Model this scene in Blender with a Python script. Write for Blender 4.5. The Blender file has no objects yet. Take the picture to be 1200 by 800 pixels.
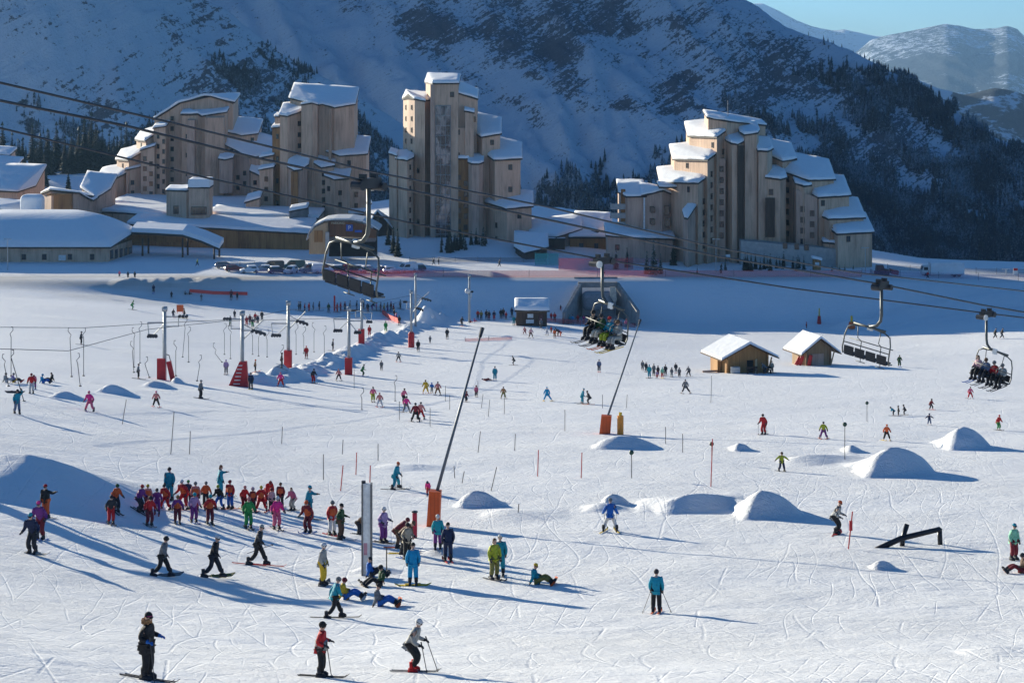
import bpy, math, random
import numpy as np
from mathutils import Vector, Matrix
R = math.radians
rnd = random.Random(7)
scene = bpy.context.scene
COL = scene.collection
F = 2333.0          # focal length in units of a 1200 px wide frame (70 mm on 36 mm)
EYE_ROW = 60.0; HAZE = 0.00004; EXPO = 1.05      # row of the horizon in that frame

# ------------------------------------------------------------------ helpers
def P(px, row, y):
    return Vector(((px-600)/F*y, y, (EYE_ROW-row)/F*y))

def tag(o, label=None, cat=None, group=None, kind=None):
    if label: o['label'] = label
    if cat: o['category'] = cat
    if group: o['group'] = group
    if kind: o['kind'] = kind
    return o

def empty(name, loc=(0,0,0), rz=0.0):
    o = bpy.data.objects.new(name, None); COL.objects.link(o)
    o.location = loc; o.rotation_euler = (0,0,rz); o.empty_display_size = .2
    return o

class MB:
    """collects primitives and links them as one mesh object"""
    def __init__(s): s.v=[]; s.f=[]; s.m=[]
    def add(s, vs, fs, m=0):
        b=len(s.v); s.v += [tuple(v) for v in vs]
        for f in fs: s.f.append(tuple(b+i for i in f)); s.m.append(m)
    def box(s, c, sz, rz=0.0, m=0, rot=None):
        hx,hy,hz = sz[0]/2, sz[1]/2, sz[2]/2
        M = rot if rot is not None else Matrix.Rotation(rz,3,'Z')
        c = Vector(c)
        vs = [c + M@Vector((x*hx,y*hy,z*hz)) for z in (-1,1) for x,y in ((-1,-1),(1,-1),(1,1),(-1,1))]
        s.add(vs, [(0,3,2,1),(4,5,6,7),(0,1,5,4),(1,2,6,5),(2,3,7,6),(3,0,4,7)], m)
    def tube(s, pts, r, n=8, m=0, cap=True):
        pts=[Vector(p) for p in pts]
        rs = r if isinstance(r,(list,tuple)) else [r]*len(pts)
        rings=[]; prev=None
        for i,p in enumerate(pts):
            a = pts[i+1]-p if i<len(pts)-1 else p-pts[i-1]
            if 0<i<len(pts)-1: a = (pts[i+1]-p).normalized()+(p-pts[i-1]).normalized()
            if a.length<1e-9: a=Vector((0,0,1))
            a.normalize()
            ref = prev if prev is not None and abs(prev.dot(a))<.95 else (Vector((0,0,1)) if abs(a.z)<.9 else Vector((1,0,0)))
            u = (ref - a*ref.dot(a)).normalized(); w=a.cross(u); prev=u
            rings.append([p+(u*math.cos(2*math.pi*k/n)+w*math.sin(2*math.pi*k/n))*rs[i] for k in range(n)])
        vs=[v for rg in rings for v in rg]
        fs=[(i*n+k, i*n+(k+1)%n, (i+1)*n+(k+1)%n, (i+1)*n+k) for i in range(len(pts)-1) for k in range(n)]
        if cap: fs += [tuple(range(n-1,-1,-1)), tuple((len(pts)-1)*n+k for k in range(n))]
        s.add(vs,fs,m)
    def ball(s, c, r, n=10, k=6, m=0, M=None):
        rr = r if isinstance(r,(list,tuple)) else (r,r,r)
        c=Vector(c); vs=[]; fs=[]
        def q(v):
            v=Vector((v[0]*rr[0],v[1]*rr[1],v[2]*rr[2]))
            return c+(M@v if M is not None else v)
        vs.append(q((0,0,-1)))
        for j in range(1,k):
            a=math.pi*j/k-math.pi/2
            for i in range(n):
                b=2*math.pi*i/n; vs.append(q((math.cos(a)*math.cos(b),math.cos(a)*math.sin(b),math.sin(a))))
        vs.append(q((0,0,1)))
        for i in range(n): fs.append((0,1+(i+1)%n,1+i))
        for j in range(k-2):
            for i in range(n):
                a=1+j*n; fs.append((a+i,a+(i+1)%n,a+n+(i+1)%n,a+n+i))
        t=len(vs)-1; a=1+(k-2)*n
        for i in range(n): fs.append((t,a+i,a+(i+1)%n))
        s.add(vs,fs,m)
    def prism(s, poly, z0, z1, m=0, mtop=None, bottom=True):
        """poly: (x,y) list; z0, z1 numbers or per-vertex lists"""
        n=len(poly)
        ar=sum(poly[i][0]*poly[(i+1)%n][1]-poly[(i+1)%n][0]*poly[i][1] for i in range(n))
        z0=list(z0) if isinstance(z0,(list,tuple)) else [z0]*n
        z1=list(z1) if isinstance(z1,(list,tuple)) else [z1]*n
        poly=list(poly)
        if ar<0: poly=poly[::-1]; z0=z0[::-1]; z1=z1[::-1]
        vs=[(p[0],p[1],z0[i]) for i,p in enumerate(poly)]+[(p[0],p[1],z1[i]) for i,p in enumerate(poly)]
        fs=[(i,(i+1)%n,n+(i+1)%n,n+i) for i in range(n)]
        s.add(vs,fs,m)
        s.add(vs[n:],[tuple(range(n))], m if mtop is None else mtop)
        if bottom: s.add(vs[:n],[tuple(range(n-1,-1,-1))],m)
    def mesh(s, name, mats, smooth=False):
        me=bpy.data.meshes.new(name); me.from_pydata(s.v,[],s.f)
        for mt in (mats if isinstance(mats,(list,tuple)) else [mats]): me.materials.append(mt)
        me.polygons.foreach_set('material_index', s.m)
        if smooth: me.polygons.foreach_set('use_smooth',[True]*len(s.f))
        me.update(); return me
    def build(s, name, mats, parent=None, smooth=False, loc=None, rz=None):
        me=s.mesh(name,mats,smooth)
        return link(name, me, parent, loc, rz)

def link(name, me, parent=None, loc=None, rz=None):
    o=bpy.data.objects.new(name,me); COL.objects.link(o)
    if parent is not None: o.parent=parent
    if loc is not None: o.location=loc
    if rz is not None: o.rotation_euler=(0,0,rz)
    return o

def shift(root, objs=()): pass

# ------------------------------------------------------------------ materials
MATS={}
def newmat(name):
    m=bpy.data.materials.new(name); m.use_nodes=True
    nt=m.node_tree; b=nt.nodes['Principled BSDF']; b.inputs['Specular IOR Level'].default_value=.3
    return m,nt,b
def nd(nt,t,**kw):
    n=nt.nodes.new(t)
    for k,v in kw.items():
        if k in n.inputs: n.inputs[k].default_value=v
        else: setattr(n,k,v)
    return n
def ramp(nt, src, stops):
    r=nt.nodes.new('ShaderNodeValToRGB'); e=r.color_ramp.elements
    while len(e)<len(stops): e.new(.5)
    for i,(p,c) in enumerate(stops):
        e[i].position=p; e[i].color=(c if len(c)==4 else (*c,1)) if isinstance(c,tuple) else (c,c,c,1)
    nt.links.new(src, r.inputs['Fac']); return r
def mth(nt,op,a,b=None,clamp=False):
    n=nt.nodes.new('ShaderNodeMath'); n.operation=op; n.use_clamp=clamp
    for i,x in enumerate((a,b)):
        if x is None: continue
        if hasattr(x,'node'): nt.links.new(x,n.inputs[i])
        else: n.inputs[i].default_value=x
    return n.outputs[0]
def mixc(nt,fac,a,b):
    n=nt.nodes.new('ShaderNodeMix'); n.data_type='RGBA'
    for k,x in ((0,fac),(6,a),(7,b)):
        if hasattr(x,'node'): nt.links.new(x,n.inputs[k])
        else: n.inputs[k].default_value = x if k==0 else (*x,1)
    return n.outputs[2]
def noise(nt,scale,detail=3,rough=.5,co=None,vec=None,dist=0):
    n=nt.nodes.new('ShaderNodeTexNoise'); n.inputs['Scale'].default_value=scale
    n.inputs['Detail'].default_value=detail; n.inputs['Roughness'].default_value=rough
    n.inputs['Distortion'].default_value=dist
    if vec is not None: nt.links.new(vec,n.inputs['Vector'])
    return n.outputs['Fac']
def coords(nt,scale=(1,1,1),rot=(0,0,0),kind='Object',src=None):
    m=nt.nodes.new('ShaderNodeMapping'); m.inputs['Scale'].default_value=scale; m.inputs['Rotation'].default_value=rot
    if src is None:
        tc=nt.nodes.new('ShaderNodeTexCoord'); src=tc.outputs[kind]
    nt.links.new(src,m.inputs['Vector']); return m.outputs['Vector']

def plain(name,c,rough=.6,var=.25,scale=3.0,metal=0.0,bump=.0,spec=.3):
    """a colour with slight uneven wear"""
    key=(name,c,rough,var,scale,metal)
    if key in MATS: return MATS[key]
    m,nt,b=newmat(name); L=nt.links
    v=coords(nt); n=noise(nt,scale,4,.6,vec=v)
    lo=tuple(x*(1-var) for x in c); hi=tuple(min(1,x*(1+var*.6)) for x in c)
    r=ramp(nt,n,[(.3,lo),(.7,hi)]); L.new(r.outputs['Color'],b.inputs['Base Color'])
    b.inputs['Roughness'].default_value=rough; b.inputs['Metallic'].default_value=metal
    b.inputs['Specular IOR Level'].default_value=spec
    if bump:
        bp=nd(nt,'ShaderNodeBump',Strength=bump,Distance=.02); L.new(n,bp.inputs['Height']); L.new(bp.outputs[0],b.inputs['Normal'])
    MATS[key]=m; return m

def snowmat(name='snow', tracks=False, col=(.82,.815,.81)):
    m,nt,b=newmat(name); L=nt.links
    v=coords(nt)
    b.inputs['Roughness'].default_value=.7; b.inputs['Specular IOR Level'].default_value=.25
    n1=noise(nt,.9,5,.62,vec=v)
    if not tracks:
        r=ramp(nt,n1,[(.3,tuple(x*.95 for x in col)),(.7,col)]); L.new(r.outputs[0],b.inputs['Base Color'])
        bp=nd(nt,'ShaderNodeBump',Strength=.8,Distance=.12); L.new(n1,bp.inputs['Height']); L.new(bp.outputs[0],b.inputs['Normal'])
        return m
    # skied snow: lumps, scraped streaks and thin curved ski tracks
    big=noise(nt,.035,4,.6,vec=v)
    h=mth(nt,'MULTIPLY',n1,.12)
    fine=noise(nt,7.0,3,.7,vec=v)
    h=mth(nt,'ADD',h,mth(nt,'MULTIPLY',fine,.036))
    wv=nt.nodes.new('ShaderNodeTexNoise'); wv.inputs['Scale'].default_value=.028; wv.inputs['Detail'].default_value=1.2; L.new(v,wv.inputs['Vector'])
    vm_=nt.nodes.new('ShaderNodeVectorMath'); vm_.operation='MULTIPLY_ADD'; L.new(wv.outputs['Color'],vm_.inputs[0]); vm_.inputs[1].default_value=(13,13,0); L.new(v,vm_.inputs[2]); wp=vm_.outputs[0]
    def track(rz,scale,dist,depth,wid,al,mlo,mhi,ds=.12):
        vv=coords(nt,(1,1,1),(0,0,rz),src=wp)
        w=nt.nodes.new('ShaderNodeTexWave'); w.wave_type='BANDS'; w.wave_profile='SIN'
        w.inputs['Scale'].default_value=scale; w.inputs['Distortion'].default_value=dist
        w.inputs['Detail'].default_value=.5; w.inputs['Detail Scale'].default_value=ds*.5; w.inputs['Detail Roughness'].default_value=.45
        L.new(vv,w.inputs['Vector'])
        g=ramp(nt,w.outputs['Fac'],[(0,1.0),(wid,0.0)]).outputs['Color']
        vm=coords(nt,(1.3*scale*5,al,1),src=vv)
        mk=ramp(nt,noise(nt,1.0,0.3,.5,vec=vm),[(mlo,0.0),(mhi,1.0)]).outputs['Color']
        return mth(nt,'MULTIPLY',mth(nt,'MULTIPLY',g,mk),-depth)
    for a in ((R(3),.10,1.6,.018,.0045,.012,.47,.53),(R(-9),.13,1.6,.016,.006,.012,.48,.54),(R(14),.11,2,.016,.005,.012,.48,.54),(R(-24),.15,2,.015,.007,.012,.49,.55),(R(33),.14,2,.015,.007,.012,.49,.55),
              (R(7),.34,1.6,.013,.016,.010,.49,.57),(R(-16),.3,2,.012,.014,.010,.50,.57),(R(-48),.3,2,.015,.016,.012,.49,.57),(R(64),.3,1.6,.016,.03,.012,.49,.58),(R(20),.7,1.5,.010,.06,.010,.49,.60),(R(92),1.5,1.5,.022,.25,.012,.46,.62)):
        h=mth(nt,'ADD',h,track(*a))
    # chopped, trodden grain
    ch=noise(nt,3.2,6,.72,vec=coords(nt,(.8,1.3,1),(0,0,.3)))
    cm=ramp(nt,noise(nt,.09,4,.6,vec=v),[(.35,.25),(.62,1.0)]).outputs['Color']
    h=mth(nt,'ADD',h,mth(nt,'MULTIPLY',mth(nt,'MULTIPLY',ch,cm),.16))
    # long scraped streaks
    vs_=coords(nt,(.25,1.6,1),(0,0,R(-12)))
    st=noise(nt,1.1,4,.6,vec=vs_)
    h=mth(nt,'ADD',h,mth(nt,'MULTIPLY',st,.075))
    bp=nd(nt,'ShaderNodeBump',Strength=.9,Distance=1.0); L.new(h,bp.inputs['Height']); L.new(bp.outputs[0],b.inputs['Normal'])
    at=nt.nodes.new('ShaderNodeAttribute'); at.attribute_name='dirt'
    d=mth(nt,'MULTIPLY',at.outputs['Fac'],ramp(nt,noise(nt,.12,4,.6,vec=coords(nt,(.35,2.0,1))),[(.35,.45),(.65,1.0)]).outputs['Color'])
    base=ramp(nt,big,[(.3,tuple(x*.965 for x in col)),(.7,col)]).outputs['Color']
    c=mixc(nt,d,base,(.47,.42,.36)); L.new(c,b.inputs['Base Color'])
    return m

def woodmat(name,c1,c2,scale=1.0,streak=.12,rough=.75):
    key=(name,c1,c2)
    if key in MATS: return MATS[key]
    m,nt,b=newmat(name); L=nt.links
    v=coords(nt,(1,1,streak)); 
    n=noise(nt,1.3*scale,5,.7,vec=v); n2=noise(nt,.25*scale,3,.5,vec=coords(nt,(1,1,.5)))
    n3=noise(nt,7.0*scale,2,.5,vec=coords(nt,(1,1,.02)))
    s=mth(nt,'ADD',mth(nt,'MULTIPLY',n,.55),mth(nt,'ADD',mth(nt,'MULTIPLY',n2,.35),mth(nt,'MULTIPLY',n3,.25)))
    r=ramp(nt,s,[(.44,tuple(x*.85 for x in c2)),(.56,tuple((a+b_)/2 for a,b_ in zip(c1,c2))),(.69,c1)]); L.new(r.outputs[0],b.inputs['Base Color'])
    b.inputs['Roughness'].default_value=rough
    bp=nd(nt,'ShaderNodeBump',Strength=.5,Distance=.06); L.new(n3,bp.inputs['Height']); L.new(bp.outputs[0],b.inputs['Normal'])
    MATS[key]=m; return m

# ------------------------------------------------------------------ noise fields
_rs=np.random.RandomState(11); _T=_rs.rand(256,256)
def vnoise(x,y,scale,seed=0):
    x=np.asarray(x,float)/scale+seed*17.3; y=np.asarray(y,float)/scale+seed*9.7
    xi=np.floor(x).astype(int); yi=np.floor(y).astype(int); fx=x-xi; fy=y-yi
    fx=fx*fx*fx*(fx*(fx*6-15)+10); fy=fy*fy*fy*(fy*(fy*6-15)+10)
    a=_T[xi&255,yi&255]; b=_T[(xi+1)&255,yi&255]; c=_T[xi&255,(yi+1)&255]; d=_T[(xi+1)&255,(yi+1)&255]
    return (a*(1-fx)+b*fx)*(1-fy)+(c*(1-fx)+d*fx)*fy-.5
def fbm(x,y,scale,oct=4,seed=0,gain=.5,lac=2.03):
    s=0; a=1
    for o in range(oct): s=s+a*vnoise(x,y,scale/lac**o,seed+o); a*=gain
    return s
def ss(a,b,x):
    t=np.clip((np.asarray(x,float)-a)/(b-a),0,1); return t*t*(3-2*t)

# ------------------------------------------------------------------ terrain height
_ty=np.linspace(-60,1000,2121)
_tz=np.interp(_ty,[-60,0,30,52,60,70,82,100,120,150,200,250,300,350,390,1000],
              [-5,-9,-12.6,-16.4,-18.5,-20.8,-23,-25.2,-27.4,-30.6,-36.5,-42,-46.8,-50.4,-53.0,-53.0])
_k=np.exp(-np.linspace(-2,2,41)**2); _k/=_k.sum(); _tz=np.convolve(np.pad(_tz,20,'edge'),_k,'valid')
def zbase(x,y):
    x=np.asarray(x,float); y=np.asarray(y,float)
    z=np.interp(y,_ty,_tz)
    lo=2+.03*y; hi=28+.24*y
    t=np.clip((-x-lo)/(hi-lo),0,1); tilt=5.6*t*t*(3-2*t)
    z=z+tilt
    z=z-1.6*ss(0,40,x)*ss(240,380,y)+3.2*ss(60,112,x)*ss(250,360,y)
    # bank up to the village terrace
    yf=402-6*ss(-30,40,x); ye=413+0*x
    t=ss(yf,ye,y); zt=-47.3-.9*ss(70,105,x)
    z=z*(1-t)+np.maximum(zt,np.minimum(z,zt+.4))*t
    return z
MOUNDS=[]   # filled below: (x,y,half width,height,near run,far run)
RIDGES=[]   # (list of (x,y), width, height, rough)
def zrough(x,y):
    amp=ss(395,380,y)
    z=.20*fbm(x,y,26,3,3)+.10*fbm(x,y,6,3,9)*ss(330,150,y)
    z=z+.035*fbm(x,y*1.0,1.3,2,21)*ss(170,80,y)
    return z*(.25+.75*amp)
def height(x,y):
    x=np.asarray(x,float); y=np.asarray(y,float)
    z=zbase(x,y)+zrough(x,y)
    for (mx,my,w,h,rn,rf,tilt) in MOUNDS:
        du=(x-mx)/w+.22*vnoise(x,y,w*.8,int(abs(mx)))+.06*vnoise(x,y,.9,3); dv=(y-my)-tilt*(x-mx)+.25*rn*vnoise(x,y,w*.7,5)
        du=np.where(du<0,du*1.35,du*.85)
        a=np.where(dv<0, dv/rn, dv/rf)
        e=np.clip(1-np.abs(du)**1.8,0,1)*np.clip(1-np.abs(a)**1.02,0,1)
        z=z+h*e
    for (pts,w,h,rg) in RIDGES:
        best=np.full(np.broadcast(x,y).shape,1e9)
        for (a,b) in zip(pts[:-1],pts[1:]):
            ax,ay=a; bx,by=b; dx,dy=bx-ax,by-ay; l2=dx*dx+dy*dy
            t=np.clip(((x-ax)*dx+(y-ay)*dy)/l2,0,1)
            best=np.minimum(best,np.hypot(x-ax-t*dx,y-ay-t*dy))
        hh=h*(1+rg*2.2*fbm(x,y,2.6,3,31)) if rg else h
        z=z+np.maximum(hh,0)*np.clip(1-(best/w)**2,0,1)**1.2
    # cutting in front of the tunnel portal
    cu=ss(4.6+(408-y)*.22,3.9+(408-y)*.22,np.abs(x-17.4))*ss(386,392,y)*ss(409,408,y)
    z=z*(1-cu)+np.minimum(z,-54.0)*cu
    # village hillside on the left, drop behind the plateau
    z=z+4.6*ss(628,652,y)*ss(-60,-120,x)+2.2*ss(455,478,y)*ss(-46,-30,x)*ss(30,14,x)
    z=z+1.5*ss(500,560,y)*ss(-40,-80,x)
    yb=np.interp(x,[-400,-150,-60,30,75,95,140],[760,740,640,560,500,462,447])
    d=np.clip(y-yb,0,None)
    return z-np.minimum(d*.75,330)*ss(0,12,d)
def G(px,row,y0=34,y1=700):
    """point of the terrain seen at (px,row)"""
    ys=np.arange(y0,y1,.5); xs=(px-600)/F*ys
    zz=height(xs,ys); zr=(EYE_ROW-row)/F*ys
    k=np.nonzero(zz>=zr)[0]
    if len(k)==0: return P(px,row,y1)
    i=k[0]
    if i>0:
        a=zr[i-1]-zz[i-1]; b=zz[i]-zr[i]; t=a/(a+b+1e-9); y=ys[i-1]+t*.5
    else: y=ys[0]
    x=(px-600)/F*y
    return Vector((x,y,float(height(x,y))))
def onground(x,y): return Vector((x,y,float(height(np.array(x),np.array(y)))))

def mound(px,row,wpx,hpx,rn,rf,tilt=0.0):
    """mound whose near foot is seen at (px,row)"""
    g=G(px,row); s=g.y/F
    h=hpx*s; rn=rn*(.62 if wpx<100 and hpx>8 else 1); MOUNDS.append((g.x,g.y+rn,wpx*s,h,rn,rf,tilt))
mounds_spec=[
 (1050,559,50,33,3.6,9,.35),(1134,527,30,25,3.2,8,.3),(898,609,42,32,3.0,7,.35),(868,529,13,9,1.4,4,.2),(1000,531,12,8,1.2,3,.2),
 (726,526,42,14,3.0,4,.1),(557,596,34,19,1.4,2.2,0),(128,461,26,11,1.4,2.5,.1),(72,467,24,9,1.6,2.5,.1),(180,454,22,8,1.3,2,.1),(205,449,9,8,1,1.5,0),
 (-5,588,135,44,6.5,12,.0),(528,652,44,9,1.8,3.0,0),(1034,668,16,11,.7,1.0,.1),(717,592,18,13,1.0,1.3,0),(705,600,30,8,1.5,2.4,0),(436,672,30,8,.9,1.2,0),
 (1180,770,60,8,2,2,.1),(600,610,60,6,3,5,0),(480,552,50,5,2,4,0),(815,600,66,17,3.5,5,.9),(768,598,30,8,3,4,.8),(960,545,60,8,3.5,4,.8)]
for a in mounds_spec: mound(*a)
def ridge(pp,w,h,rg): RIDGES.append(([tuple(G(*q)[:2]) for q in pp],w,h,rg))
ridge([(300,448),(345,441),(392,424),(430,406),(470,391),(505,376)],2.6,.75,1.0)
ridge([(1000,384),(1060,374),(1130,362),(1215,350)],4.5,1.5,0)
ridge([(1010,391),(1075,378),(1215,362)],2.0,.5,.3)
ridge([(495,375),(520,362)],2.5,.9,1.0)
ridge([(150,331),(205,329),(260,327)],4,.35,.9)
# ------------------------------------------------------------------ grids
def gridmesh(name,X,Y,Z,mats,attrs=None,matfn=None):
    nr,nc=X.shape
    me=bpy.data.meshes.new(name)
    v=np.stack([X,Y,Z],-1).reshape(-1,3).astype(np.float32)
    idx=np.arange(nr*nc).reshape(nr,nc)
    f=np.stack([idx[:-1,:-1],idx[:-1,1:],idx[1:,1:],idx[1:,:-1]],-1).reshape(-1,4)
    me.vertices.add(len(v)); me.vertices.foreach_set('co',v.ravel())
    me.loops.add(f.size); me.loops.foreach_set('vertex_index',f.ravel().astype(np.int32))
    me.polygons.add(len(f)); me.polygons.foreach_set('loop_start',np.arange(0,f.size,4,dtype=np.int32))
    try: me.polygons.foreach_set('loop_total',np.full(len(f),4,dtype=np.int32))
    except Exception: pass
    me.polygons.foreach_set('use_smooth',np.ones(len(f),dtype=bool))
    me.update(calc_edges=True); me.validate()
    for k,a in (attrs or {}).items():
        at=me.attributes.new(k,'FLOAT','POINT'); at.data.foreach_set('value',a.ravel().astype(np.float32))
    for m in mats: me.materials.append(m)
    return link(name,me)

SNOW=snowmat('packed_snow',True); ROOFSNOW=snowmat('roof_snow',False,(.84,.835,.83))
# ------------------------------------------------------------------ snow field
ys=[12.0]
while ys[-1]<1000:
    y=ys[-1]; ys.append(y+(max(.16,y*.0022) if y<420 else max(1.0,(y-420)*.03)))
ys=np.array(ys+[1100,1300,1700,2400,4000,7000,12500])
us=np.concatenate([np.linspace(-.62,-.29,70)[:-1],np.linspace(-.29,.29,640),np.linspace(.29,.62,70)[1:]])
U,YY=np.meshgrid(us,ys); X=U*(YY+12)
Z=height(X,YY)
Z=np.where(YY>1100,np.minimum(Z,-320-.01*(YY-1100)),Z)
# trodden, sandy track along the foot of the village
dirt=.75*ss(404,409,YY)*ss(426,417,YY)*ss(-30,-75,X)+.55*ss(410,413,YY)*ss(422,417,YY)*(X>-80)*ss(110,60,X)
dirt+=.55*ss(386,396,YY)*ss(412,406,YY)*ss(-45,-75,X)*np.clip(.5+1.5*fbm(X,YY*3,30,3,5),0,1)
dirt+=.5*ss(414,417,YY)*ss(436,430,YY)*ss(95,110,X)
g=gridmesh('snow_ground',X,YY,Z,[SNOW],{'dirt':np.clip(dirt,0,1)})
tag(g,'broad sunlit snow slope crossed by ski tracks','ground',kind='structure')

# ------------------------------------------------------------------ mountains
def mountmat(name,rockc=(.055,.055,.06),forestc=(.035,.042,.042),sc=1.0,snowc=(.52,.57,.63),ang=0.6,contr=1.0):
    m,nt,b=newmat(name); L=nt.links
    b.inputs['Roughness'].default_value=.85; b.inputs['Specular IOR Level'].default_value=.1
    v=coords(nt,(1/sc,1/sc,1/sc))
    vs_=coords(nt,(.035/sc,.06/sc,.30/sc),(0,0,0),src=coords(nt,(1,1,1),(0,ang,0)))
    va=coords(nt,(.35,.35,.35),(0,0,0),src=vs_)
    n1=noise(nt,1.0,6,.72,vec=vs_,dist=.6)
    n2=noise(nt,.018,5,.62,vec=v); n3=noise(nt,.25,5,.75,vec=v)
    n=mth(nt,'ADD',mth(nt,'MULTIPLY',n1,.45),mth(nt,'ADD',mth(nt,'MULTIPLY',n2,.2),mth(nt,'MULTIPLY',n3,.35)))
    ar=nt.nodes.new('ShaderNodeAttribute'); ar.attribute_name='rock'
    af=nt.nodes.new('ShaderNodeAttribute'); af.attribute_name='forest'
    n9=noise(nt,.42,5,.7,vec=v)
    nn=mth(nt,'ADD',mth(nt,'MULTIPLY',mth(nt,'SUBTRACT',n,.5),2.6),mth(nt,'MULTIPLY',mth(nt,'SUBTRACT',n9,.5),.85))
    t=mth(nt,'ADD',mth(nt,'ADD',nn,.47),mth(nt,'MULTIPLY',mth(nt,'SUBTRACT',ar.outputs['Fac'],.45),.42))
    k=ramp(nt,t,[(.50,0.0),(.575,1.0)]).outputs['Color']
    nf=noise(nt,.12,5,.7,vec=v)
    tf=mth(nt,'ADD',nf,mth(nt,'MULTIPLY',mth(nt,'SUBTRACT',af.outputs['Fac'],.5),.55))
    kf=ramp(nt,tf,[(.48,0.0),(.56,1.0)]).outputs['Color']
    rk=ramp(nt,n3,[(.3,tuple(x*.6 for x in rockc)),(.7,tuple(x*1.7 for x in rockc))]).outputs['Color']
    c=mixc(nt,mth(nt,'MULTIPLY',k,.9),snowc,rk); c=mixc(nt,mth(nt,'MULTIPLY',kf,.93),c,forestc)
    L.new(c,b.inputs['Base Color'])
    bp=nd(nt,'ShaderNodeBump',Strength=.7,Distance=6.0*sc); L.new(n,bp.inputs['Height']); L.new(bp.outputs[0],b.inputs['Normal'])
    return m
def ell(px,row,L):
    d=np.zeros(px.shape)
    for (cx,cy,rx,ry,ang,a) in L:
        c,s=math.cos(R(ang)),math.sin(R(ang)); dx=px-cx; dy=row-cy
        u=(dx*c+dy*s)/rx; w=(-dx*s+dy*c)/ry
        d=np.maximum(d,a*ss(1.6,.35,np.hypot(u,w)))
    return d
def mountain(name,pts,y0,z0,ycf,amp,mat,rocks,forests,nu=360,nt_=170,urange=(-.5,.5),tmax=1.2,relief=1.0,expo=1.15,seed=0,gul=60,backdrop=-.45,skew=.6,rockbase=0,forestbase=0):
    us=np.linspace(*urange,nu); ts=np.linspace(0,tmax,nt_)
    pu=[(p[0]-600)/F for p in pts]; pr=[p[1] for p in pts]
    row=np.interp(us,pu,pr); yc=ycf(us,row); zc=(EYE_ROW-row)/F*yc
    U,T=np.meshgrid(us,ts); YC=np.broadcast_to(yc,U.shape); ZC=np.broadcast_to(zc,U.shape)
    Y=y0+(YC-y0)*T; X=U*Y
    Z=np.where(T<=1,z0+(ZC-z0)*np.clip(T,0,1)**expo, ZC+(T-1)*(YC-y0)*backdrop)
    sx=X+skew*Z*1.0                      # gullies run down and to the right
    g1=-np.abs(fbm(sx,Z*.25+Y*.15,gul*2.2,4,seed+1))*2+.5
    g2=fbm(sx,Z*.4,gul*.6,4,seed+5); g3=fbm(X,Z*1.3,gul*.22,3,seed+9)
    taper=.25+.75*ss(1.0,.86,T)
    Z=Z+relief*amp*(g1*1.0+g2*.55+g3*.22)*taper
    Z=Z+relief*amp*.10*fbm(X,Y,gul*.25,3,seed+12)
    PXs=600+F*X/Y; RW=EYE_ROW-F*Z/Y
    wx=26*fbm(X+3*Z,Y,55*gul/60,4,seed+20)+10*fbm(X,Z*2,14*gul/60,3,seed+26); wy=22*fbm(X-2*Z,Y+50,50*gul/60,4,seed+30)
    PW=PXs+wx*2.2; RX=RW+wy*2.0
    fn=np.clip(.98+1.1*fbm(X+.8*Z,Z*.8,26*gul/60,4,seed+50),0,1.25)
    rk=np.maximum(ell(PW,RX,rocks)*(.80+.9*fbm(X,Z*1.5,40*gul/60,4,seed+40)),rockbase); fo=np.maximum(ell(PW,RX,forests),forestbase)*fn
    o=gridmesh(name,X,Y,Z,[mat],{'rock':rk,'forest':fo})
    return o,X,Y,Z,fo,PXs,RW
MM=mountmat('mountain_face')
main_pts=[(-500,-420),(0,-420),(400,-330),(700,-160),(820,-35),(860,-4),(880,4),(905,20),(940,36),(985,55),(1010,68),(1040,84),(1065,94),(1085,112),(1110,122),(1130,139),(1160,156),(1200,178),(1260,212),(1340,262),(1460,320),(1800,420)]
rocks_main=[(560,25,150,42,14,1.0),(640,70,120,22,24,.95),(540,85,75,16,28,.9),(610,118,60,10,24,.8),(785,118,40,36,-20,1.15),(775,45,12,40,-8,.8),
            (860,60,90,45,35,.75),(930,60,70,25,32,.8),(700,15,110,28,10,.85),(900,130,60,60,30,.62),(680,100,60,8,20,.7),(960,110,60,60,35,.7),(1000,160,60,70,45,.7),(1060,180,70,70,45,.65)]
for_main=[(690,212,72,22,0,.8),(800,208,45,16,0,.72),(660,262,95,34,0,.78),(585,215,26,14,10,.5),(570,275,60,22,0,.8),(640,300,120,24,0,.9),
          (1000,80,60,12,31,.62),(1100,150,90,22,32,.95),(1180,215,110,45,35,1.05),(1000,200,45,100,-20,.62),(930,235,70,40,30,.6),(1060,270,120,60,30,1.05),(1160,290,100,60,0,1.1),(880,150,30,40,0,.5),(1030,120,50,30,35,.62),
          (880,215,45,30,10,.5),(800,250,70,20,0,.7)]
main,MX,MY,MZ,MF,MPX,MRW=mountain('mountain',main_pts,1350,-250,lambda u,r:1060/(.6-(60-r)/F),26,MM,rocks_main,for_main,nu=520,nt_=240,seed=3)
tag(main,'huge shaded mountain flank of snow and rock with forest down its right side','mountain',kind='structure')
spur_pts=[(-500,-380),(-100,-330),(60,-200),(160,-90),(215,-20),(232,-2),(250,8),(275,22),(300,44),(325,60),(350,76),(380,92),(410,108),(440,124),(470,142),(510,170),(560,212),(610,255),(660,300),(760,380),(900,500)]
rocks_spur=[(125,60,60,34,50,.72),(150,120,50,18,0,.72),(100,95,34,40,-20,.66),(240,20,40,26,30,.75),(300,80,60,40,35,.72),(400,130,60,30,40,.7),(215,120,110,60,10,.58),(30,20,40,30,0,.4)]
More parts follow.
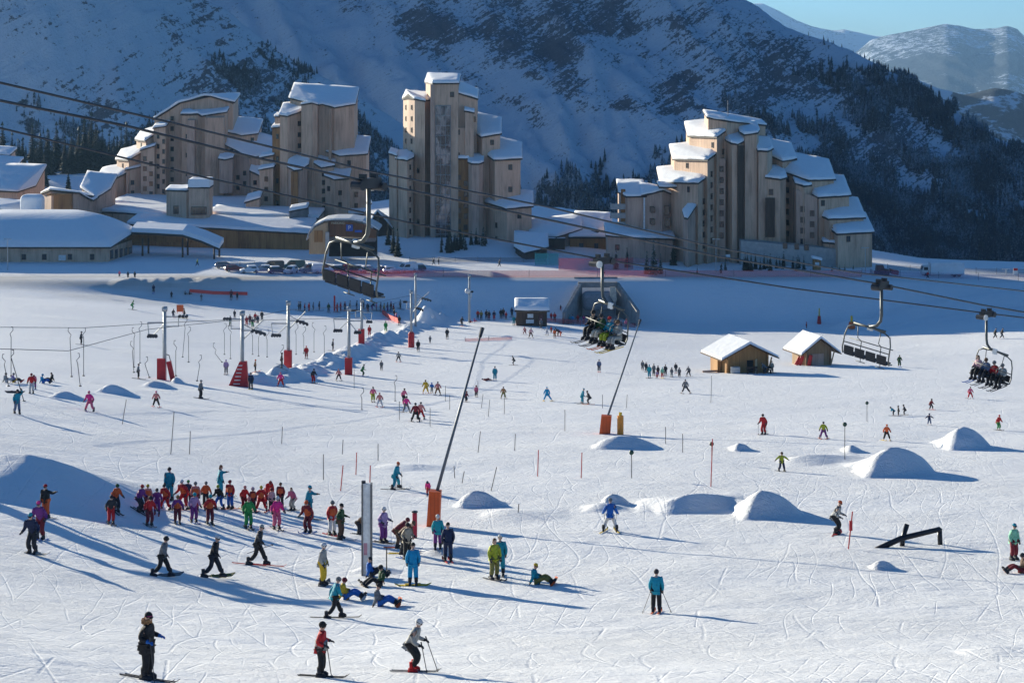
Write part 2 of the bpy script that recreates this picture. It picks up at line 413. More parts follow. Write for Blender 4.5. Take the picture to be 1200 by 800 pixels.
for_spur=[(290,85,26,34,0,.72),(320,75,70,16,37,.62),(410,120,70,12,38,.62),(220,150,60,26,0,.5),(330,165,90,40,20,.55),(60,150,120,20,5,.58),(150,175,110,20,0,.66),(440,190,40,50,20,.6),(470,245,80,40,0,.9),(60,185,120,20,0,.8)]
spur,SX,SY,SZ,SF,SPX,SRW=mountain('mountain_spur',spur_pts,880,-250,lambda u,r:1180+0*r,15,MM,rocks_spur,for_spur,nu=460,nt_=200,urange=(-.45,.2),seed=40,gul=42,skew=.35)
tag(spur,'nearer shaded spur of the mountain behind the left towers','mountain',kind='structure')
FM=mountmat('far_mountain',rockc=(.04,.05,.065),forestc=(.03,.036,.036),sc=5)
FM2=mountmat('far_forest_hill',rockc=(.05,.055,.06),forestc=(.022,.028,.028),sc=2.2)
hill1,HX,HY,HZ,HF,_,_=mountain('far_hill',[(800,150),(1000,118),(1055,92),(1075,94),(1100,104),(1130,111),(1145,108),(1165,103),(1182,105),(1200,111),(1300,128),(1500,120)],2700,-420,lambda u,r:4000+0*r,14,FM2,[],[(1120,118,120,10,0,1.0),(1060,105,40,12,30,1.0),(1175,112,45,8,0,1.0),(1150,160,160,30,0,1.0)],nu=200,nt_=60,urange=(.05,.45),seed=60,gul=140)
tag(hill1,'dark wooded hill beyond the mountain shoulder at the right','hill',kind='structure')
# low lit clearings sit on the hill itself; its shape faces the sun there
hill3,*_r=mountain('far_ridge',[(700,20),(1000,62),(1020,46),(1045,39),(1080,32),(1108,27),(1125,29),(1140,33),(1165,34),(1180,30),(1192,34),(1200,42),(1300,48),(1500,30)],5200,-560,lambda u,r:11000+0*r,95,FM,[(1150,40,90,10,5,.62)],[(1120,70,120,18,0,.95),(1150,95,120,14,0,.85)],nu=260,nt_=110,urange=(.05,.45),seed=70,gul=500,relief=.55,expo=1.0,rockbase=.55,forestbase=.5)
tag(hill3,'hazy blue far ridge with snowy tops under the sky','hill',kind='structure')
hill4,*_r=mountain('far_peak',[(600,-60),(800,-30),(862,-6),(880,6),(893,5),(915,14),(935,24),(955,31),(975,36),(990,35),(1010,39),(1040,43),(1090,70),(1300,160)],6000,-560,lambda u,r:14000+0*r,90,FM,[(930,40,60,14,25,.6)],[],nu=220,nt_=90,urange=(.03,.30),seed=80,gul=420,relief=.6)
tag(hill4,'pale blue snowy peak behind the mountain shoulder','mountain',kind='structure')

# ------------------------------------------------------------------ distant forest (reads as a mass)
NEEDLE,nt_,b_=newmat('spruce_needles')
_v=coords(nt_); _n=noise(nt_,1.6,3,.6,vec=_v)
_r=ramp(nt_,_n,[(.3,(.018,.030,.022)),(.6,(.036,.052,.036)),(.8,(.075,.085,.075))]); nt_.links.new(_r.outputs[0],b_.inputs['Base Color']); b_.inputs['Roughness'].default_value=.8
FARN,nt_,b_=newmat('far_spruce_needles'); b_.inputs['Roughness'].default_value=.9
_n=mth(nt_,'ADD',mth(nt_,'MULTIPLY',noise(nt_,.03,3,.6,vec=coords(nt_)),.5),mth(nt_,'MULTIPLY',noise(nt_,.6,3,.7,vec=coords(nt_)),.5))
_r=ramp(nt_,_n,[(.36,(.025,.034,.034)),(.49,(.055,.068,.067)),(.60,(.26,.29,.32))]); nt_.links.new(_r.outputs[0],b_.inputs['Base Color'])
def forest(name,sets,mat,label,seed):
    rs=np.random.RandomState(seed); V=[];Fc=[];base=0
    for (X,Y,Z,W,n,h0,h1,tmask) in sets:
        w=(W*tmask).ravel(); w=w/w.sum()
        idx=rs.choice(len(w),n,p=w); nr,nc=X.shape
        i,j=np.unravel_index(idx,(nr,nc)); i=np.clip(i,0,nr-2); j=np.clip(j,0,nc-2)
        a=rs.rand(n);b=rs.rand(n)
        def lerp(A): return (A[i,j]*(1-a)+A[i+1,j]*a)*(1-b)+(A[i,j+1]*(1-a)+A[i+1,j+1]*a)*b
        x,y,z=lerp(X),lerp(Y),lerp(Z); h=h0*.7+(h1-h0*.6)*rs.rand(n)**1.8; r=h*(.14+.09*rs.rand(n))
        ns=5
        ang0=rs.rand(n)*6.28
        for (zb,zt,rr) in ((-.05,.55,1.0),(.30,.80,.72),(.58,1.0,.42)):
            ring=[]
            for k in range(ns):
                t=ang0+k*2*math.pi/ns; q=r*rr*(.75+.5*rs.rand(n))
                ring.append(np.stack([x+np.cos(t)*q,y+np.sin(t)*q,z+h*(zb+.06*rs.rand(n))],-1))
            apex=np.stack([x+r*.06*rs.randn(n),y,z+h*zt],-1)
            V.append(np.stack(ring+[apex],1).reshape(-1,3))
            o=base+np.arange(n)[:,None]*(ns+1)
            for k in range(ns): Fc.append(np.concatenate([o+k,o+(k+1)%ns,o+ns],1))
            base+=n*(ns+1)
    V=np.concatenate(V); Fc=np.concatenate(Fc)
    me=bpy.data.meshes.new(name); me.vertices.add(len(V)); me.vertices.foreach_set('co',V.astype(np.float32).ravel())
    me.loops.add(Fc.size); me.loops.foreach_set('vertex_index',Fc.ravel().astype(np.int32))
    me.polygons.add(len(Fc)); me.polygons.foreach_set('loop_start',np.arange(0,Fc.size,3,dtype=np.int32))
    try: me.polygons.foreach_set('loop_total',np.full(len(Fc),3,dtype=np.int32))
    except Exception: pass
    me.update(calc_edges=True); me.materials.append(mat)
    o=link(name,me); tag(o,label,'forest',kind='stuff'); return o
def tm(X,Y,Z,PX,RW): return ((PX>-40)&(PX<1260)&(RW>-10)&(RW<335)).astype(float)
forest('mountain_forest',[(MX,MY,MZ,np.clip(MF-.30,0,1)**1.2,34000,6,12,tm(MX,MY,MZ,MPX,MRW)),(SX,SY,SZ,np.clip(SF-.4,0,1)**1.5,9000,2.5,5.5,tm(SX,SY,SZ,SPX,SRW))],FARN,'dark conifer forest over the lower mountainsides',5)

# ------------------------------------------------------------------ camera, sun, sky, haze
cam=bpy.data.cameras.new('camera'); co=bpy.data.objects.new('camera',cam); COL.objects.link(co)
co.location=(0,0,0); co.rotation_euler=(R(90),0,0); cam.sensor_width=36; cam.lens=F/1200*36
cam.shift_y=-(400-EYE_ROW)/1200; cam.clip_start=1; cam.clip_end=60000; scene.camera=co
SUN_EL=R(10.7); SUN_AZ=math.atan2(-.66,.75)   # measured from +Y towards +X
ts=Vector((math.sin(SUN_AZ)*math.cos(SUN_EL),math.cos(SUN_AZ)*math.cos(SUN_EL),math.sin(SUN_EL)))
sl=bpy.data.lights.new('sun','SUN'); sl.energy=5.0; sl.angle=R(.53); sl.color=(1,.935,.765)
so=bpy.data.objects.new('sun',sl); COL.objects.link(so); so.rotation_euler=(-ts).to_track_quat('-Z','Y').to_euler(); so.location=(0,0,60)
w=bpy.data.worlds.new('World'); scene.world=w; w.use_nodes=True; wn=w.node_tree
bg=wn.nodes['Background']; sky=wn.nodes.new('ShaderNodeTexSky'); sky.sky_type='NISHITA'; sky.sun_disc=False
sky.sun_elevation=SUN_EL; sky.sun_rotation=SUN_AZ; sky.altitude=1800; sky.air_density=1.0; sky.dust_density=1.2; sky.ozone_density=5.0
tint=wn.nodes.new('ShaderNodeMix'); tint.data_type='RGBA'; tint.blend_type='MULTIPLY'; tint.inputs[0].default_value=1; tint.inputs[7].default_value=(.74,1.0,1.10,1)
wn.links.new(sky.outputs[0],tint.inputs[6]); wn.links.new(tint.outputs[2],bg.inputs[0]); bg.inputs[1].default_value=.074
if HAZE:
    h=MB(); h.box((0,7400,20),(11000,15200,1500)); ho=h.build('haze',[])
    hm=bpy.data.materials.new('haze'); hm.use_nodes=True; ht=hm.node_tree; ht.nodes.clear()
    out=ht.nodes.new('ShaderNodeOutputMaterial'); pv=ht.nodes.new('ShaderNodeVolumePrincipled')
    pv.inputs['Color'].default_value=(.34,.62,1.0,1); pv.inputs['Density'].default_value=HAZE; pv.inputs['Anisotropy'].default_value=.3
    ht.links.new(pv.outputs[0],out.inputs['Volume']); ho.data.materials.append(hm)
    tag(ho,'thin blue haze filling the valley air',kind='stuff',cat='haze')
scene.view_settings.view_transform='Standard'; scene.view_settings.look='None'; scene.view_settings.gamma=1
scene.view_settings.exposure=EXPO
scene.render.engine='CYCLES'; scene.cycles.use_denoising=True; scene.cycles.max_bounces=5; scene.cycles.diffuse_bounces=3
scene.cycles.volume_bounces=0; scene.cycles.sample_clamp_indirect=6
# ================================================================== buildings
WOOD=woodmat('cedar_cladding',(.70,.465,.315),(.44,.275,.185)); WOODG=woodmat('grey_cladding',(.60,.40,.29),(.37,.235,.175))
WOODO=woodmat('orange_timber',(.42,.20,.07),(.20,.085,.03)); WOODD=woodmat('dark_timber',(.12,.07,.045),(.05,.03,.02))
FASCIA=plain('dark_fascia',(.05,.04,.035),.7); CONC=plain('concrete',(.42,.40,.37),.85,.2,1.2); CONCD=plain('dark_concrete',(.20,.19,.18),.85,.3,.7)
WFRAME=plain('window_frame',(.10,.06,.04),.5); 
GLASS,nt_,b_=newmat('window_glass'); b_.inputs['Base Color'].default_value=(.02,.025,.03,1); b_.inputs['Roughness'].default_value=.12; b_.inputs['Specular IOR Level'].default_value=.6
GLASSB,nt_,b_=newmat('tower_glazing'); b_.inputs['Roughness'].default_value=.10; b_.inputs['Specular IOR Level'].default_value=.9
_br=noise(nt_,.22,4,.6,vec=coords(nt_,(1,1,.6))); _rr=ramp(nt_,_br,[(.40,(.008,.012,.018)),(.50,(.03,.035,.045)),(.56,(.22,.22,.23)),(.64,(.05,.05,.055))]); nt_.links.new(_rr.outputs[0],b_.inputs['Base Color'])  # pale and dark patches in the colour stand in for reflections
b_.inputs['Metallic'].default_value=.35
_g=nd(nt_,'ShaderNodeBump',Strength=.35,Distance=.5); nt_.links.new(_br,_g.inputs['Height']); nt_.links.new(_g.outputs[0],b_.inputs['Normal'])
WHITE=plain('white_trim',(.70,.69,.66),.5)

def bw(mb,name,mats,root,smooth=False):
    l=root.location if root is not None else Vector((0,0,0)); q=root
    while q is not None and q.parent is not None: q=q.parent; l=l+q.location
    mb.v=[(v[0]-l.x,v[1]-l.y,v[2]-l.z) for v in mb.v]
    return mb.build(name,mats,root,smooth)
_wm=MB(); _wm.box((0,0,0),(1.0,.14,1.3),m=0); _wm.box((0,-.073,0),(.78,.012,1.08),m=1)
_wm.box((0,-.083,0),(.06,.012,1.08),m=0)
WIN=_wm.mesh('window',[WFRAME,GLASS])
_wm=MB(); _wm.box((0,0,0),(2.1,.14,2.0),m=0)
for i in (-1,1): _wm.box((i*.5,-.073,0),(.9,.012,1.75),m=1)
WINB=_wm.mesh('window',[WFRAME,GLASS])
WAVET=bpy.data.textures.new('drift','CLOUDS'); WAVET.noise_scale=2.6; WAVET.noise_depth=3
def zr(row,y): return (EYE_ROW-row)/F*y
def offset(poly,d):
    n=len(poly); ar=sum(poly[i][0]*poly[(i+1)%n][1]-poly[(i+1)%n][0]*poly[i][1] for i in range(n)); sg=1 if ar>0 else -1
    out=[]
    for i in range(n):
        a=Vector(poly[i-1][:2]); b=Vector(poly[i][:2]); c=Vector(poly[(i+1)%n][:2])
        e1=(b-a).normalized(); e2=(c-b).normalized()
        n1=Vector((e1.y,-e1.x))*sg; n2=Vector((e2.y,-e2.x))*sg
        m=(n1+n2); 
        if m.length<.3: m=n1
        m.normalize(); k=d/max(.5,m.dot(n1)); out.append((b.x+m.x*k,b.y+m.y*k))
    return out
def plane(poly,z):
    A=np.array([[p[0],p[1],1] for p in poly]); c,*_=np.linalg.lstsq(A,np.array(z),rcond=None)
    res=np.array(z)-A@c; return c,res
def roofslab(root,poly,z,over=.7,th=.28,snow=.55,name='roof'):
    over*=.62; snow*=.75
    c,res=plane(poly,z); o=offset(poly,over); zo=[c[0]*p[0]+c[1]*p[1]+c[2]+res[i] for i,p in enumerate(o)]
    mb=MB(); mb.prism(o,[a+.01 for a in zo],[a+th for a in zo]); rf=bw(mb,name,FASCIA,root); q=rf.modifiers.new('tri','TRIANGULATE'); q.quad_method='FIXED'; q.ngon_method='CLIP'
    o2=offset(poly,over-.04); o3=offset(poly,over-.18)
    if snow:
        n=len(o2)
        ar=sum(o2[i][0]*o2[(i+1)%n][1]-o2[(i+1)%n][0]*o2[i][1] for i in range(n))
        if ar<0: o2=o2[::-1];o3=o3[::-1]; rs_=res[::-1]
        else: rs_=res
        f=lambda q:[c[0]*p[0]+c[1]*p[1]+c[2]+rs_[i] for i,p in enumerate(q)]
        z2=f(o2); z3=f(o3)
        V=[(p[0],p[1],a+th+.003) for p,a in zip(o2,z2)]+[(p[0],p[1],a+th+snow*.7) for p,a in zip(o2,z2)]+[(p[0],p[1],a+th+snow+.08) for p,a in zip(o3,z3)]
        Fs=[(i,(i+1)%n,n+(i+1)%n,n+i) for i in range(n)]+[(n+i,n+(i+1)%n,2*n+(i+1)%n,2*n+i) for i in range(n)]+[tuple(range(2*n,3*n))]
        mb=MB(); mb.add(V,Fs); so_=bw(mb,'roof_snow',ROOFSNOW,rf,True)
        q=so_.modifiers.new('tri','TRIANGULATE'); q.quad_method='FIXED'; q.ngon_method='CLIP'; q=so_.modifiers.new('sub','SUBSURF'); q.subdivision_type='SIMPLE'; q.levels=q.render_levels=3
        q=so_.modifiers.new('wave','DISPLACE'); q.texture=WAVET; q.strength=.34; q.mid_level=.25; q.texture_coords='GLOBAL'; q.direction='Z'
    return rf
def window(root,pa,pb,t,row,mesh=None,back=0):
    """pa,pb: (x,y) ends of the facade"""
    x=pa[0]+(pb[0]-pa[0])*t; y=pa[1]+(pb[1]-pa[1])*t
    ang=math.atan2(pb[1]-pa[1],pb[0]-pa[0])
    nx,ny=math.sin(ang),-math.cos(ang)
    l=root.location
    z=zr(row,y)
    return link('window',mesh or WIN,root,(x+nx*.04-l.x,y+ny*.04-l.y,z-l.z),ang)
def vol(root,vis,zb,depth=9,rise=0,over=.6,wins=(),wall=None,roof=True,snow=.55,name='wall',backx=(0,0)):
    pts=[((p[0]-600)/F*p[1],p[1]) for p in vis]; zt=[zr(p[2],p[1]) for p in vis]
    rl,rr_=(rise if isinstance(rise,tuple) else (rise,rise))
    poly=pts+[(pts[-1][0]+backx[1],pts[-1][1]+depth),(pts[0][0]+backx[0],pts[0][1]+depth)]
    z=zt+[zt[-1]+rr_,zt[0]+rl]
    mb=MB(); mb.prism(poly,zb,[a-.0 for a in z]); w=bw(mb,name,wall or WOOD,root)
    if roof: roofslab(root,poly,z,over,snow=snow)
    for (i,t,rows) in wins:
        for r_ in rows:
            window(root,pts[i],pts[i+1],t,r_)
    return w
def rows(a,b,st): 
    o=[];x=a
    while x<=b: o.append(x); x+=st
    return o
def building(name,label,cat,px,y,zb,group=None):
    r=empty(name,((px-600)/F*y,y,zb)); tag(r,label,cat,group); return r

# ---- tower with the glass shaft (centre)
GT='timber clad apartment towers above the ski slope'
t3=building('apartment_tower','tall timber tower with a glazed strip up its middle, sunlit at its top left','building',540,482,-50,GT)
vol(t3,[(456,490,181),(465,484,184)],-50,8,.6,.4)
vol(t3,[(464,485,187),(477,480,189),(484,484,186)],-50,8,1.2,.4,wins=[(1,.5,rows(196,290,12.6))])
vol(t3,[(472.5,496,117),(479,490,112),(486,486,117),(498,483,120)],-50,13,(1.5,1.5),.5,wins=[(0,.5,rows(126,170,13.2)),(1,.5,rows(126,180,13.2)),(2,.35,rows(200,280,60))])
vol(t3,[(498,486,119),(509,489,118)],-50,9,1.0,.3,wall=WOODG)
vol(t3,[(499,494,97.5),(508,482,99),(537,482,99)],-50,12,(1.6,1.6),.5,wins=[(1,.75,[111])],snow=.7)
vol(t3,[(536.5,484,110),(559,487,117)],-50,12,(2.2,1.8),.5,wins=[(0,.85,[140])])
vol(t3,[(545,482.5,131),(555,483,133)],-49,1.4,.5,.4,snow=.4)
vol(t3,[(533,482.5,187),(549,482.5,187)],-50,3,1,.3,wins=[(0,.3,rows(208,285,12.8)),(0,.8,rows(215,285,12.8))],wall=WOODO)
vol(t3,[(549,481,191),(553,479.6,193),(561,479.6,193),(566,481,191)],-50,5,1.2,.4,wall=WOODG)
vol(t3,[(553,492,153),(565,484,161),(586,486,158)],-50,9,(3.6,3.2),.7,wins=[(1,.55,[167])])
vol(t3,[(566,490,178),(580,480,188),(610,482,187)],-50,9,(3.4,3.0),.8,wins=[(1,.6,[196,222]),(0,.4,rows(210,270,13.5))])
vol(t3,[(570,484,238),(594,474,245),(623,476,243)],-50,9,(2.4,2.6),.8,wins=[(1,.5,[253,275]),(0,.5,[264,280])])
vol(t3,[(533,483.2,150),(545,483.2,150)],-50,3,0,.1,roof=False,wins=[(0,.3,[155,182,])])
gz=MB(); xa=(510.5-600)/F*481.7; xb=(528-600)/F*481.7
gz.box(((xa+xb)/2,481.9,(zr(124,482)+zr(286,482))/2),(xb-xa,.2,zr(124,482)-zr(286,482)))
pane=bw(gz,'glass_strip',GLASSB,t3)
gz=MB()
for k in range(15):
    z_=zr(124+k*11.57,481.7); gz.box(((xa+xb)/2,481.76,z_),(xb-xa,.12,.16))
for k in range(4):
    gz.box((xa+(xb-xa)*k/3,481.74,(zr(124,482)+zr(286,482))/2),(.12,.12,zr(124,482)-zr(286,482)))
bw(gz,'mullions',plain('steel_grey',(.22,.22,.22),.5),pane)
gz=MB(); gz.box((xa-.75,481.8,(zr(99,482)-50)/2),(1.0,.35,zr(99,482)+50)); bw(gz,'pilaster',WHITE if False else WOODG,t3)

# ---- far left tower
t1=building('apartment_tower','broad timber tower with long curved snowy gable and roofs stepping down left','building',215,552,-50,GT)
Y=550
vol(t1,[(115,Y+9,209),(135,Y-2,210),(151,Y+4,202)],-50,7,(1.9,1.9),.8,wins=[(0,.5,[217])])
vol(t1,[(134,Y+9,212),(153,Y+9,218)],-50,5,0,.4)
vol(t1,[(137,Y+11,187),(151,Y+1,188),(165,Y+5,180)],-50,7,(1.8,1.8),.8,wins=[(0,.5,[194])])
vol(t1,[(148,Y+1,200),(166,Y+3,196)],-50,6,.8,.6,wins=[(0,.4,rows(214,226,12))])
vol(t1,[(160,Y+10,164),(171,Y+1,165),(182,Y+4,158)],-50,7,(1.6,1.6),.8,wins=[(0,.5,[170]),(1,.5,[190,203,214])])
vol(t1,[(165,Y,177),(181,Y,172)],-50,6,.8,.5,wins=[(0,.3,rows(186,230,11.7)),(0,.75,rows(192,230,11.7))])
vol(t1,[(180,Y+2,151),(194,Y-1,149)],-50,6,1,.5,wins=[(0,.4,rows(160,226,11.7)),(0,.85,rows(166,226,11.7))])
vol(t1,[(181,Y+6,141),(210,Y+4,122),(240,Y+4,114),(246,Y+4,114),(273,Y+6,122)],-50,11,(.6,2.0),.9,wins=[(0,.72,rows(139,226,11.9)),(1,.3,rows(150,226,24))],snow=.7)
vol(t1,[(213,Y+1,135),(232,Y-1,134),(236,Y,137),(265,Y+2,132)],-50,6,(1.4,1.4),.6,wins=[(0,.35,rows(160,225,22)),(2,.6,[145])])
vol(t1,[(219,Y-1.5,141),(228,Y-2.5,141)],-50,3,.5,.1,roof=False,wall=WOODG)
vol(t1,[(240,Y-3,138),(262,Y-1,138)],-50,4,.5,.1,roof=False)
vol(t1,[(265,Y+6,155),(283,Y+5,159),(301,Y+8,157)],-50,10,(3.4,3.0),.8,wins=[(1,.7,[164])])
vol(t1,[(266,Y+2,171),(292,Y,184),(322,Y+5,182)],-50,9,(4.5,3.6),.8,wins=[(0,.2,[178]),(0,.8,rows(203,226,12)),(0,.5,rows(208,226,12))],wall=WOODG)
vol(t1,[(294,Y-2,201),(306,Y-1,207),(318,Y,206)],-50,5,(2,2),.6,wins=[(0,.4,rows(214,230,12))])
vol(t1,[(257,Y-4,187),(263,Y-4.5,188),(272,Y-3,186)],-39,3,.8,.5,wall=WOODG)

# ---- second tower
t2=building('apartment_tower','massive timber tower with a broad tilted roof and shaded stepped roofs at right','building',365,522,-50,GT)
Y=518
vol(t2,[(340,Y+8,116),(362,Y+2,121),(374,Y,124),(378,Y,123),(392,Y-1,127),(415,Y+3,123)],-50,12,(3.2,3.6),.7,snow=.6)
vol(t2,[(353,Y-2,124),(366,Y-4,122),(372,Y-3,124)],-50,5,0,.3)
vol(t2,[(385,Y-2,128),(388,Y-3,128)],-50,3,0,.05,roof=False)
vol(t2,[(328,Y,136),(337,Y-2,137),(354,Y+1,131)],-50,9,(2.4,1.8),.6,wins=[(1,.8,rows(145,240,13))])
vol(t2,[(319,Y+3,151),(328,Y+1,150)],-50,6,.6,.4,wins=[(0,.7,rows(160,240,26))],wall=WOODO)
vol(t2,[(322,Y+5,138),(329,Y+3,138)],-50,5,.5,.4)
vol(t2,[(305,Y+4,186),(320,Y+2,183)],-50,6,.6,.6)
vol(t2,[(304,Y,200),(320,Y-1,197)],-50,5,.6,.6,wins=[(0,.5,[210,222,233])])
vol(t2,[(288,Y-6,238),(304,Y-7,233)],-50,5,1.2,.6)
vol(t2,[(377,Y+1,176),(398,Y-2,183),(429,Y+2,181)],-50,11,(3.4,3.4),.8,wins=[(1,.35,[191]),(1,.2,[203]),(1,.62,rows(215,250,13))])
vol(t2,[(367,Y-3,191),(377,Y-6,197),(391,Y-4,195)],-50,6,(2.2,2.0),.6,wins=[(1,.15,rows(204,250,10)),(0,.1,[])])
vol(t2,[(381,Y-6,207),(392,Y-8,211),(408,Y-6,210)],-50,6,(2.0,1.8),.6,wins=[(0,.4,[221]),(1,.4,[226,240])])
vol(t2,[(338,Y-5,196),(346,Y-8,200),(353,Y-8,199),(360,Y-6,194)],-50,6,(2.4,2.2),.7,wall=WOODG)
vol(t2,[(341,Y-8.5,201),(349,Y-9,202)],-50,2,0,.05,roof=False,wall=WOODO)

# ---- right tower, a staircase of roofs
t4=building('apartment_tower','widest timber tower, snowy roofs stepping down on both sides to the right cliff','building',880,452,-52,GT)
Y=450
vol(t4,[(830,Y+2,139.5),(852,Y-1,143),(897,Y+6,148)],-52,9,(1.2,.6),.6,snow=.45)
mast=MB(); mast.tube([P(853,140,Y+5),P(853,118,Y+5)],.08,6); bw(mast,'mast',plain('steel_grey',(.22,.22,.22),.5),t4)
vol(t4,[(808,Y+9,160),(840,Y-4,161),(852,Y+1,153)],-52,9,(2.3,2.0),.8,wins=[(0,.85,[170]),(1,.6,rows(178,275,13))])
vol(t4,[(790,Y+7,187),(829,Y-7,188),(842,Y-1,179)],-52,9,(2.3,2.0),.8,wins=[(0,.4,[194]),(1,.35,rows(190+14,290,13)),(1,.8,rows(210,290,13))])
vol(t4,[(775,Y+6,214),(818,Y-9,215),(832,Y-3,206)],-52,9,(2.3,2.0),.8,wins=[(0,.75,[222]),(1,.45,rows(236,300,13))])
vol(t4,[(832,Y-2,186),(850,Y-3,186)],-52,4,0,.05,roof=False,wall=WOODG,wins=[(0,.25,rows(205,285,13)),(0,.75,rows(198,285,13))])
vol(t4,[(851,Y-1,165),(858,Y-5,169),(864,Y-5,170),(872,Y-3,166)],-52,6,(2.0,1.8),.5)
vol(t4,[(864.5,Y-5.6,171),(872,Y-4,171)],-52,3,0,.05,roof=False,wall=WOODD)
vol(t4,[(868,Y-1,156),(873,Y-4,159),(887,Y-4,157),(889,Y-1,154)],-52,6,(1.4,1.4),.5)
vol(t4,[(887,Y-3,174),(889,Y-5,178),(899,Y-5,178),(905,Y-1,175)],-52,6,(1.8,1.8),.5)
vol(t4,[(902,Y+4,183),(917,Y,189),(932,Y+4,187)],-52,8,(3,2.6),.7)
vol(t4,[(898,Y-5,209),(914,Y-6,211),(921,Y-4,209)],-52,6,(1.8,1.8),.5,wins=[(0,.35,[225])])
rc=MB(); rc.box(((902.5-600)/F*(Y-6.0),Y-5.9,(zr(232,Y-6)+zr(278,Y-6))/2),(2.1,.3,zr(232,Y-6)-zr(278,Y-6))); bw(rc,'recess_panel',WOODD,t4)
vol(t4,[(914,Y-2,206),(921,Y-4,210)],-52,3,0,.05,roof=False,wins=[(0,.6,rows(216,275,13))])
vol(t4,[(919,Y+1,202),(948,Y-6,211.5),(977,Y-2,211)],-52,9,(4.0,3.4),.8,wins=[(0,.15,rows(210,280,12.7)),(0,.6,rows(235,285,12.7))])
vol(t4,[(933,Y-5.5,216),(942,Y-7.5,219),(950,Y-6,218)],-52,3,.7,.5,wins=[(0,.4,rows(235,282,12.7))])
vol(t4,[(947,Y-2,226),(960,Y-9,231.5),(995,Y-5,230)],-52,9,(3.6,3.4),.8,wins=[(1,.12,[238])])
vol(t4,[(933,Y-6.5,222),(958,Y-8.6,232)],-52,5,0,.05,roof=False,wall=WOODG,wins=[(0,.3,rows(245,285,12.7)),(0,.75,rows(250,285,12.7))])
vol(t4,[(959,Y-5,252),(972,Y-12,257),(1012,Y-8,256)],-52,9,(3.4,3.2),.8)
vol(t4,[(974,Y-9,269),(982,Y-16,274.5),(1022,Y-12,273)],-56,10,(3.2,3.0),.8,wins=[(1,.3,[280])])
vol(t4,[(966,Y-11,285),(982,Y-13,287)],-52,4,.5,.5,wins=[(0,.4,[])])
vol(t4,[(868,Y-9,282),(982,Y-14,292)],-54,6,0,.1,roof=False,wall=CONC,name='plinth',wins=[(0,.46,[288]),(0,.58,[289]),(0,.68,[290])])
vol(t4,[(803,Y-12,256),(806,Y-14,257),(822,Y-4,233)],-52,5,(1.0,1.0),.4,wall=WOODG)

# ---- block with balconies left of the right tower
ap=building('apartment_block','lower apartment block with timber balconies on its left end','building',760,455,-50)
Y=452
vol(ap,[(727,Y+6,226),(736,Y,231),(755,Y-1,231)],-50,11,(1.6,2.4),.9,wall=WOODG,wins=[(1,.5,[])])
vol(ap,[(754,Y-1.5,231),(776,Y-2,224),(804,Y+5,236)],-50,10,(2.0,1.0),.8,wall=WOODG,wins=[(0,.45,[245,259]),(1,.15,[]),(1,.75,[])])
for (px,r_) in ((779,246),(780,260),(765,246),(765,260)): 
    wn_=link('window',WINB if px>770 else WIN,ap); yy=Y-2+(px-776)/28*7 if px>776 else Y-2.0
    wn_.location=Vector(((px-600)/F*yy,yy-.12,zr(r_,yy)))-ap.location
vol(ap,[(774,Y-4,220.5),(804,Y-1,220.5)],-30,6,.4,.6,wall=WOODG)
tr=MB(); tr.box(((755-600)/F*(Y-2.2),Y-2.1,(zr(231,Y)+zr(272,Y))/2),(.35,.3,zr(231,Y)-zr(272,Y))); bw(tr,'corner_trim',WHITE,ap)
for r_ in (244,254.5,265):
    b=MB(); x0=(716-600)/F*(Y+4); z_=zr(r_,Y+4)
    b.box((x0+1.6,Y+4,z_),(3.6,4.2,.22)); b.box((x0,Y+4,z_+.6),(.12,4.2,1.1)); b.box((x0+1.6,Y+1.95,z_+.6),(3.4,.12,1.1)); bw(b,'balcony',CONC,ap)
b=MB(); b.box(((731-600)/F*Y,Y+2.6,-41),(1.0,.5,19)); bw(b,'timber_panel',WOODO,ap)

# ---- low shops between the towers
def lowhouse(name,label,cat,vols,px,y,zb):
    r=building(name,label,cat,px,y,zb)
    for v in vols: vol(r,*v[0],**v[1])
    return r
lowhouse('pavilion','low pavilion with a lobed snowy roof and big front windows','building',[
 (([(622,474,276),(652,466,278),(680,472,270)],-50,9,(2.0,2.4)),dict(over=.9,snow=.7,wall=WOODG)),
 (([(640,465.6,281),(662,465.2,281)],-50,2,0,),dict(over=.3,snow=.1,wall=WOODD,wins=[(0,.2,[]),(0,.7,[])]))],650,470,-50)
lowhouse('shop_building','low brown timber shop under overlapping snowy roofs','building',[
 (([(677,476,268),(700,470,272),(716,476,268)],-50,9,(2.6,2.2)),dict(over=.8,snow=.7,wall=WOODD,wins=[(0,.5,[282]),(1,.5,[])])),
 (([(668,468,279),(712,468,279)],-50,5,1.0),dict(over=.6,wall=WOODO,wins=[(0,.3,[288]),(0,.7,[288])]))],690,472,-50)
lowhouse('shop_building','long grey single storey annex under the balcony block','building',[
 (([(712,446,277),(750,444,280),(789,447,281)],-50,8,(1.6,1.2)),dict(over=.8,snow=.6,wall=WOODG,wins=[(0,.3,[290]),(1,.5,[])]))],750,446,-50)
lowhouse('shed','low shed with a blue shaded hipped snow roof beside the glass shaft tower','shed',[
 (([(604,462,290),(616,452,297),(641,455,291)],-50,7,(2.4,2.0)),dict(over=.7,wall=WOODD)),],620,455,-50)
lowhouse('chalet','dark chalet with steep snowy roof between the second tower and glass shaft tower','building',[
 (([(437,494,262),(444,486,250),(461,488,272)],-50,9,(1.0,1.0)),dict(over=.9,wall=WOODD)),],448,488,-50)

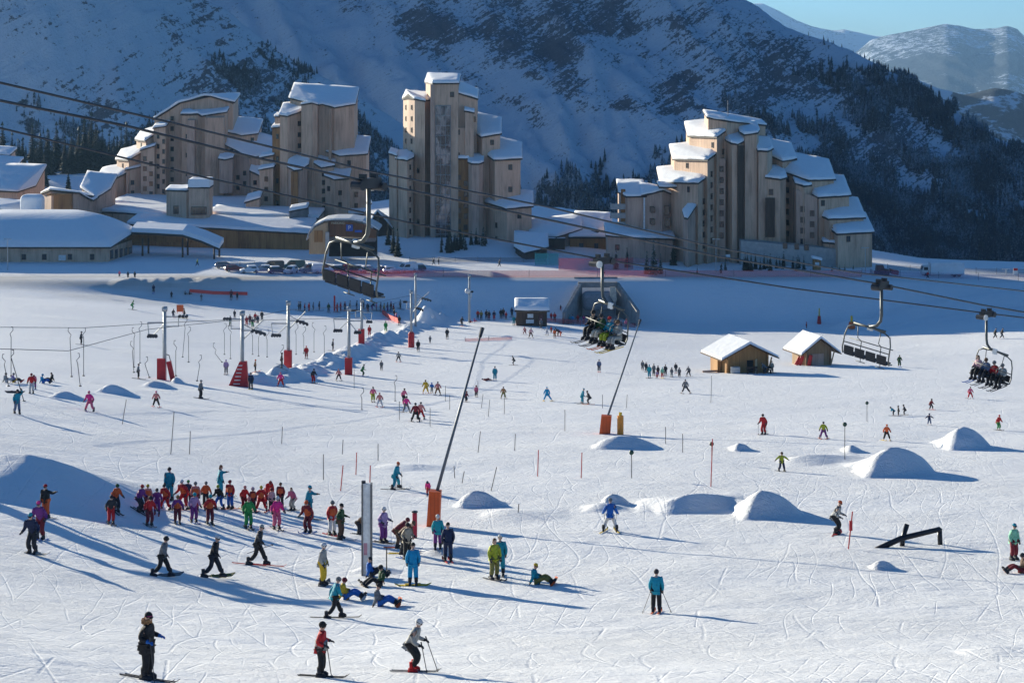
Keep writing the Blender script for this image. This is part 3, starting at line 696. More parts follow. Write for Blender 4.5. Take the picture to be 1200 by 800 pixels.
# ---- village centre roofs on the left
def flat(px0,px1,y,rowt,zb,depth,rise,**k): return (([(px0,y,rowt),(px1,y,rowt if 'r1' not in k else k.pop('r1'))],zb,depth,rise),k)
vc=building('village_hall','long low complex of flat snow covered roofs over curved timber walls','building',300,500,-50)
vol(vc,[(130,528,240),(215,520,247),(290,516,250),(425,512,252)],-50,30,(.3,.6),.5,wall=WOODG,snow=.9)
vol(vc,[(108,512,249),(150,500,251),(195,497,256)],-50,24,(.3,.3),.4,wall=WOOD,snow=.9)
vol(vc,[(243,500,252),(285,496,255),(360,494,256),(372,494,257)],-50,17,(.3,.6),.4,wall=WOOD,snow=.8)
vol(vc,[(150,486,264),(222,480,267),(290,477,271),(362,474,275)],-50,16,(1.0,1.6),.5,wall=WOODO,snow=.8)
vol(vc,[(195,495,224),(218,490,225),(222,491,224)],-50,6,(.4,.4),.4,wall=WOOD,snow=.5,wins=[(0,.5,[])])
vol(vc,[(221,490,221),(245,492,221)],-50,6,(.2,.2),.3,wall=WOOD,snow=2.4)
for px in (208,): 
    q=link('window',WINB,vc); q.location=Vector(((px-600)/F*491.9,491.9,zr(246,492)))-vc.location
for px in (229,237): 
    q=link('window',WINB,vc); q.location=Vector(((px-600)/F*489.8,489.8,zr(247,490)))-vc.location
vol(vc,[(339,490,249),(360,492,245)],-45,4,.5,.2,wall=CONCD,snow=.8)

hall=building('ski_hall','wide timber hall under a huge domed hipped roof of snow','building',70,462,-49)
Y=447
pts=[(-120,Y),(126,Y),(155,Y+20),(120,Y+42),(-60,Y+44)]
poly=[((p[0]-600)/F*p[1],p[1]) for p in pts]
mb=MB(); mb.prism(poly,-50,zr(291,Y)); bw(mb,'wall',WOOD,hall)
# dome: eave ring, shoulder ring, top ring
ov=offset(poly,1.0); zE=[zr(290,Y)+.2,zr(290,Y)+.2,zr(270,Y+20),zr(270,Y+20),zr(288,Y)]
mb=MB(); mb.prism(ov,[a-.35 for a in zE],[a for a in zE]); bw(mb,'eave',FASCIA,hall)
cx=(60-600)/F*(Y+22); cy=Y+22; V=[];Fs=[]; n=len(ov); N=9; zt_=zr(247,cy)
sub=[]
for i in range(n):
    a=ov[i];b=ov[(i+1)%n]
    for k in range(8): t=k/8; sub.append((a[0]+(b[0]-a[0])*t,a[1]+(b[1]-a[1])*t,zE[i]+(zE[(i+1)%n]-zE[i])*t))
m_=len(sub)
for j in range(N+1):
    t=j/N
    for (x,y,z_) in sub:
        sx=x+(cx+ (x-cx)*.28 -x)*t; sy=y+(cy-y)*t*.86
        V.append((sx,sy,z_+.5+(zt_-z_-.5)*math.sin(t*math.pi/2)**.9+.12*float(fbm(sx,sy,5,3,3))))
base_=[(x,y,z_+.003) for (x,y,z_) in sub]
V=base_+V
for j in range(N+1):
    for i in range(m_): Fs.append((j*m_+i,j*m_+(i+1)%m_,(j+1)*m_+(i+1)%m_,(j+1)*m_+i))
Fs.append(tuple((N+1)*m_+i for i in range(m_)))
mb=MB(); mb.add(V,Fs); bw(mb,'roof_snow',ROOFSNOW,hall,True)
for px in (28,52,82,108): window(hall,poly[0],poly[1],(px+120)/246,301)
for k in range(5): window(hall,poly[1],poly[2],.15+k*.19,298-k*.8,WINB)
b=MB(); b.box(((73-600)/F*Y,Y-.1,zr(302,Y)),(1.6,.3,1.2)); bw(b,'notice_board',WHITE,hall)

wk=building('covered_walkway','open walkway roof on timber posts joined to the domed hall','shelter',205,460,-49)
def strip(root,pts,w,th,mat,name,snow=.6):
    """roof strip through (px,y,row) points, w deep"""
    V=[]; 
    for (px,y,r_) in pts:
        x=(px-600)/F*y; z_=zr(r_,y); V+=[(x,y,z_),(x,y+w,z_+.8),(x,y+w,z_+.8-th),(x,y,z_-th)]
    Fs=[(4*i+a,4*(i+1)+a,4*(i+1)+(a+1)%4,4*i+(a+1)%4) for i in range(len(pts)-1) for a in range(4)]+[(0,1,2,3),(4*len(pts)-4,4*len(pts)-1,4*len(pts)-2,4*len(pts)-3)]
    mb=MB(); mb.add(V,Fs); r=bw(mb,name,mat,root)
    V2=[]
    for (px,y,r_) in pts:
        x=(px-600)/F*y; z_=zr(r_,y)+.003; V2+=[(x,y,z_),(x,y+w,z_+.8),(x,y+w-.2,z_+.8+snow),(x,y+.2,z_+snow)]
    mb=MB(); mb.add(V2,[tuple(f) for f in Fs]); bw(mb,'roof_snow',ROOFSNOW,r)
    return r
strip(wk,[(154,462,272),(180,460,273),(214,457,275),(236,454,282),(257,452,291)],7,.5,FASCIA,'roof',1.0)
for px,y in ((167,460),(174,466),(214,457),(220,462),(251,453),(257,458)):
    b=MB(); x=(px-600)/F*y; b.tube([(x,y,-49),(x,y,zr(279 if px<230 else 290,y))],.22,6); bw(b,'post',WOODD,wk)
b=MB(); b.box(((190-600)/F*466,467,zr(279,466)),(17,.3,2.0)); bw(b,'fascia_board',WOODO,wk)

gb=building('timber_house','timber house with an open brown gable behind the domed hall','building',78,500,-46)
vol(gb,[(50,500,228),(60,494,224),(92,494,227),(107,500,236)],-50,9,(.6,.6),.9,wall=WOODG,snow=.35)
b=MB(); b.box(((74-600)/F*493.6,493.7,zr(237,493.6)),(4.6,.4,4.0)); bw(b,'timber_panel',WOODO,gb)
b=MB(); b.box(((70-600)/F*493.3,493.3,zr(228,493.3)),(6.4,.8,.5)); bw(b,'beam',WOODO,gb)
dr=MB(); dr.box((0,0,0),(5.4,5,5.2)); 
sd=bpy.data.objects.new('snow_block',dr.mesh('snow_block',ROOFSNOW,False)); COL.objects.link(sd); sd.location=P(38,240,488)
bv=sd.modifiers.new('b','BEVEL'); bv.width=1.3; bv.segments=4
tag(sd,'big lump of snow sagging off the roof left of the open brown gable','snow heap')
lowhouse('timber_house','cream timber hut with a shaded snow roof nearest the foot of the far left tower','building',[
 (([(96,512,221),(112,505,232),(128,512,222)],-50,8,(3.2,2.6)),dict(over=.8,wall=WOODG,snow=.6))],112,508,-48)
lowhouse('timber_house','long house with a blue shaded snow roof at the left edge','building',[
 (([(-60,530,222),(20,520,225),(40,530,219)],-50,12,(5.5,4.5)),dict(over=.8,wall=WOOD,snow=.6,wins=[(0,.75,[]),(0,.9,[])]))],0,525,-46)
lowhouse('timber_house','small brown house below the long blue roof at the left edge','building',[
 (([(-50,498,246),(0,490,246),(27,492,252)],-50,8,(2.0,2.0)),dict(over=.8,wall=WOODO,snow=.7))],0,494,-48)
lowhouse('timber_house','stepped house furthest up at the left edge under the spruces','building',[
 (([(-30,600,180),(10,598,183)],-42,8,(1.5,1.5)),dict(over=.8,wall=WOODG)),
 (([(-30,590,193),(18,588,196)],-42,8,(1.8,1.8)),dict(over=.8,wall=WOODG,wins=[(0,.8,[])])),
 (([(8,580,207),(28,578,206)],-42,8,(1.4,1.4)),dict(over=.5,wall=WOODG))],5,590,-42)

# arched parking entrance with the blue P sign
pe=building('parking_entrance','arched timber parking entrance with a blue P sign and dark opening','building',400,446,-48)
Y=445
arch=[(359,282),(362,272),(368,265),(380,259),(392,257.5),(410,257.5),(425,260),(436,265),(444,270)]
V=[]; 
for (px,r_) in arch:
    for dy in (0,11): x=(px-600)/F*Y; V+= [(x,Y+dy,zr(r_,Y)),(x,Y+dy,zr(r_,Y)+.35)]
Fs=[]
for i in range(len(arch)-1):
    a=4*i;b_=4*(i+1); Fs+=[(a,b_,b_+1,a+1),(a+1,b_+1,b_+3,a+3),(a+2,a+3,b_+3,b_+2),(a,a+2,b_+2,b_)]
mb=MB(); mb.add(V,Fs); rf=bw(mb,'roof',WHITE,pe)
# left facade
poly=[(362,276),(368,267.5),(380,261.5),(384,261),(384,296),(362,276.1)]
V=[((p[0]-600)/F*Y,Y+.4,zr(p[1],Y)) for p in [(362,276),(368,267.5),(380,261.5),(384,261),(384,298),(362,298)]]
mb=MB(); mb.add(V+[(v[0],v[1]+.4,v[2]) for v in V],[tuple(range(6)),tuple(range(11,5,-1))]+[(i,(i+1)%6,6+(i+1)%6,6+i) for i in range(6)]); bw(mb,'front_wall',woodmat('pale_timber',(.55,.36,.20),(.36,.22,.12)),pe)
mb=MB(); mb.box(((373-600)/F*Y,Y+.3,zr(277,Y)),(1.9,.2,2.6)); bw(mb,'door',WOODO,pe)
mb=MB(); mb.box(((383.5-600)/F*Y,Y+.1,zr(284,Y)),(.8,.5,4.6)); bw(mb,'pillar',CONC,pe)
V=[((p[0]-600)/F*(Y+2),Y+2,zr(p[1],Y+2)) for p in [(385,259.5),(410,260),(425,262.5),(441,270),(441,279),(385,277)]]
mb=MB(); mb.add(V+[(v[0],v[1]+.4,v[2]) for v in V],[tuple(range(6)),tuple(range(11,5,-1))]+[(i,(i+1)%6,6+(i+1)%6,6+i) for i in range(6)]); bw(mb,'lintel_wall',woodmat('rust_timber',(.22,.10,.05),(.10,.05,.03)),pe)
mb=MB(); mb.box(((413-600)/F*(Y+7),Y+9,zr(287,Y+7)),(11,.6,5.6)); bw(mb,'dark_interior',plain('dark_interior',(.02,.02,.022),.9),pe)
mb=MB(); mb.box(((412-600)/F*(Y+3),Y+5,zr(281,Y+3)),(10.6,4,.9)); bw(mb,'beam',CONCD,pe)
def text(s,size,mat,loc,parent=None,name='lettering',rz=0,ext=.03,align='CENTER'):
    cu=bpy.data.curves.new(name,'FONT'); cu.body=s; cu.size=size; cu.align_x=align; cu.align_y='CENTER'; cu.extrude=ext
    t=bpy.data.objects.new(name,cu); COL.objects.link(t); bpy.context.view_layer.update()
    dg=bpy.context.evaluated_depsgraph_get(); me=bpy.data.meshes.new_from_object(t.evaluated_get(dg)); bpy.data.objects.remove(t)
    me.name=name; me.materials.clear(); me.materials.append(mat)
    o=link(name,me,parent); o.rotation_euler=(R(90),0,rz)
    o.location=Vector(loc)-(parent.location if parent is not None else Vector((0,0,0))); return o
BLUE=plain('sign_blue',(.03,.10,.42),.4)
mb=MB(); mb.box(tuple(P(409.5,267,Y+1.9)),(1.5,.12,1.45)); bw(mb,'parking_sign',BLUE,pe)
text('P',1.25,WHITE,P(409.5,267,Y+1.8),pe)
text('PARKING',.72,plain('cream_letters',(.62,.58,.42),.5),P(396,261.6,Y+1.9),pe)
mb=MB(); mb.box(tuple(P(420,271,Y+1.9)),(1.6,.1,.5)); bw(mb,'small_sign',BLUE,pe)

# ---- culvert in the bank
cv=empty('tunnel_portal',(0,0,0)); tag(cv,'grey concrete tunnel portal with sloping wing walls set in the shaded bank','tunnel')
gb_=G(703,366); Yt=407.0
xs=lambda px,y=Yt:(px-600)/F*y
cv.location=(xs(703),Yt,-53)
zt_=zr(331,Yt)
PORT=plain('portal_concrete',(.30,.28,.26),.85,.3,.8)
mb=MB()
# wings: triangular walls splaying toward the viewer
def wall3(a,b,th,mat,name):
    (x0,y0,zb0,zt0),(x1,y1,zb1,zt1)=a,b
    d=Vector((x1-x0,y1-y0,0)).normalized(); nn=Vector((-d.y,d.x,0))*th
    V=[(x0,y0,zb0),(x1,y1,zb1),(x1,y1,zt1),(x0,y0,zt0)]; V+= [(v[0]+nn.x,v[1]+nn.y,v[2]) for v in V]
    mb=MB(); mb.add(V,[(0,1,2,3),(7,6,5,4),(0,4,5,1),(1,5,6,2),(2,6,7,3),(3,7,4,0)]); return bw(mb,name,mat,cv)
wall3((xs(679),Yt,-56,zt_),(xs(659,391),391,-56,zr(366,391)),.6,PORT,'wing_wall')
wall3((xs(722),Yt,-56,zt_),(xs(746,391),391,-56,zr(364,391)),.6,PORT,'wing_wall')
mb=MB(); mb.box((xs(700.5),Yt+.2,zt_-.45),(xs(723)-xs(677),1.2,1.1)); bw(mb,'lintel',PORT,cv)
# barrel
V=[];n_=14; r0=3.6; cx_=xs(700)
for yy in (Yt-.2,Yt+7):
    for k in range(n_+1):
        a=math.pi*k/n_; V.append((cx_-math.cos(a)*r0,yy,-54.2+math.sin(a)*r0*1.35))
Fs=[(k,k+1,n_+1+k+1,n_+1+k) for k in range(n_)]
mb=MB(); mb.add(V,Fs); mb.box((cx_,Yt+7.5,-51),(9,.5,8)); bw(mb,'vault',PORT,cv,True)
mb=MB(); mb.box((cx_,Yt-3.5,zr(345,Yt-3)-1.2),(6.6,5,3.6)); 
ob=bw(mb,'snow_gun_shelter',plain('grey_cover',(.25,.25,.26),.7),cv); ob.name='cover'
bv=ob.modifiers.new('b','BEVEL'); bv.width=1.2; bv.segments=4
mb=MB(); mb.add([(xs(713),Yt-6.2,zr(336,Yt-6)),(xs(719),Yt-6.2,zr(336,Yt-6)),(xs(721),Yt-6.2,zr(351,Yt-6)),(xs(718),Yt-6.2,zr(355,Yt-6)),(xs(713),Yt-6.2,zr(346,Yt-6))]+[(xs(713),Yt-5.9,zr(336,Yt-6)),(xs(719),Yt-5.9,zr(336,Yt-6)),(xs(721),Yt-5.9,zr(351,Yt-6)),(xs(718),Yt-5.9,zr(355,Yt-6)),(xs(713),Yt-5.9,zr(346,Yt-6))],[(0,1,2,3,4),(9,8,7,6,5)]+[(i,(i+1)%5,5+(i+1)%5,5+i) for i in range(5)]); bw(mb,'pale_panel',plain('pale_panel',(.55,.48,.38),.7),cv)

# ---- slope hut and chalets
WSIGN=plain('pale_notice',(.7,.7,.66),.6)
hp=G(623,382); Yh=hp.y; hut=empty('lift_hut',tuple(hp)); tag(hut,'dark brown lift hut with thick snow roof amid the waiting skiers','hut')
hx=lambda px:(px-600)/F*Yh
mb=MB(); W_=hx(642)-hx(606); mb.box((hp.x,hp.y+2,hp.z+1.2),(W_,4,2.9)); bw(mb,'wall',WOODD,hut)
mb=MB(); z0_=zr(365,Yh); 
poly=[(hx(603),Yh-.6),(hx(644),Yh-.6),(hx(644),Yh+4.6),(hx(603),Yh+4.6)]
roofslab(hut,poly,[z0_,z0_,z0_+1.2,z0_+1.2],over=.05,th=.2,snow=.75)
mb=MB(); mb.box((hx(621.5),Yh-.05,zr(370,Yh)),(1.1,.1,.75)); q=bw(mb,'window',WSIGN,hut)
mb=MB(); mb.box((hx(621),Yh-.05,zr(376.5,Yh)),(1.5,.1,.7)); bw(mb,'notice',WSIGN,hut)
mb=MB(); mb.box((hx(634),Yh-.06,zr(374,Yh)),(.9,.1,2.0)); bw(mb,'door',plain('door_red_brown',(.12,.05,.04),.6),hut)

def chalet(px0,px1,row,pxl,label,open_,seedz):
    """gable front between px0 and px1 with its foot on row; pxl: left end of the side eave"""
    a=G((px0+px1)/2,row); y=a.y; x0=(px0-600)/F*y; x1=(px1-600)/F*y; W=x1-x0
    r=empty('chalet',tuple(a)); tag(r,label,'chalet')
    ang=R(16); d=(pxl); 
    # built in local metres: front along local x, depth along +y
    L=d; hw=2.55; hr=4.05
    A=Matrix.Rotation(ang,3,'Z')
    wood=woodmat('chalet_pine',(.50,.27,.10),(.30,.14,.05)) if seedz else woodmat('chalet_grey_pine',(.40,.26,.14),(.24,.15,.08))
    mb=MB(); poly=[(-W/2,0),(W/2,0),(W/2,L),(-W/2,L)]
    V=[(-W/2,0,-.8),(W/2,0,-.8),(W/2,0,hw),(0,0,hr),(-W/2,0,hw)]; V+=[(v[0],L,v[2]) for v in V]
    mb.add(V,[(0,1,2,3,4),(9,8,7,6,5)]+[(i,(i+1)%5,5+(i+1)%5,5+i)[::-1] for i in range(5)])
    w=mb.build('wall',wood,r); 
    mb=MB(); sl_=(hr-hw)/(W/2); e=1.25
    for s_ in (-1,1):
        xo=s_*(W/2+e); zo=hw-sl_*e
        V=[(0,-1.1,hr+.02),(xo,-1.1,zo+.02),(xo,L+.8,zo+.02),(0,L+.8,hr+.02)]; V+=[(v[0],v[1],v[2]+.16) for v in V]
        mb.add(V,[(0,1,2,3),(7,6,5,4),(0,4,5,1),(1,5,6,2),(2,6,7,3),(3,7,4,0)])
    rf=mb.build('roof',WOODD,r)
    mb=MB()
    for s_ in (-1,1):
        xo=s_*(W/2+e-.05); zo=hw-sl_*(e-.05)
        V=[(0,-1.05,hr+.19),(xo,-1.05,zo+.19),(xo,L+.75,zo+.19),(0,L+.75,hr+.19),(0,-.95,hr+.55),(xo*.98,-.95,zo+.5),(xo*.98,L+.65,zo+.5),(0,L+.65,hr+.55)]
        mb.add(V,[(0,1,2,3),(7,6,5,4),(0,4,5,1),(1,5,6,2),(2,6,7,3),(3,7,4,0)])
    mb.build('roof_snow',ROOFSNOW,rf)
    for s_ in (-1,1):
        mb=MB(); mb.tube([(s_*W/2,-.1,.2),(s_*(W/2+.2),-.8,hw-.35)],.12,6); mb.tube([(s_*(W/2-.1),-.12,-.5),(s_*(W/2-.1),-.12,hw)],.14,6); mb.build('brace',wood,r)
    mb=MB(); mb.box((-W/2-.35,L*.45,.9),(.5,1.6,2.6)); mb.build('side_buttress',wood,r)
    if open_:
        mb=MB(); mb.box((.35,-.03,.75),(.9,.1,2.1)); mb.build('doorway',plain('dark_interior',(.02,.02,.022),.9),r)
        mb=MB(); mb.box((1.15,-.35,.95),(.75,.08,2.0),rz=.8); mb.build('door',plain('open_door',(.55,.42,.25),.6),r)
        mb=MB(); mb.box((-.4,-1.6,-.12),(W+2.4,3.0,.24)); mb.build('deck',WOODG,r)
    else:
        mb=MB(); mb.box((-.1,-.05,.7),(1.9,.12,2.1)); mb.build('shutter',WOODG,r)
    for o in [r]: o.rotation_euler=(0,0,ang)
    return r,a,W
ch1,ca,cw=chalet(850,902,437,6.2,'orange pine chalet with open door and deck, left of two on the slope',True,1)
ch2,cb,cw2=chalet(943,975,428,5.0,'smaller greyer chalet with red sleds stacked against its side',False,0)
# ================================================================== lifts, poles, street things
STEEL=plain('galvanised_steel',(.42,.43,.43),.45,.2,2.0,.5); DARKSTEEL=plain('dark_steel',(.06,.06,.065),.5,.3,2.0,.4)
REDPAD=plain('red_padding',(.50,.025,.03),.6,.2,1.5); ORPAD=plain('orange_padding',(.75,.13,.03),.6,.15,1.0)
RUBBER=plain('black_rubber',(.025,.025,.027),.6); YEL=plain('yellow_paint',(.7,.45,.03),.5)
TEALP=plain('teal_mesh',(.10,.42,.40),.6)
def at(px,row,y): return P(px,row,y)

# ---- chairlift cables (each one thing) and chairs
def cable(pts,r,label,n=24,sag=0.0):
    pts=[Vector(p) for p in pts]; mid=sum(pts,Vector())/len(pts)
    mb=MB(); mb.tube([p-mid for p in pts],r*.8,6)
    o=mb.build('lift_cable',DARKSTEEL,None,True,mid); tag(o,label,'cable','steel cables across the slope'); return o
def ext(a,b,t): return a+(b-a)*t
D1=P(432,213,66); D3=P(1033,333,94); U2=P(706,304,86); U4=P(1156,367,104)
ud=(D3-D1).normalized()
def ropepts(a,b,t0,t1,lift0,lift1):
    o=[]
    for k in range(13):
        t=t0+(t1-t0)*k/12; p=a+(b-a)*t
        p.z+= (0.0 if 0<=t<=1 else ((t*t*lift0) if t<0 else (t-1)**2*lift1)); o.append(p)
    return o
def fitted(rows,y0,y1):
    """cable through (px,row) pairs with depth growing from y0 to y1 in equal screen ratio"""
    o=[]
    for (px,row,y) in rows: o.append(P(px,row,y))
    return o
cable([P(-400,20,46),P(-200,63,50.5),P(0,118,54),P(150,148,57),P(300,185,61.5)]+[D1]+[P(640,257,74),P(840,300,82.5)]+[D3]+[P(1150,357,101.5),P(1300,383,112),P(1700,430,150)],.05,'near chairlift cable carrying the two empty chairs')
cable([P(-400,70,56),P(-200,108,61),P(0,150,66),P(240,208,72),P(480,261,79)]+[U2]+[P(930,338,94)]+[U4]+[P(1300,384,112),P(1700,418,140)],.045,'lower chairlift cable carrying the two occupied chairs')
cable([P(-400,-25,60),P(-200,38,64),P(0,97,68),P(210,146,76),P(430,200,86),P(640,242,98),P(840,290,112),P(1000,319,126),P(1300,352,160)],.055,'uppermost dark cable crossing in front of the towers')

SEATB=plain('charcoal_seat',(.035,.035,.038),.6); 
CHST=plain('chair_frame_grey',(.10,.105,.10),.45,.2,2.0,.3)
def chair_obj(grip,yaw,label,tl=.17,group='four seat chairs of the chairlift'):
    """yaw: direction the riders face; local +x forward, y across, origin on the cable"""
    r=empty('lift_chair',tuple(grip),yaw); tag(r,label,'lift chair',group)
    def T(mb):
        cs,sn=math.cos(tl),math.sin(tl); y0,z0=.62,-2.08
        mb.v=[(v[0],y0+(v[1]-y0)*cs-(v[2]-z0)*sn,z0+(v[1]-y0)*sn+(v[2]-z0)*cs) for v in mb.v]; return mb
    mb=MB(); mb.box((0,0,-.05),(.95,.30,.34)); mb.tube([(-.5,.22,-.1),(-.5,-.22,-.1)],.16,10); mb.tube([(.5,.28,-.18),(.5,-.28,-.18)],.14,10)
    for k in (-1,1): mb.box((k*.28,0,.14),(.12,.26,.26))
    g=mb.build('grip',DARKSTEEL,r)
    mb=MB(); mb.tube([(.5,.28,-.18),(.5,.36,-.18)],.17,12); mb.build('wheel',WHITE,g)
    mb=MB(); mb.tube([(0,0,-.1),(0,0,-1.45),(0,.05,-1.75),(0,.25,-1.98),(0,.62,-2.06)],[.075]*5,10); mb.build('hanger',CHST,r,True)
    mb=MB(); 
    for s_ in (-1,1):
        mb.tube([(0,0+.62,-2.08),(0,.62+s_*.85,-2.18),(-.0,.62+s_*1.12,-2.32),(-.02,.62+s_*1.22,-2.7),(-.05,.62+s_*1.24,-3.35),(.05,.62+s_*1.24,-3.62),(.45,.62+s_*1.2,-3.66)],.035,8)
    mb.box((0,.62,-2.08),(.10,1.7,.09)); T(mb).build('bail',CHST,r,True)
    mb=MB(); mb.box((0.06,.62,-2.1),(.12,.26,.28)); T(mb).build('number_plate',WHITE,r)
    mb=MB()
    for k in range(4):
        mb.box((.24,.62+(k-1.5)*.585,-3.62),(.5,.50,.06),rot=Matrix.Rotation(-.10,3,'Y'))
    st=T(mb).build('seat',SEATB,r)
    mb=MB()
    for k in range(4): mb.box((-.07,.62+(k-1.5)*.585,-3.40),(.06,.50,.36),rot=Matrix.Rotation(-.14,3,'Y'))
    mb.tube([(-.03,-.58,-3.08),(-.03,1.82,-3.08)],.025,6); T(mb).build('backrest',SEATB,r)
    mb=MB()
    for s_ in (-.62,.62): mb.tube([(0,.62+s_,-2.12),(.05,.62+s_*.9,-2.75),(.42,.62+s_*.85,-2.95),(.44,.62+s_*.85,-3.3)],.022,6)
    mb.tube([(.42,-.55,-2.95),(.42,1.79,-2.95)],.024,6)
    for k in (-1,1): mb.tube([(.44,.62+k*.53,-3.3),(.62,.62+k*.53,-4.0)],.02,6); mb.tube([(.62,.62+k*.53-.25,-4.0),(.62,.62+k*.53+.25,-4.0)],.02,6)
    T(mb).build('safety_bar',CHST,r,True)
    return r
yaw_u=math.atan2((U2-U4).y,(U2-U4).x); yaw_d=math.atan2(ud.y,ud.x)
CH1=chair_obj(D1,yaw_d,'large empty chair hanging in front of the parking entrance, nearest the camera')
CH3=chair_obj(D3,yaw_d,'empty chair hanging to the right of the two chalets')
CH2=chair_obj(U2,yaw_u,'chair with four riders, one in a red hat, in front of the tunnel portal',-.17)
CH4=chair_obj(U4,yaw_u,'chair with four riders at the right edge of the picture',-.17)
for c_ in (CH2,CH4): c_.scale=(.92,.92,.92)

# ---- drag lift pylons: thing > mast, arm, roller battery, padding
def pylon(px,row,toprow,label,arms,pad='box',group='drag lift pylons'):
    g=G(px,row); y=g.y; H=zr(toprow,y)-g.z; r=empty('drag_lift_pylon',tuple(g)); tag(r,label,'pylon',group)
    mb=MB(); mb.tube([(0,0,-.5),(0,0,H)],[.22,.19],10); mb.tube([(-.28,0,H),(.28,0,H)],.3,10) if H>6 else None; mb.build('mast',STEEL,r,True)
    mb=MB(); n_=int(H/.45)
    for k in range(n_): mb.box((0,-.27,.6+k*.42),(.36,.03,.04))
    for sx in(-1,1): mb.box((sx*.18,-.27,H/2),(.03,.03,H-1))
    mb.build('ladder',STEEL,r)
    s_=y/F
    for (dx,dr,up,kind) in arms:
        # dx,dr: tip offset in reference pixels; converted to metres at this pylon
        x=dx*s_; z_=H-(dr*s_)
        mb=MB()
        if kind=='frame':
            mb.tube([(0,0,z_),(x,0,z_)],.08,6); mb.tube([(x,0,z_),(x*.93,0,z_-1.3)],.06,6); mb.tube([(0,0,z_-.1),(x*.62,0,z_-1.35)],.06,6); z2=z_-1.45
            mb.build('arm',STEEL,r); mb=MB()
            mb.box((x*.72,0,z2),(abs(x)*.55,.25,.28),rot=Matrix.Rotation(.05,3,'Y'))
            for k in range(4): mb.tube([(x*(.5+.15*k),-.2,z2-.12),(x*(.5+.15*k),.2,z2-.12)],.17,8)
            mb.build('roller_battery',DARKSTEEL,r)
        elif kind=='hook':
            mb.tube([(0,0,z_),(x,0,z_)],.08,6); mb.tube([(x*.6,0,z_),(x*.6,0,z_-1.1)],.06,6); mb.tube([(0,0,z_-1.1),(x*.62,0,z_-1.1)],.06,6); mb.build('arm',STEEL,r)
            mb=MB()
            for k in range(3): mb.tube([(x*(.65+.15*k),-.2,z_+.05),(x*(.65+.15*k),.2,z_+.05)],.18,8)
            mb.build('roller_battery',DARKSTEEL,r)
        else: # brace
            mb.tube([(0,0,z_-2.3),(x,0,z_)],.08,6); mb.tube([(0,0,z_-1.2),(x*.95,0,z_-1.2)],.08,6); mb.tube([(0,0,z_-.4),(x*.6,0,z_-1.2)],.05,6); mb.build('arm',STEEL,r)
            mb=MB(); mb.box((x*.8,0,z_-1.35),(abs(x)*.7,.25,.25),rot=Matrix.Rotation(.3 if x>0 else -.3,3,'Y'))
            for k in range(4): mb.tube([(x*(.5+.2*k),-.2,z_-1.3-.12*k),(x*(.5+.2*k),.2,z_-1.3-.12*k)],.17,8)
            mb.build('roller_battery',DARKSTEEL,r)
    mb=MB()
    if pad=='box': mb.box((-.05,-.05,1.0),(.95,.9,2.5)); mb.build('padding',REDPAD,r)
    elif pad=='slant':
        mb.box((-.35,-.15,1.1),(.95,.5,2.7)); mb.build('padding',REDPAD,r)
        mb=MB(); mb.box((.75,-.2,1.0),(.5,.5,2.3),rot=Matrix.Rotation(-.22,3,'Y')); mb.build('padding',REDPAD,r)
        mb=MB(); mb.tube([(.2,0,2.9),(.5,0,2.8),(.7,0,2.0)],.05,6); mb.build('control_arm',DARKSTEEL,r)
    elif pad=='wedge':
        V=[(-1.7,-.4,-.2),(.7,-.4,-.2),(.5,-.4,2.9),(-.3,-.4,2.9)]; V+=[(v[0],.5,v[2]) for v in V]
        mb.add(V,[(0,1,2,3),(7,6,5,4),(0,4,5,1),(1,5,6,2),(2,6,7,3),(3,7,4,0)]); mb.build('padding',REDPAD,r)
        mb=MB()
        for k in range(6): mb.box((-.2-.08*k,-.43,2.5-.42*k),(.5+.05*k,.05,.1))
        mb.build('step',WHITE,r)
    elif pad=='round':
        mb.tube([(0,0,-.2),(0,0,2.3),(0,0,2.6)],[.52,.52,.3],12); mb.build('padding',REDPAD,r)
    return r
pylon(193,445,362,'drag lift pylon furthest left, with two red pads at its foot',[(-20,16,0,'frame'),(27,9,0,'hook')],'slant')
pylon(284,453,367,'drag lift pylon with the wide slanted red pad and white steps',[(-22,7,0,'hook'),(24,8,0,'brace')],'wedge')
pylon(338,431,355,'drag lift pylon third from left with plain red pad',[(-20,24,0,'frame'),(20,10,0,'brace')],'box')
pylon(409,439,362,'drag lift pylon with red pad in front of a second, closer to the camera',[(-18,12,0,'frame'),(14,14,0,'frame')],'box')
pylon(424,402,352,'small drag lift pylon with red pad just behind another pylon',[(-12,12,0,'hook'),(12,14,0,'frame')],'box')
pylon(482,407,342,'drag lift pylon with rounded red pad below the queue',[(12,10,0,'brace'),(-9,12,0,'hook')],'round')
pylon(487,382,322,'tall thin drag lift pylon behind the rounded red pad one',[(16,20,0,'brace')],'none')
pylon(550,378,323,'thin lift mast with a round white lamp left of the lift hut',[(4,19,0,'hook')],'none')
m=MB(); m.ball((0,0,0),.55); lp=[o for o in COL.objects if o.get('label','').startswith('thin lift mast')][0]
yy=lp.location.y; o=m.build('floodlight',WHITE,lp,True); o.location=(-1.9*yy/F,0,zr(341,yy)-lp.location.z)
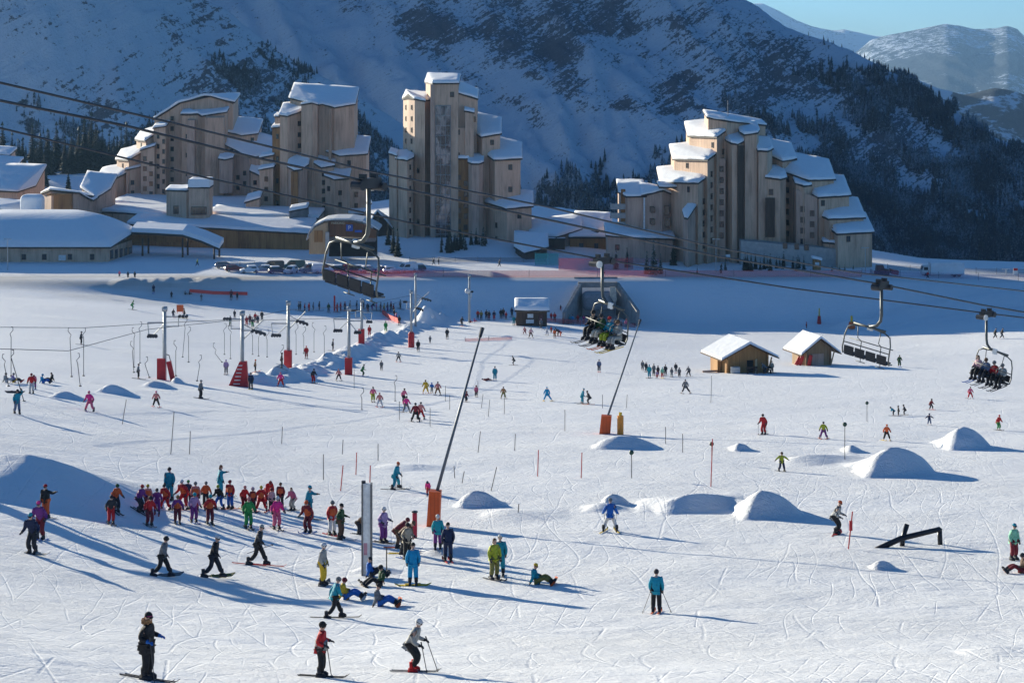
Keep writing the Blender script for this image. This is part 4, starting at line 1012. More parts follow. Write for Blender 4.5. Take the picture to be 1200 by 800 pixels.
# unseen pylon off to the left, added to cast a shadow on the slope
def shadowpylon(x,y,H,label):
    g=onground(x,y); r=empty('shadow_pylon',tuple(g)); tag(r,label,'pylon')
    mb=MB(); mb.tube([(0,0,-.5),(0,0,H)],[.8,.7],12); mb.build('mast',STEEL,r,True)
    mb=MB(); mb.box((0,0,H),(6.4,.5,.5),rz=R(-40)); mb.build('crossarm',STEEL,r)
    for s_ in (-1,1):
        mb=MB(); mb.box((s_*2.5,-s_*2.1,H-.45),(.4,4.4,.5),rz=R(-40)); mb.build('roller_battery',DARKSTEEL,r)
    mb=MB(); mb.tube([(0,0,-.3),(0,0,2.6)],.9,10); mb.build('padding',REDPAD,r)
shadowpylon(-38,114,8.0,'tall unseen pylon added beyond the left edge to cast its shadow')

# ---- drag lift rope and T-bar springs
mb=MB()
def hangers(rows,y_extra=0):
    for i,(px,rt,rb,px2,grp) in enumerate(rows):
        pass
TB=[]
for (px,rt,rb,lean,side) in [(13,383,440,0,1),(82,384,441,2,-1),(98,384,440,0,1),(91,414,452,3,1),(157,384,430,0,-1),(164,377,425,0,1),(155,400,436,2,-1),(171,418,442,4,1),(217,372,418,-3,1),(221,383,424,0,1),(206,399,440,0,-1),(234,416,446,-3,1),(263,379,415,0,1),(270,381,420,0,-1),(252,402,424,8,-1),(296,382,415,0,1),(303,384,417,0,-1),(313,386,418,0,1),(347,380,415,0,1),(356,383,414,0,1),(368,378,412,0,-1),(380,382,416,0,1),(330,404,430,0,1),(463,440,470,0,1),(424,455,480,0,1),(5,415,452,5,-1),(14,410,470,14,1)]:
    g=G(px+lean,rb+6 if rb+6<470 else rb); y=g.y
    TB.append((px,rt,rb,lean,side,y))
for i,(px,rt,rb,lean,side,y) in enumerate(TB):
    s_=y/F; a=P(px,rt,y); mb=MB(); L_=(rb-rt)*s_
    mb.tube([(0,0,0),(side*2*s_,0,0),(side*2.2*s_,0,-4*s_),(-side*1.2*s_,0,-8*s_),(0,0,-12*s_),(lean*s_,0,-L_)],.035,5)
    mb.ball((lean*s_,0,-L_),(.16,.16,.07),8,4)
    o=mb.build('drag_lift_hanger',DARKSTEEL,None,False,a)
    tag(o,'thin dark drag lift hanger with disc dangling over the snow' if i>5 else 'thin curved drag lift hanger near the left edge of the slope','lift hanger','drag lift hangers over the snow')
def ropeline(pts,label):
    v=[P(px,r_,G(px,gr).y) for (px,r_,gr) in pts]; mid=v[0].copy(); mb=MB(); mb.tube([p-mid for p in v],.03,5); o=mb.build('lift_cable',DARKSTEEL,None,False,mid); tag(o,label,'cable','steel cables across the slope')
ropeline([(-60,383,446),(100,384,448),(193,378,445),(284,374,450),(338,363,431),(424,358,402),(487,345,382)],'upper thin rope of the left drag lift')
ropeline([(-60,407,470),(80,411,470),(172,386,460),(264,376,454),(392,373,439),(475,352,407)],'lower thin rope of the left drag lift')

# ---- leaning snow lances with orange pads
def lance(pxb,rowb,pxt,rowt,padw,padtop,label,dy=0):
    g=G(pxb,rowb); y=g.y; s_=y/F; r=empty('snow_lance',tuple(g)); tag(r,label,'snow lance','leaning snow lances')
    H=(rowb-padtop)*s_; w_=padw*s_
    V=[(-w_*.5,-.35,-.3),(w_*.38,-.35,-.3+.1),(w_*.5,-.35,H*.97),(-w_*.3,-.35,H)]; V+=[(v[0]+.05,.35,v[2]) for v in V]
    mb=MB(); mb.add(V,[(0,1,2,3),(7,6,5,4),(0,4,5,1),(1,5,6,2),(2,6,7,3),(3,7,4,0)]); p=mb.build('padding',ORPAD,r)
    mb=MB()
    for k in range(1,4): mb.box((-w_*.42+w_*.25*k,-.37,H*.5),(.02,.04,H*.9))
    mb.build('seam',plain('pad_seam',(.5,.08,.02),.7),p)
    tip=P(pxt,rowt,y+dy)-g; base=Vector((w_*.2,0,H*.9))
    mb=MB(); mb.tube([base,tip],[.10,.06],8); mb.build('lance_tube',plain('lance_steel',(.16,.165,.17),.5,.2,2.0,.3),r,True)
    d=(tip-base).normalized(); mb=MB(); mb.tube([tip-d*.1,tip+d*.5],[.10,.13],8); mb.build('nozzle',DARKSTEEL,r)
    return r
lance(508,616,563,393,17,574,'long metal lance rising from a tall orange pad, nearer the camera',6)
lance(709,508,749,379,15,486,'metal lance leaning behind the occupied chair from a small orange pad',10)
g=G(727,509); r=empty('hydrant_post',tuple(g)); tag(r,'short orange padded post with yellow cap beside the small orange pad','post')
s_=g.y/F; mb=MB(); mb.tube([(0,0,-.2),(0,0,22*s_)],.28,12); mb.build('padding',plain('amber_padding',(.75,.28,.04),.6),r)
mb=MB(); mb.tube([(0,0,22*s_),(0,0,26*s_)],.14,10); mb.build('cap',YEL,r)
g=G(486,630); r=empty('hydrant_post',tuple(g)); tag(r,'slim dark red padded post with a dark mushroom cap among the skiers','post')
s_=g.y/F; mb=MB(); mb.tube([(0,0,-.2),(0,0,29*s_),(0,0,30*s_)],[.13,.13,.08],12); mb.build('padding',plain('crimson_padding',(.45,.02,.05),.6),r)
mb=MB(); mb.tube([(0,0,30*s_),(0,0,31.2*s_),(0,0,32*s_)],[.17,.17,.06],12); mb.build('cap',DARKSTEEL,r)
# ---- tall boxed pillar
g=G(430,674); s_=g.y/F; r=empty('signal_pillar',tuple(g)); tag(r,'tall pale pillar with dark side rails and a pink patch, standing in the crowd','pillar')
mb=MB(); mb.box((0,0,54*s_),(8.5*s_,.30,108*s_)); mb.build('panel',plain('pale_panel_white',(.82,.80,.75),.6),r)
for s2 in (-1,1):
    mb=MB(); mb.box((s2*5.2*s_,0,54*s_),(2.0*s_,.40,108*s_)); mb.build('side_rail',plain('rail_brown_grey',(.20,.185,.17),.6),r)
mb=MB(); mb.tube([(-4*s_,0,108*s_),(-4*s_,0,111*s_)],.10,10); mb.build('cap',DARKSTEEL,r)
mb=MB(); mb.box((-1.4*s_,-.155,32*s_),(4*s_,.012,14*s_)); mb.build('pink_mark',plain('pink_print',(.62,.30,.34),.6),r)

# ---- rail for snowboarders
g=G(1060,640); y=g.y; s_=y/F
RAILM=plain('rail_black',(.03,.03,.035),.35,.2,3,.4)
r=empty('slide_rail',tuple(g)); tag(r,'bent black slide rail with one short leg in the lower right snow','slide rail')
def rp(px,row,dy=0): return P(px,row,y+dy)-g
mb=MB(); mb.tube([rp(1022,646,-.5),rp(1056,630.5),rp(1100,620,.6),rp(1102,622,.6)],.15,10); mb.tube([rp(1101,620,.6),rp(1102,640,.6)],.13,8); mb.build('rail',RAILM,r,True)
mb=MB(); mb.tube([rp(1057,643,.2),rp(1058,630,.2),rp(1063,614,.4)],.13,8); mb.build('leg',RAILM,r,True)

# ---- slalom and marker poles
poles=[(1,583,145,468,499)] if 0 else [(143,497,148,468,'d'),(200,532,204,482,'d'),(222,532,223,505,'d'),(399,575,402,545,'r'),(417,556,418,530,'r'),(379,562,379,532,'d'),(433,580,434,545,'r'),
 (401,532,402,515,'d'),(443,540,443,520,'d'),(504,500,504,478,'d'),(468,492,468,470,'d'),(560,530,563,505,'d'),(603,528,604,508,'d'),(630,558,631,527,'r'),(681,560,682,530,'r'),(572,488,574,468,'d'),(591,485,591,463,'d'),
 (662,505,662,480,'d'),(560,460,560,446,'d'),(527,480,527,463,'d'),(740,560,740,530,'g'),(833,570,835,514,'r'),(833,472,834,440,'d'),(800,530,800,508,'d'),(834,540,834,520,'g'),
 (994,643,999,599,'r'),(990,538,990,497,'g'),(1016,494,1016,472,'g'),(706,478,706,462,'d'),(734,478,735,462,'d'),(564,478,566,462,'d'),(522,470,522,452,'d'),(575,575,582,547,'d'),(533,560,532,546,'d'),(541,566,544,552,'d'),(453,668,453,642,'d'),(415,455,415,432,'d'),(330,520,331,500,'d'),(780,520,780,500,'d'),(607,600,608,590,'d')]
side=lambda px:'left part' if px<400 else ('middle' if px<800 else 'right part')
for i,(px,row,pxt,rt,k) in enumerate(poles):
    g=G(px,row); s_=g.y/F; t=Vector(((pxt-px)*s_,0,(row-rt)*s_)); r=empty('marker_pole',tuple(g))
    mb=MB(); mb.tube([Vector((0,0,-.1)),t],.028 if k!='r' else .035,6); mb.build('pole',plain('pole_red',(.5,.05,.05),.5) if k=='r' else DARKSTEEL,r)
    if k=='g': mb=MB(); mb.ball(t,.17,10,6); mb.build('ball',plain('dark_green',(.02,.06,.04),.5),r,True)
    if px==994: mb=MB(); mb.box(t*.62,(.16,.06,.5)); mb.build('flag',REDPAD,r)
    if px==994: lab='leaning red pole with a red flag beside the patterned jacket skier'
    elif k=='g': lab='thin marker pole topped by a round ball on the right slope'
    elif k=='r': lab='thin red slalom pole stuck in the snow'
    else: lab='thin dark slalom pole stuck in the snow'
    tag(r,lab,'slalom pole',{'g':'ball topped marker poles','r':'red slalom poles','d':'dark slalom poles'}[k] if px!=994 else 'red flag pole')

# ---- cones, boards and nets on the piste
def net(pts,h,mat,label,name='safety_net',post=True,step=3.0,mp=None):
    g0=pts[0]; r=empty(name,tuple(g0)); tag(r,label,'fence')
    mb=MB()
    for a,b in zip(pts[:-1],pts[1:]):
        a=Vector(a)-g0; b=Vector(b)-g0; 
        mb.add([a+Vector((0,0,.02)),b+Vector((0,0,.02)),b+Vector((0,0,h)),a+Vector((0,0,h)),a+Vector((0,.05,.02)),b+Vector((0,.05,.02)),b+Vector((0,.05,h)),a+Vector((0,.05,h))],[(0,1,2,3),(7,6,5,4),(3,2,6,7)])
    mb.build('net',mat,r)
    if post:
        for a,b in zip(pts[:-1],pts[1:]):
            n=max(1,int((Vector(b)-Vector(a)).length/step))
            for k in range(n):
                p=Vector(a).lerp(Vector(b),k/n)-g0; mb=MB(); mb.tube([p+Vector((0,0,-.2)),p+Vector((0,0,h+.25))],.04,5); mb.build('post',mp or DARKSTEEL,r)
    return r
def netmat(name,c,a,sc=6):
    m,nt,b=newmat(name); b.inputs['Base Color'].default_value=(*c,1); b.inputs['Roughness'].default_value=.7
    m_=nt.nodes.new('ShaderNodeTexChecker'); m_.inputs['Scale'].default_value=sc; nt.links.new(coords(nt,(1,1,1.3)),m_.inputs['Vector'])
    k=mth(nt,'MULTIPLY',m_.outputs['Fac'],a*2,True); nt.links.new(k,b.inputs['Alpha']) if False else None
    b.inputs['Alpha'].default_value=a; return m
NETR=netmat('pink_net',(.55,.10,.10),.34); NETP=netmat('purple_net',(.35,.18,.35),.16); NETO=netmat('orange_net',(.85,.10,.08),.95); NETT=netmat('teal_net',(.05,.40,.38),.45); NETF=netmat('faint_red_net',(.7,.14,.12),.30)
def gl(lst,y=None): return [G(*q) if y is None else onground((q[0]-600)/F*y,y) for q in lst]
net(gl([(222,342.5),(250,345),(290,346)]),.7,NETO,'bright orange net strip lying along the piste at upper left','safety_net',False)
def gy(px,y): return onground((px-600)/F*y,y)
net([gy(378,417),gy(440,417),gy(520,417),gy(620,417),gy(700,417),gy(780,417)],1.4,NETF,'faint pink safety net along the top of the shaded bank, middle stretch',step=9)
net([gy(780,417),gy(860,417),gy(950,417),gy(1010,417)],1.4,NETF,'faint pink safety net along the top of the shaded bank, right stretch',step=9)
net([gy(300,421),gy(380,422),gy(520,424)],1.1,NETP,'purple net in front of the parked cars',step=6)
net([gy(655,430),gy(700,430),gy(735,430),gy(742,432)],2.6,NETR,'tall red net above the tunnel portal',step=5,mp=REDPAD)
net([gy(735,433),gy(772,431)],2.4,NETP,'tall purple net right of the tunnel portal',step=4,mp=REDPAD)
net([gy(627,440),gy(642,440),gy(655,440)],2.6,NETT,'teal mesh fence panels beside the red net',step=1.5,mp=TEALP)
net([gy(480,446),gy(560,447),gy(640,446)],1.0,netmat('rail_fill',(.1,.1,.12),.3),'low dark railing below the glass shaft tower',step=5)
net([gy(1040,433),gy(1120,431),gy(1240,430)],1.1,netmat('grey_rail_fill',(.25,.25,.27),.25),'grey roadside railing behind the white truck',step=4)
net([gy(1010,420),gy(1100,419),gy(1240,418)],1.2,NETP,'purple net along the track in front of the white truck',step=8)
def bench_net(px0,px1,y,label): net([gy(px0,y),gy(px1,y)],1.1,netmat('timber_fill',(.2,.12,.08),.2),label,'wooden_fence',step=2.6,mp=WOODD)
bench_net(264,332,436,'timber post and rail fence behind the leftmost cars')
net(gl([(640,378),(700,381),(745,384)]),.9,netmat('piste_net',(.5,.08,.08),.35),'red piste net behind the skiers right of the lift hut',step=3,mp=REDPAD)
net(gl([(545,400),(600,398)]),.5,NETF,'short faint red net on the snow below the lift hut',step=4)
net(gl([(448,368),(456,374),(468,379)]),.9,NETO,'orange net beside the end of the lift queue',step=3,mp=REDPAD)
g=G(213,351) ; 
def flagboard(px,row,w_,h_,mat,label,name,cat):
    g=G(px,row); s_=g.y/F; mb=MB(); mb.box((0,0,h_*s_/2+.3),(w_*s_,.15,h_*s_)); mb.tube([(-w_*s_*.4,0,-.2),(-w_*s_*.4,0,h_*s_)],.05,6); mb.tube([(w_*s_*.4,0,-.2),(w_*s_*.4,0,h_*s_)],.05,6)
    o=mb.build(name,mat,None,False,tuple(g)); bv=o.modifiers.new('b','BEVEL'); bv.width=.05; tag(o,label,cat); return o
flagboard(211,367,8,8,ORPAD,'small orange crash pad near the leftmost pylon head','crash_pad','crash pad')
flagboard(392,366,2,18,REDPAD,'thin red banner post at the front of the queue','banner','banner')
def conepost(px,row,h_,label,col,w_=.25,name='marker_post'):
    g=G(px,row); s_=g.y/F; r=empty(name,tuple(g)); tag(r,label,'marker post'); mb=MB(); mb.tube([(0,0,-.1),(0,0,h_*.5*s_)],[w_*1.5,w_],10); mb.build('base',col,r)
    mb=MB(); mb.tube([(0,0,h_*.5*s_),(0,0,h_*s_)],[w_*.5,w_*.4],8); mb.build('stem',YEL,r)
conepost(998,384,14,'yellow and orange marker post behind the right empty chair',ORPAD,.5)
conepost(960,379,18,'dark red marker post standing in the shaded bank on the right',REDPAD,.3)

# ---- lamp posts, small signs on the terrace
def lamp(px,y,top,label):
    g=gy(px,y); H=zr(top,y)-g.z; r=empty('lamp_post',tuple(g)); tag(r,label,'lamp post')
    mb=MB(); mb.tube([(0,0,-.2),(0,0,H)],[.09,.06],8); mb.build('post',STEEL,r)
    mb=MB(); mb.box((-.5,0,H-.05),(.6,.25,.14)); mb.box((.5,0,H-.05),(.6,.25,.14)); mb.tube([(-.6,0,H),(.6,0,H)],.04,6); mb.build('lamp_head',STEEL,r)
lamp(9,430,280,'double headed lamp post in front of the domed hall'); lamp(839,425,280,'lamp post in front of the widest tower'); lamp(1014,424,290,'lamp post by the right end of the widest tower')
lamp(993,441,300,'short brown post at the cliff edge right of the widest tower'); lamp(1179,428,315,'signal post at the far right railing')
def signpost(px,y,row,w_,h_,col,label,txt=None):
    g=gy(px,y); H=zr(row,y)-g.z; r=empty('sign_post',tuple(g)); tag(r,label,'sign'); mb=MB(); mb.tube([(0,0,-.2),(0,0,H)],.06,6); mb.build('post',STEEL,r)
    mb=MB(); mb.box((0,-.08,H-h_/2),(w_,.08,h_)); mb.build('board',col,r)
signpost(1190,427,314,1.0,1.6,WHITE,'white sign with red top at the far right road')
mb=MB(); s9=[o for o in COL.objects if o.get('label','').startswith('white sign with red')][0]; mb.box((0,-.14,zr(314,427)-s9.location.z-.3),(.9,.03,.5)); mb.build('red_panel',REDPAD,s9)
signpost(757,428,323,1.2,.8,plain('orange_sign',(.7,.4,.1),.5),'small pale orange sign beside the red net'); signpost(708,427,318,1.2,.7,WHITE,'small white sign above the tunnel portal')
signpost(853,440,298,1.0,.8,WHITE,'small white board by the foot of the widest tower')
g=gy(957,431); r=empty('kiosk',tuple(g)); tag(r,'little timber kiosk with snow roof below the widest tower','kiosk')
mb=MB(); mb.box((0,0,1.0),(1.6,1.4,2.4)); mb.build('wall',WOODO,r); mb=MB(); mb.box((0,0,2.6),(2.2,1.9,.5),rot=Matrix.Rotation(.25,3,'Y')); mb.build('roof_snow',ROOFSNOW,r); mb=MB(); mb.box((0,-.72,1.3),(.9,.05,.8)); mb.build('notice',WHITE,r)

# ---- cars parked below the village
def car(px,y,yaw,col,label,kind='hatch',snow=True):
    g=gy(px,y); r=empty('parked_car',tuple(g),R(yaw)); tag(r,label,'car','cars parked below the village')
    L_,W_=(4.1,1.75) if kind!='van' else (4.7,1.9)
    prof={'hatch':[(-2.0,.35),(-2.05,.75),(-1.95,1.0),(-1.5,1.42),(.35,1.45),(1.05,.98),(1.95,.82),(2.05,.5),(2.0,.3)],
          'van':[(-2.3,.35),(-2.35,1.2),(-2.25,1.9),(.9,1.95),(1.6,1.2),(2.2,1.0),(2.35,.6),(2.3,.3)]}[kind]
    mb=MB(); n=len(prof)
    def ring(yy,sc): return [(p[0],yy*(1 if p[1]<1.0 else .84),p[1]) for p in prof]
    V=ring(-W_/2,1)+ring(W_/2,1)
    mb.add(V,[tuple(range(n)),tuple(range(2*n-1,n-1,-1))]+[(i,n+i,n+(i+1)%n,(i+1)%n) for i in range(n)]); b=mb.build('body',plain('car_paint_'+col[0],col[1],.3,.05,1,.0,0,.5),r); 
    bv=b.modifiers.new('b','BEVEL'); bv.width=.08; bv.segments=2
    top=1.45 if kind=='hatch' else 1.95
    mb=MB()
    if kind=='hatch': wz=[(-1.45,1.05),(-1.35,1.36),(.25,1.38),(.85,1.02)]
    else: wz=[(-.2,1.2),(-.2,1.75),(.85,1.78),(1.35,1.25)]
    for s2 in (-1,1):
        yy=s2*(W_/2*.86); V=[(p[0],yy*(1.06 if p[1]<1.1 else 1.0),p[1]) for p in wz]; V+=[(p[0],yy*(1.06 if p[1]<1.1 else 1.0)+s2*.02,p[1]) for p in wz]
        mb.add(V,[(0,1,2,3),(7,6,5,4),(0,4,5,1),(1,5,6,2),(2,6,7,3),(3,7,4,0)])
    x0,z0,x1,z1=(.42,1.42,1.0,1.03) if kind=='hatch' else (.95,1.9,1.55,1.27)
    mb.add([(x0+.04,-.62,z0),(x0+.04,.62,z0),(x1+.05,.7,z1),(x1+.05,-.7,z1)],[(0,3,2,1)]); mb.add([(-1.55,-.6,1.38),(-1.55,.6,1.38),(-1.98,.68,1.03),(-1.98,-.68,1.03)],[(0,1,2,3)])
    mb.build('windows',GLASS,r)
    for sx in (-1.3,1.3):
        for sy in (-1,1):
            mb=MB(); mb.tube([(sx,sy*(W_/2-.2),.31),(sx,sy*(W_/2+.01),.31)],.31,12); w=mb.build('wheel',RUBBER,r); mb=MB(); mb.tube([(sx,sy*(W_/2),.31),(sx,sy*(W_/2+.02),.31)],.17,10); mb.build('rim',STEEL,w)
    for sy in (-1,1):
        mb=MB(); mb.box((2.02 if kind=='hatch' else 2.3,sy*.6,.68),(.08,.3,.14)); mb.build('headlight',WHITE,r)
    if snow:
        mb=MB(); mb.box((-.55 if kind=='hatch' else -.7,0,top+.08),(1.8 if kind=='hatch' else 3.0,1.3,.2)); o=mb.build('snow_cap',ROOFSNOW,r); bv=o.modifiers.new('b','BEVEL'); bv.width=.08; bv.segments=2
CC={'maroon':(.14,.03,.03),'white':(.7,.7,.7),'silver':(.35,.36,.38),'black':(.02,.02,.024),'green':(.03,.09,.07),'grey':(.16,.16,.17),'red':(.28,.03,.03),'blue':(.04,.07,.16)}
cars=[(274,428,20,'maroon','hatch',0),(292,425,200,'white','hatch',1),(308,426,185,'silver','hatch',1),(320,431,200,'black','van',0),(325,424,20,'black','hatch',1),(341,424,250,'white','hatch',1),(345,432,190,'green','van',0),(364,425,200,'grey','van',1),(378,424,15,'white','van',1),(393,426,190,'black','hatch',1),(405,428,200,'red','hatch',0),(418,426,170,'black','hatch',1),(432,425,30,'silver','hatch',1),(448,425,200,'blue','hatch',1),(459,424,20,'white','hatch',1),(477,426,220,'white','van',1),(488,428,190,'black','hatch',1),(263,434,10,'grey','hatch',0)]
from collections import Counter
seen=Counter(c[3]+c[4] for c in cars); idx=Counter(); tot={}
cars.sort()
ordn=['leftmost','second','third','fourth','fifth','sixth']
for (px,y,yw,c,k,sn) in cars:
    key=c+k; i=idx[key]; idx[key]+=1; nm='small' if k=='hatch' else 'tall boxy'
    where='in the row below the village'
    if seen[key]>1: lab=f"{nm} {c} car, {ordn[i]} of its kind from the left in the parked row"
    else: lab=f"the only {nm} {c} car {where}"
    car(px,y,yw,(c,CC[c]),lab,k,bool(sn))

# ---- white lorry and piste machine at right
g=gy(1104,424); r=empty('lorry',tuple(g)); tag(r,'white box lorry parked on the road at the far right','lorry')
BOXW=plain('lorry_box',(.72,.72,.72),.5,.12,.5)
mb=MB(); mb.box((.9,0,1.75),(7.2,2.4,2.5)); o=mb.build('cargo_box',BOXW,r); bv=o.modifiers.new('b','BEVEL'); bv.width=.06
mb=MB(); V=[(-4.4,-1.1,.5),(-4.45,-1.1,1.3),(-4.1,-1.1,2.35),(-2.85,-1.1,2.45),(-2.85,-1.1,.5)]; V+=[(v[0],1.1,v[2]) for v in V]
mb.add(V,[(0,1,2,3,4)[::-1],(5,6,7,8,9)]+[(i,(i+1)%5,5+(i+1)%5,5+i) for i in range(5)]); c=mb.build('cab',plain('lorry_cab',(.62,.62,.6),.4),r)
mb=MB(); mb.box((-3.65,-1.12,1.75),(.9,.03,.65)); mb.box((-4.32,0,1.8),(.08,1.9,.8),rot=Matrix.Rotation(.3,3,'Y')); mb.build('window',GLASS,c)
mb=MB(); mb.box((0,0,.45),(8.6,.9,.25)); mb.build('chassis',DARKSTEEL,r)
for x in (-3.6,2.4,3.4):
    for s2 in (-1,1):
        mb=MB(); mb.tube([(x,s2*.85,.42),(x,s2*1.15,.42)],.42,12); mb.build('wheel',RUBBER,r)
g=gy(1034,421); r=empty('piste_machine',tuple(g)); tag(r,'dark piste grooming machine with red parts standing on the terrace at right','groomer')
mb=MB(); mb.box((0,0,.45),(3.0,.8,.8)); o=mb.build('track',RUBBER,r); bv=o.modifiers.new('b','BEVEL'); bv.width=.3; bv.segments=3
mb=MB(); mb.box((0,1.6,.45),(3.0,.8,.8)); o=mb.build('track',RUBBER,r); bv=o.modifiers.new('b','BEVEL'); bv.width=.3; bv.segments=3
mb=MB(); V=[(-1.3,0,.8),(-1.1,0,2.2),(.2,0,2.2),(.5,0,1.4),(1.4,0,1.3),(1.4,0,.8)]; V+=[(v[0],1.6,v[2]) for v in V]
mb.add(V,[tuple(range(6)),tuple(range(11,5,-1))]+[(i,6+i,6+(i+1)%6,(i+1)%6) for i in range(6)]); mb.build('cab',plain('groomer_paint',(.10,.05,.06),.4),r)
mb=MB(); mb.box((2.6,.8,.7),(1.6,2.6,.9),rot=Matrix.Rotation(.2,3,'Y')); mb.build('tiller',plain('groomer_red',(.25,.04,.05),.5),r)
mb=MB(); mb.box((-2.1,.8,.6),(.25,3.0,1.1)); mb.build('blade',STEEL,r)

# ---- things by the chalets
SLED=plain('red_sled',(.60,.03,.03),.4)
for i,(dx,dy,tl,h) in enumerate([(-1.5,-.3,.35,1.5),(-2.1,.0,.5,1.3),(.35,-.6,.2,1.6)]):
    g=onground(cb.x-cw2/2+dx*.7+.4,cb.y+dy-.3); mb=MB(); mb.box((0,0,h/2),(.55,.18,h),rot=Matrix.Rotation(tl,3,'Y')); mb.box((0,-.1,h/2),(.35,.06,h*.7),rot=Matrix.Rotation(tl,3,'Y'))
    o=mb.build('sled',SLED,None,False,tuple(g)); bv=o.modifiers.new('b','BEVEL'); bv.width=.12; bv.segments=3
    tag(o,['red sled leaning at the left side of the greyer chalet','red sled lying flattest at the far left of the greyer chalet','tallest upright red sled at the front corner of the greyer chalet'][i],'sled','red sleds')
def rack(x,y,rz,label,w_=1.6):
    g=onground(x,y); r=empty('bench',tuple(g),rz); tag(r,label,'bench','wooden benches on the chalet deck'); mb=MB(); mb.box((0,0,.5),(w_,.4,.07)); mb.build('seat',WOODD,r); mb=MB(); mb.box((0,.22,.8),(w_,.06,.35)); mb.build('backrest',WOODD,r)
    for s2 in (-1,1): mb=MB(); mb.box((s2*w_*.42,0,.2),(.08,.36,.55)); mb.build('leg',WOODD,r)
rack(ca.x+.4,ca.y-2.4,.2,'dark bench in front of the orange chalet doorway'); rack(ca.x+2.6,ca.y-1.6,.5,'dark bench near the right corner of the orange chalet',1.3)
g=onground(ca.x-1.9,ca.y-1.6); mb=MB(); mb.box((0,0,.5),(1.3,.7,.9)); o=mb.build('storage_box',plain('pale_box',(.55,.53,.5),.6),None,False,tuple(g)); bv=o.modifiers.new('b','BEVEL'); bv.width=.08; tag(o,'pale storage box against the front of the orange chalet','box')
for i in range(5):
    g=onground(ca.x-4.6-i*.28,ca.y+1.0-i*.25); mb=MB(); mb.tube([(-.6,0,.15+.0*i),(.6,0.1,.2)],.14,8); o=mb.build('log',WOODG,None,False,tuple(g)); tag(o,'cut log lying in the pile left of the orange chalet','log','logs left of the orange chalet')
# ski racks standing at the second chalet: leaning boards
for i in range(7):
    g=onground(cb.x-cw2/2-.2-.12*i,cb.y+.9+.5*i); c_=[(.6,.5,.3),(.3,.2,.12),(.5,.45,.4),(.25,.3,.2),(.6,.55,.5),(.4,.25,.1),(.5,.1,.06)][i]
    mb=MB(); mb.box((0,0,1.05),(.14,.05,2.1),rot=Matrix.Rotation(.16,3,'Y')); mb.tube([(-.16,0,2.05),(-.12,0,2.25)],.06,6); o=mb.build('leaning_ski',plain('ski_tone_%d'%i,c_,.5),None,False,tuple(g)); tag(o,'ski standing against the left side of the greyer chalet','ski','skis leaning on the greyer chalet')

# ---- spruces
BARK=plain('bark',(.07,.05,.035),.9)
def spruce_mesh(seed,h,dens=1.0):
    rs=random.Random(seed); mb=MB(); r0=h*.17; nl=int(h*3.2*dens)+6
    for k in range(nl):
        t=k/nl; z=h*(.06+.92*t); rr=r0*(1-t)**.8*(.75+.5*rs.random()); nb=int(9-4*t)
        a0=rs.random()*6.28
        for j in range(nb):
            a=a0+j*6.283/nb+rs.uniform(-.25,.25); L_=rr*rs.uniform(.65,1.15); dz=-L_*rs.uniform(.25,.5); w=L_*.32+.04
            dx,dy=math.cos(a),math.sin(a); px_,py_=-dy,dx
            base=Vector((0,0,z)); tip=Vector((dx*L_,dy*L_,z+dz)); m_=base.lerp(tip,.55)
            l=m_+Vector((px_*w,py_*w,-.06*L_)); r_=m_-Vector((px_*w,py_*w,.06*L_))
            mb.add([base,l,tip,r_],[(0,1,2),(0,2,3)],0)
            low=m_+Vector((0,0,-w*.9)); mb.add([base,low,tip],[(0,1,2)],0)
    mb.add([(0,0,h*1.02),(.04*h,0,h*.93),(-.03*h,.03*h,h*.93),(-.02*h,-.04*h,h*.93)],[(0,1,2),(0,2,3),(0,3,1)],0)
    return mb
CROWNS=[spruce_mesh(s_,h,d).mesh('crown',[NEEDLE]) for s_,h,d in ((1,10,1),(2,10,1.2),(3,10,.9),(4,10,1.1),(5,10,1.0))]
SN,nt_,b_=newmat('snow_dusted_needles'); _n=noise(nt_,1.2,3,.6,vec=coords(nt_)); _r=ramp(nt_,_n,[(.42,(.03,.045,.03)),(.56,(.10,.12,.10)),(.64,(.55,.56,.58))]); nt_.links.new(_r.outputs[0],b_.inputs['Base Color'])
CROWN_S=[spruce_mesh(s_,10,.8).mesh('crown',[SN]) for s_ in (11,12,13)]
_t=MB(); _t.tube([(0,0,-1),(0,0,9.6)],[.22,.03],6); TRUNK=_t.mesh('trunk',[BARK])
def spruce(px,y,top=None,h=None,label='',group='',zb=None,snowy=False,k=0):
    g=gy(px,y) if zb is None else Vector(((px-600)/F*y,y,zb)); H=h if h else zr(top,y)-g.z
    r=empty('spruce_tree',tuple(g),k*1.3); tag(r,label,'tree',group); s_=H/10
    for nm,me in (('trunk',TRUNK),('crown',(CROWN_S[k%3] if snowy else CROWNS[k%5]))):
        o=link(nm,me,r); o.scale=(s_,s_,s_)
rt=random.Random(3); tops=[(-14,160),(3,150),(14,162),(27,168),(38,152),(47,163),(56,158),(66,150),(76,166),(84,163),(92,156),(99,146),(107,138),(112,152),(120,158),(128,163),(137,166),(142,156),(148,150),(154,161),(160,158),(170,166),(176,160),(185,168)]
for i,(px,tp) in enumerate(tops):
    y=672+rt.uniform(-10,14); spruce(px,y,top=tp-7,label='dark spruce in the wood behind the left houses',group='dark spruces behind the left houses',k=i)
for i in range(48):
    px=rt.uniform(-30,205); y=rt.uniform(664,700); spruce(px,y,top=rt.uniform(152,176),label='dark spruce in the wood behind the left houses',group='dark spruces behind the left houses',k=i)
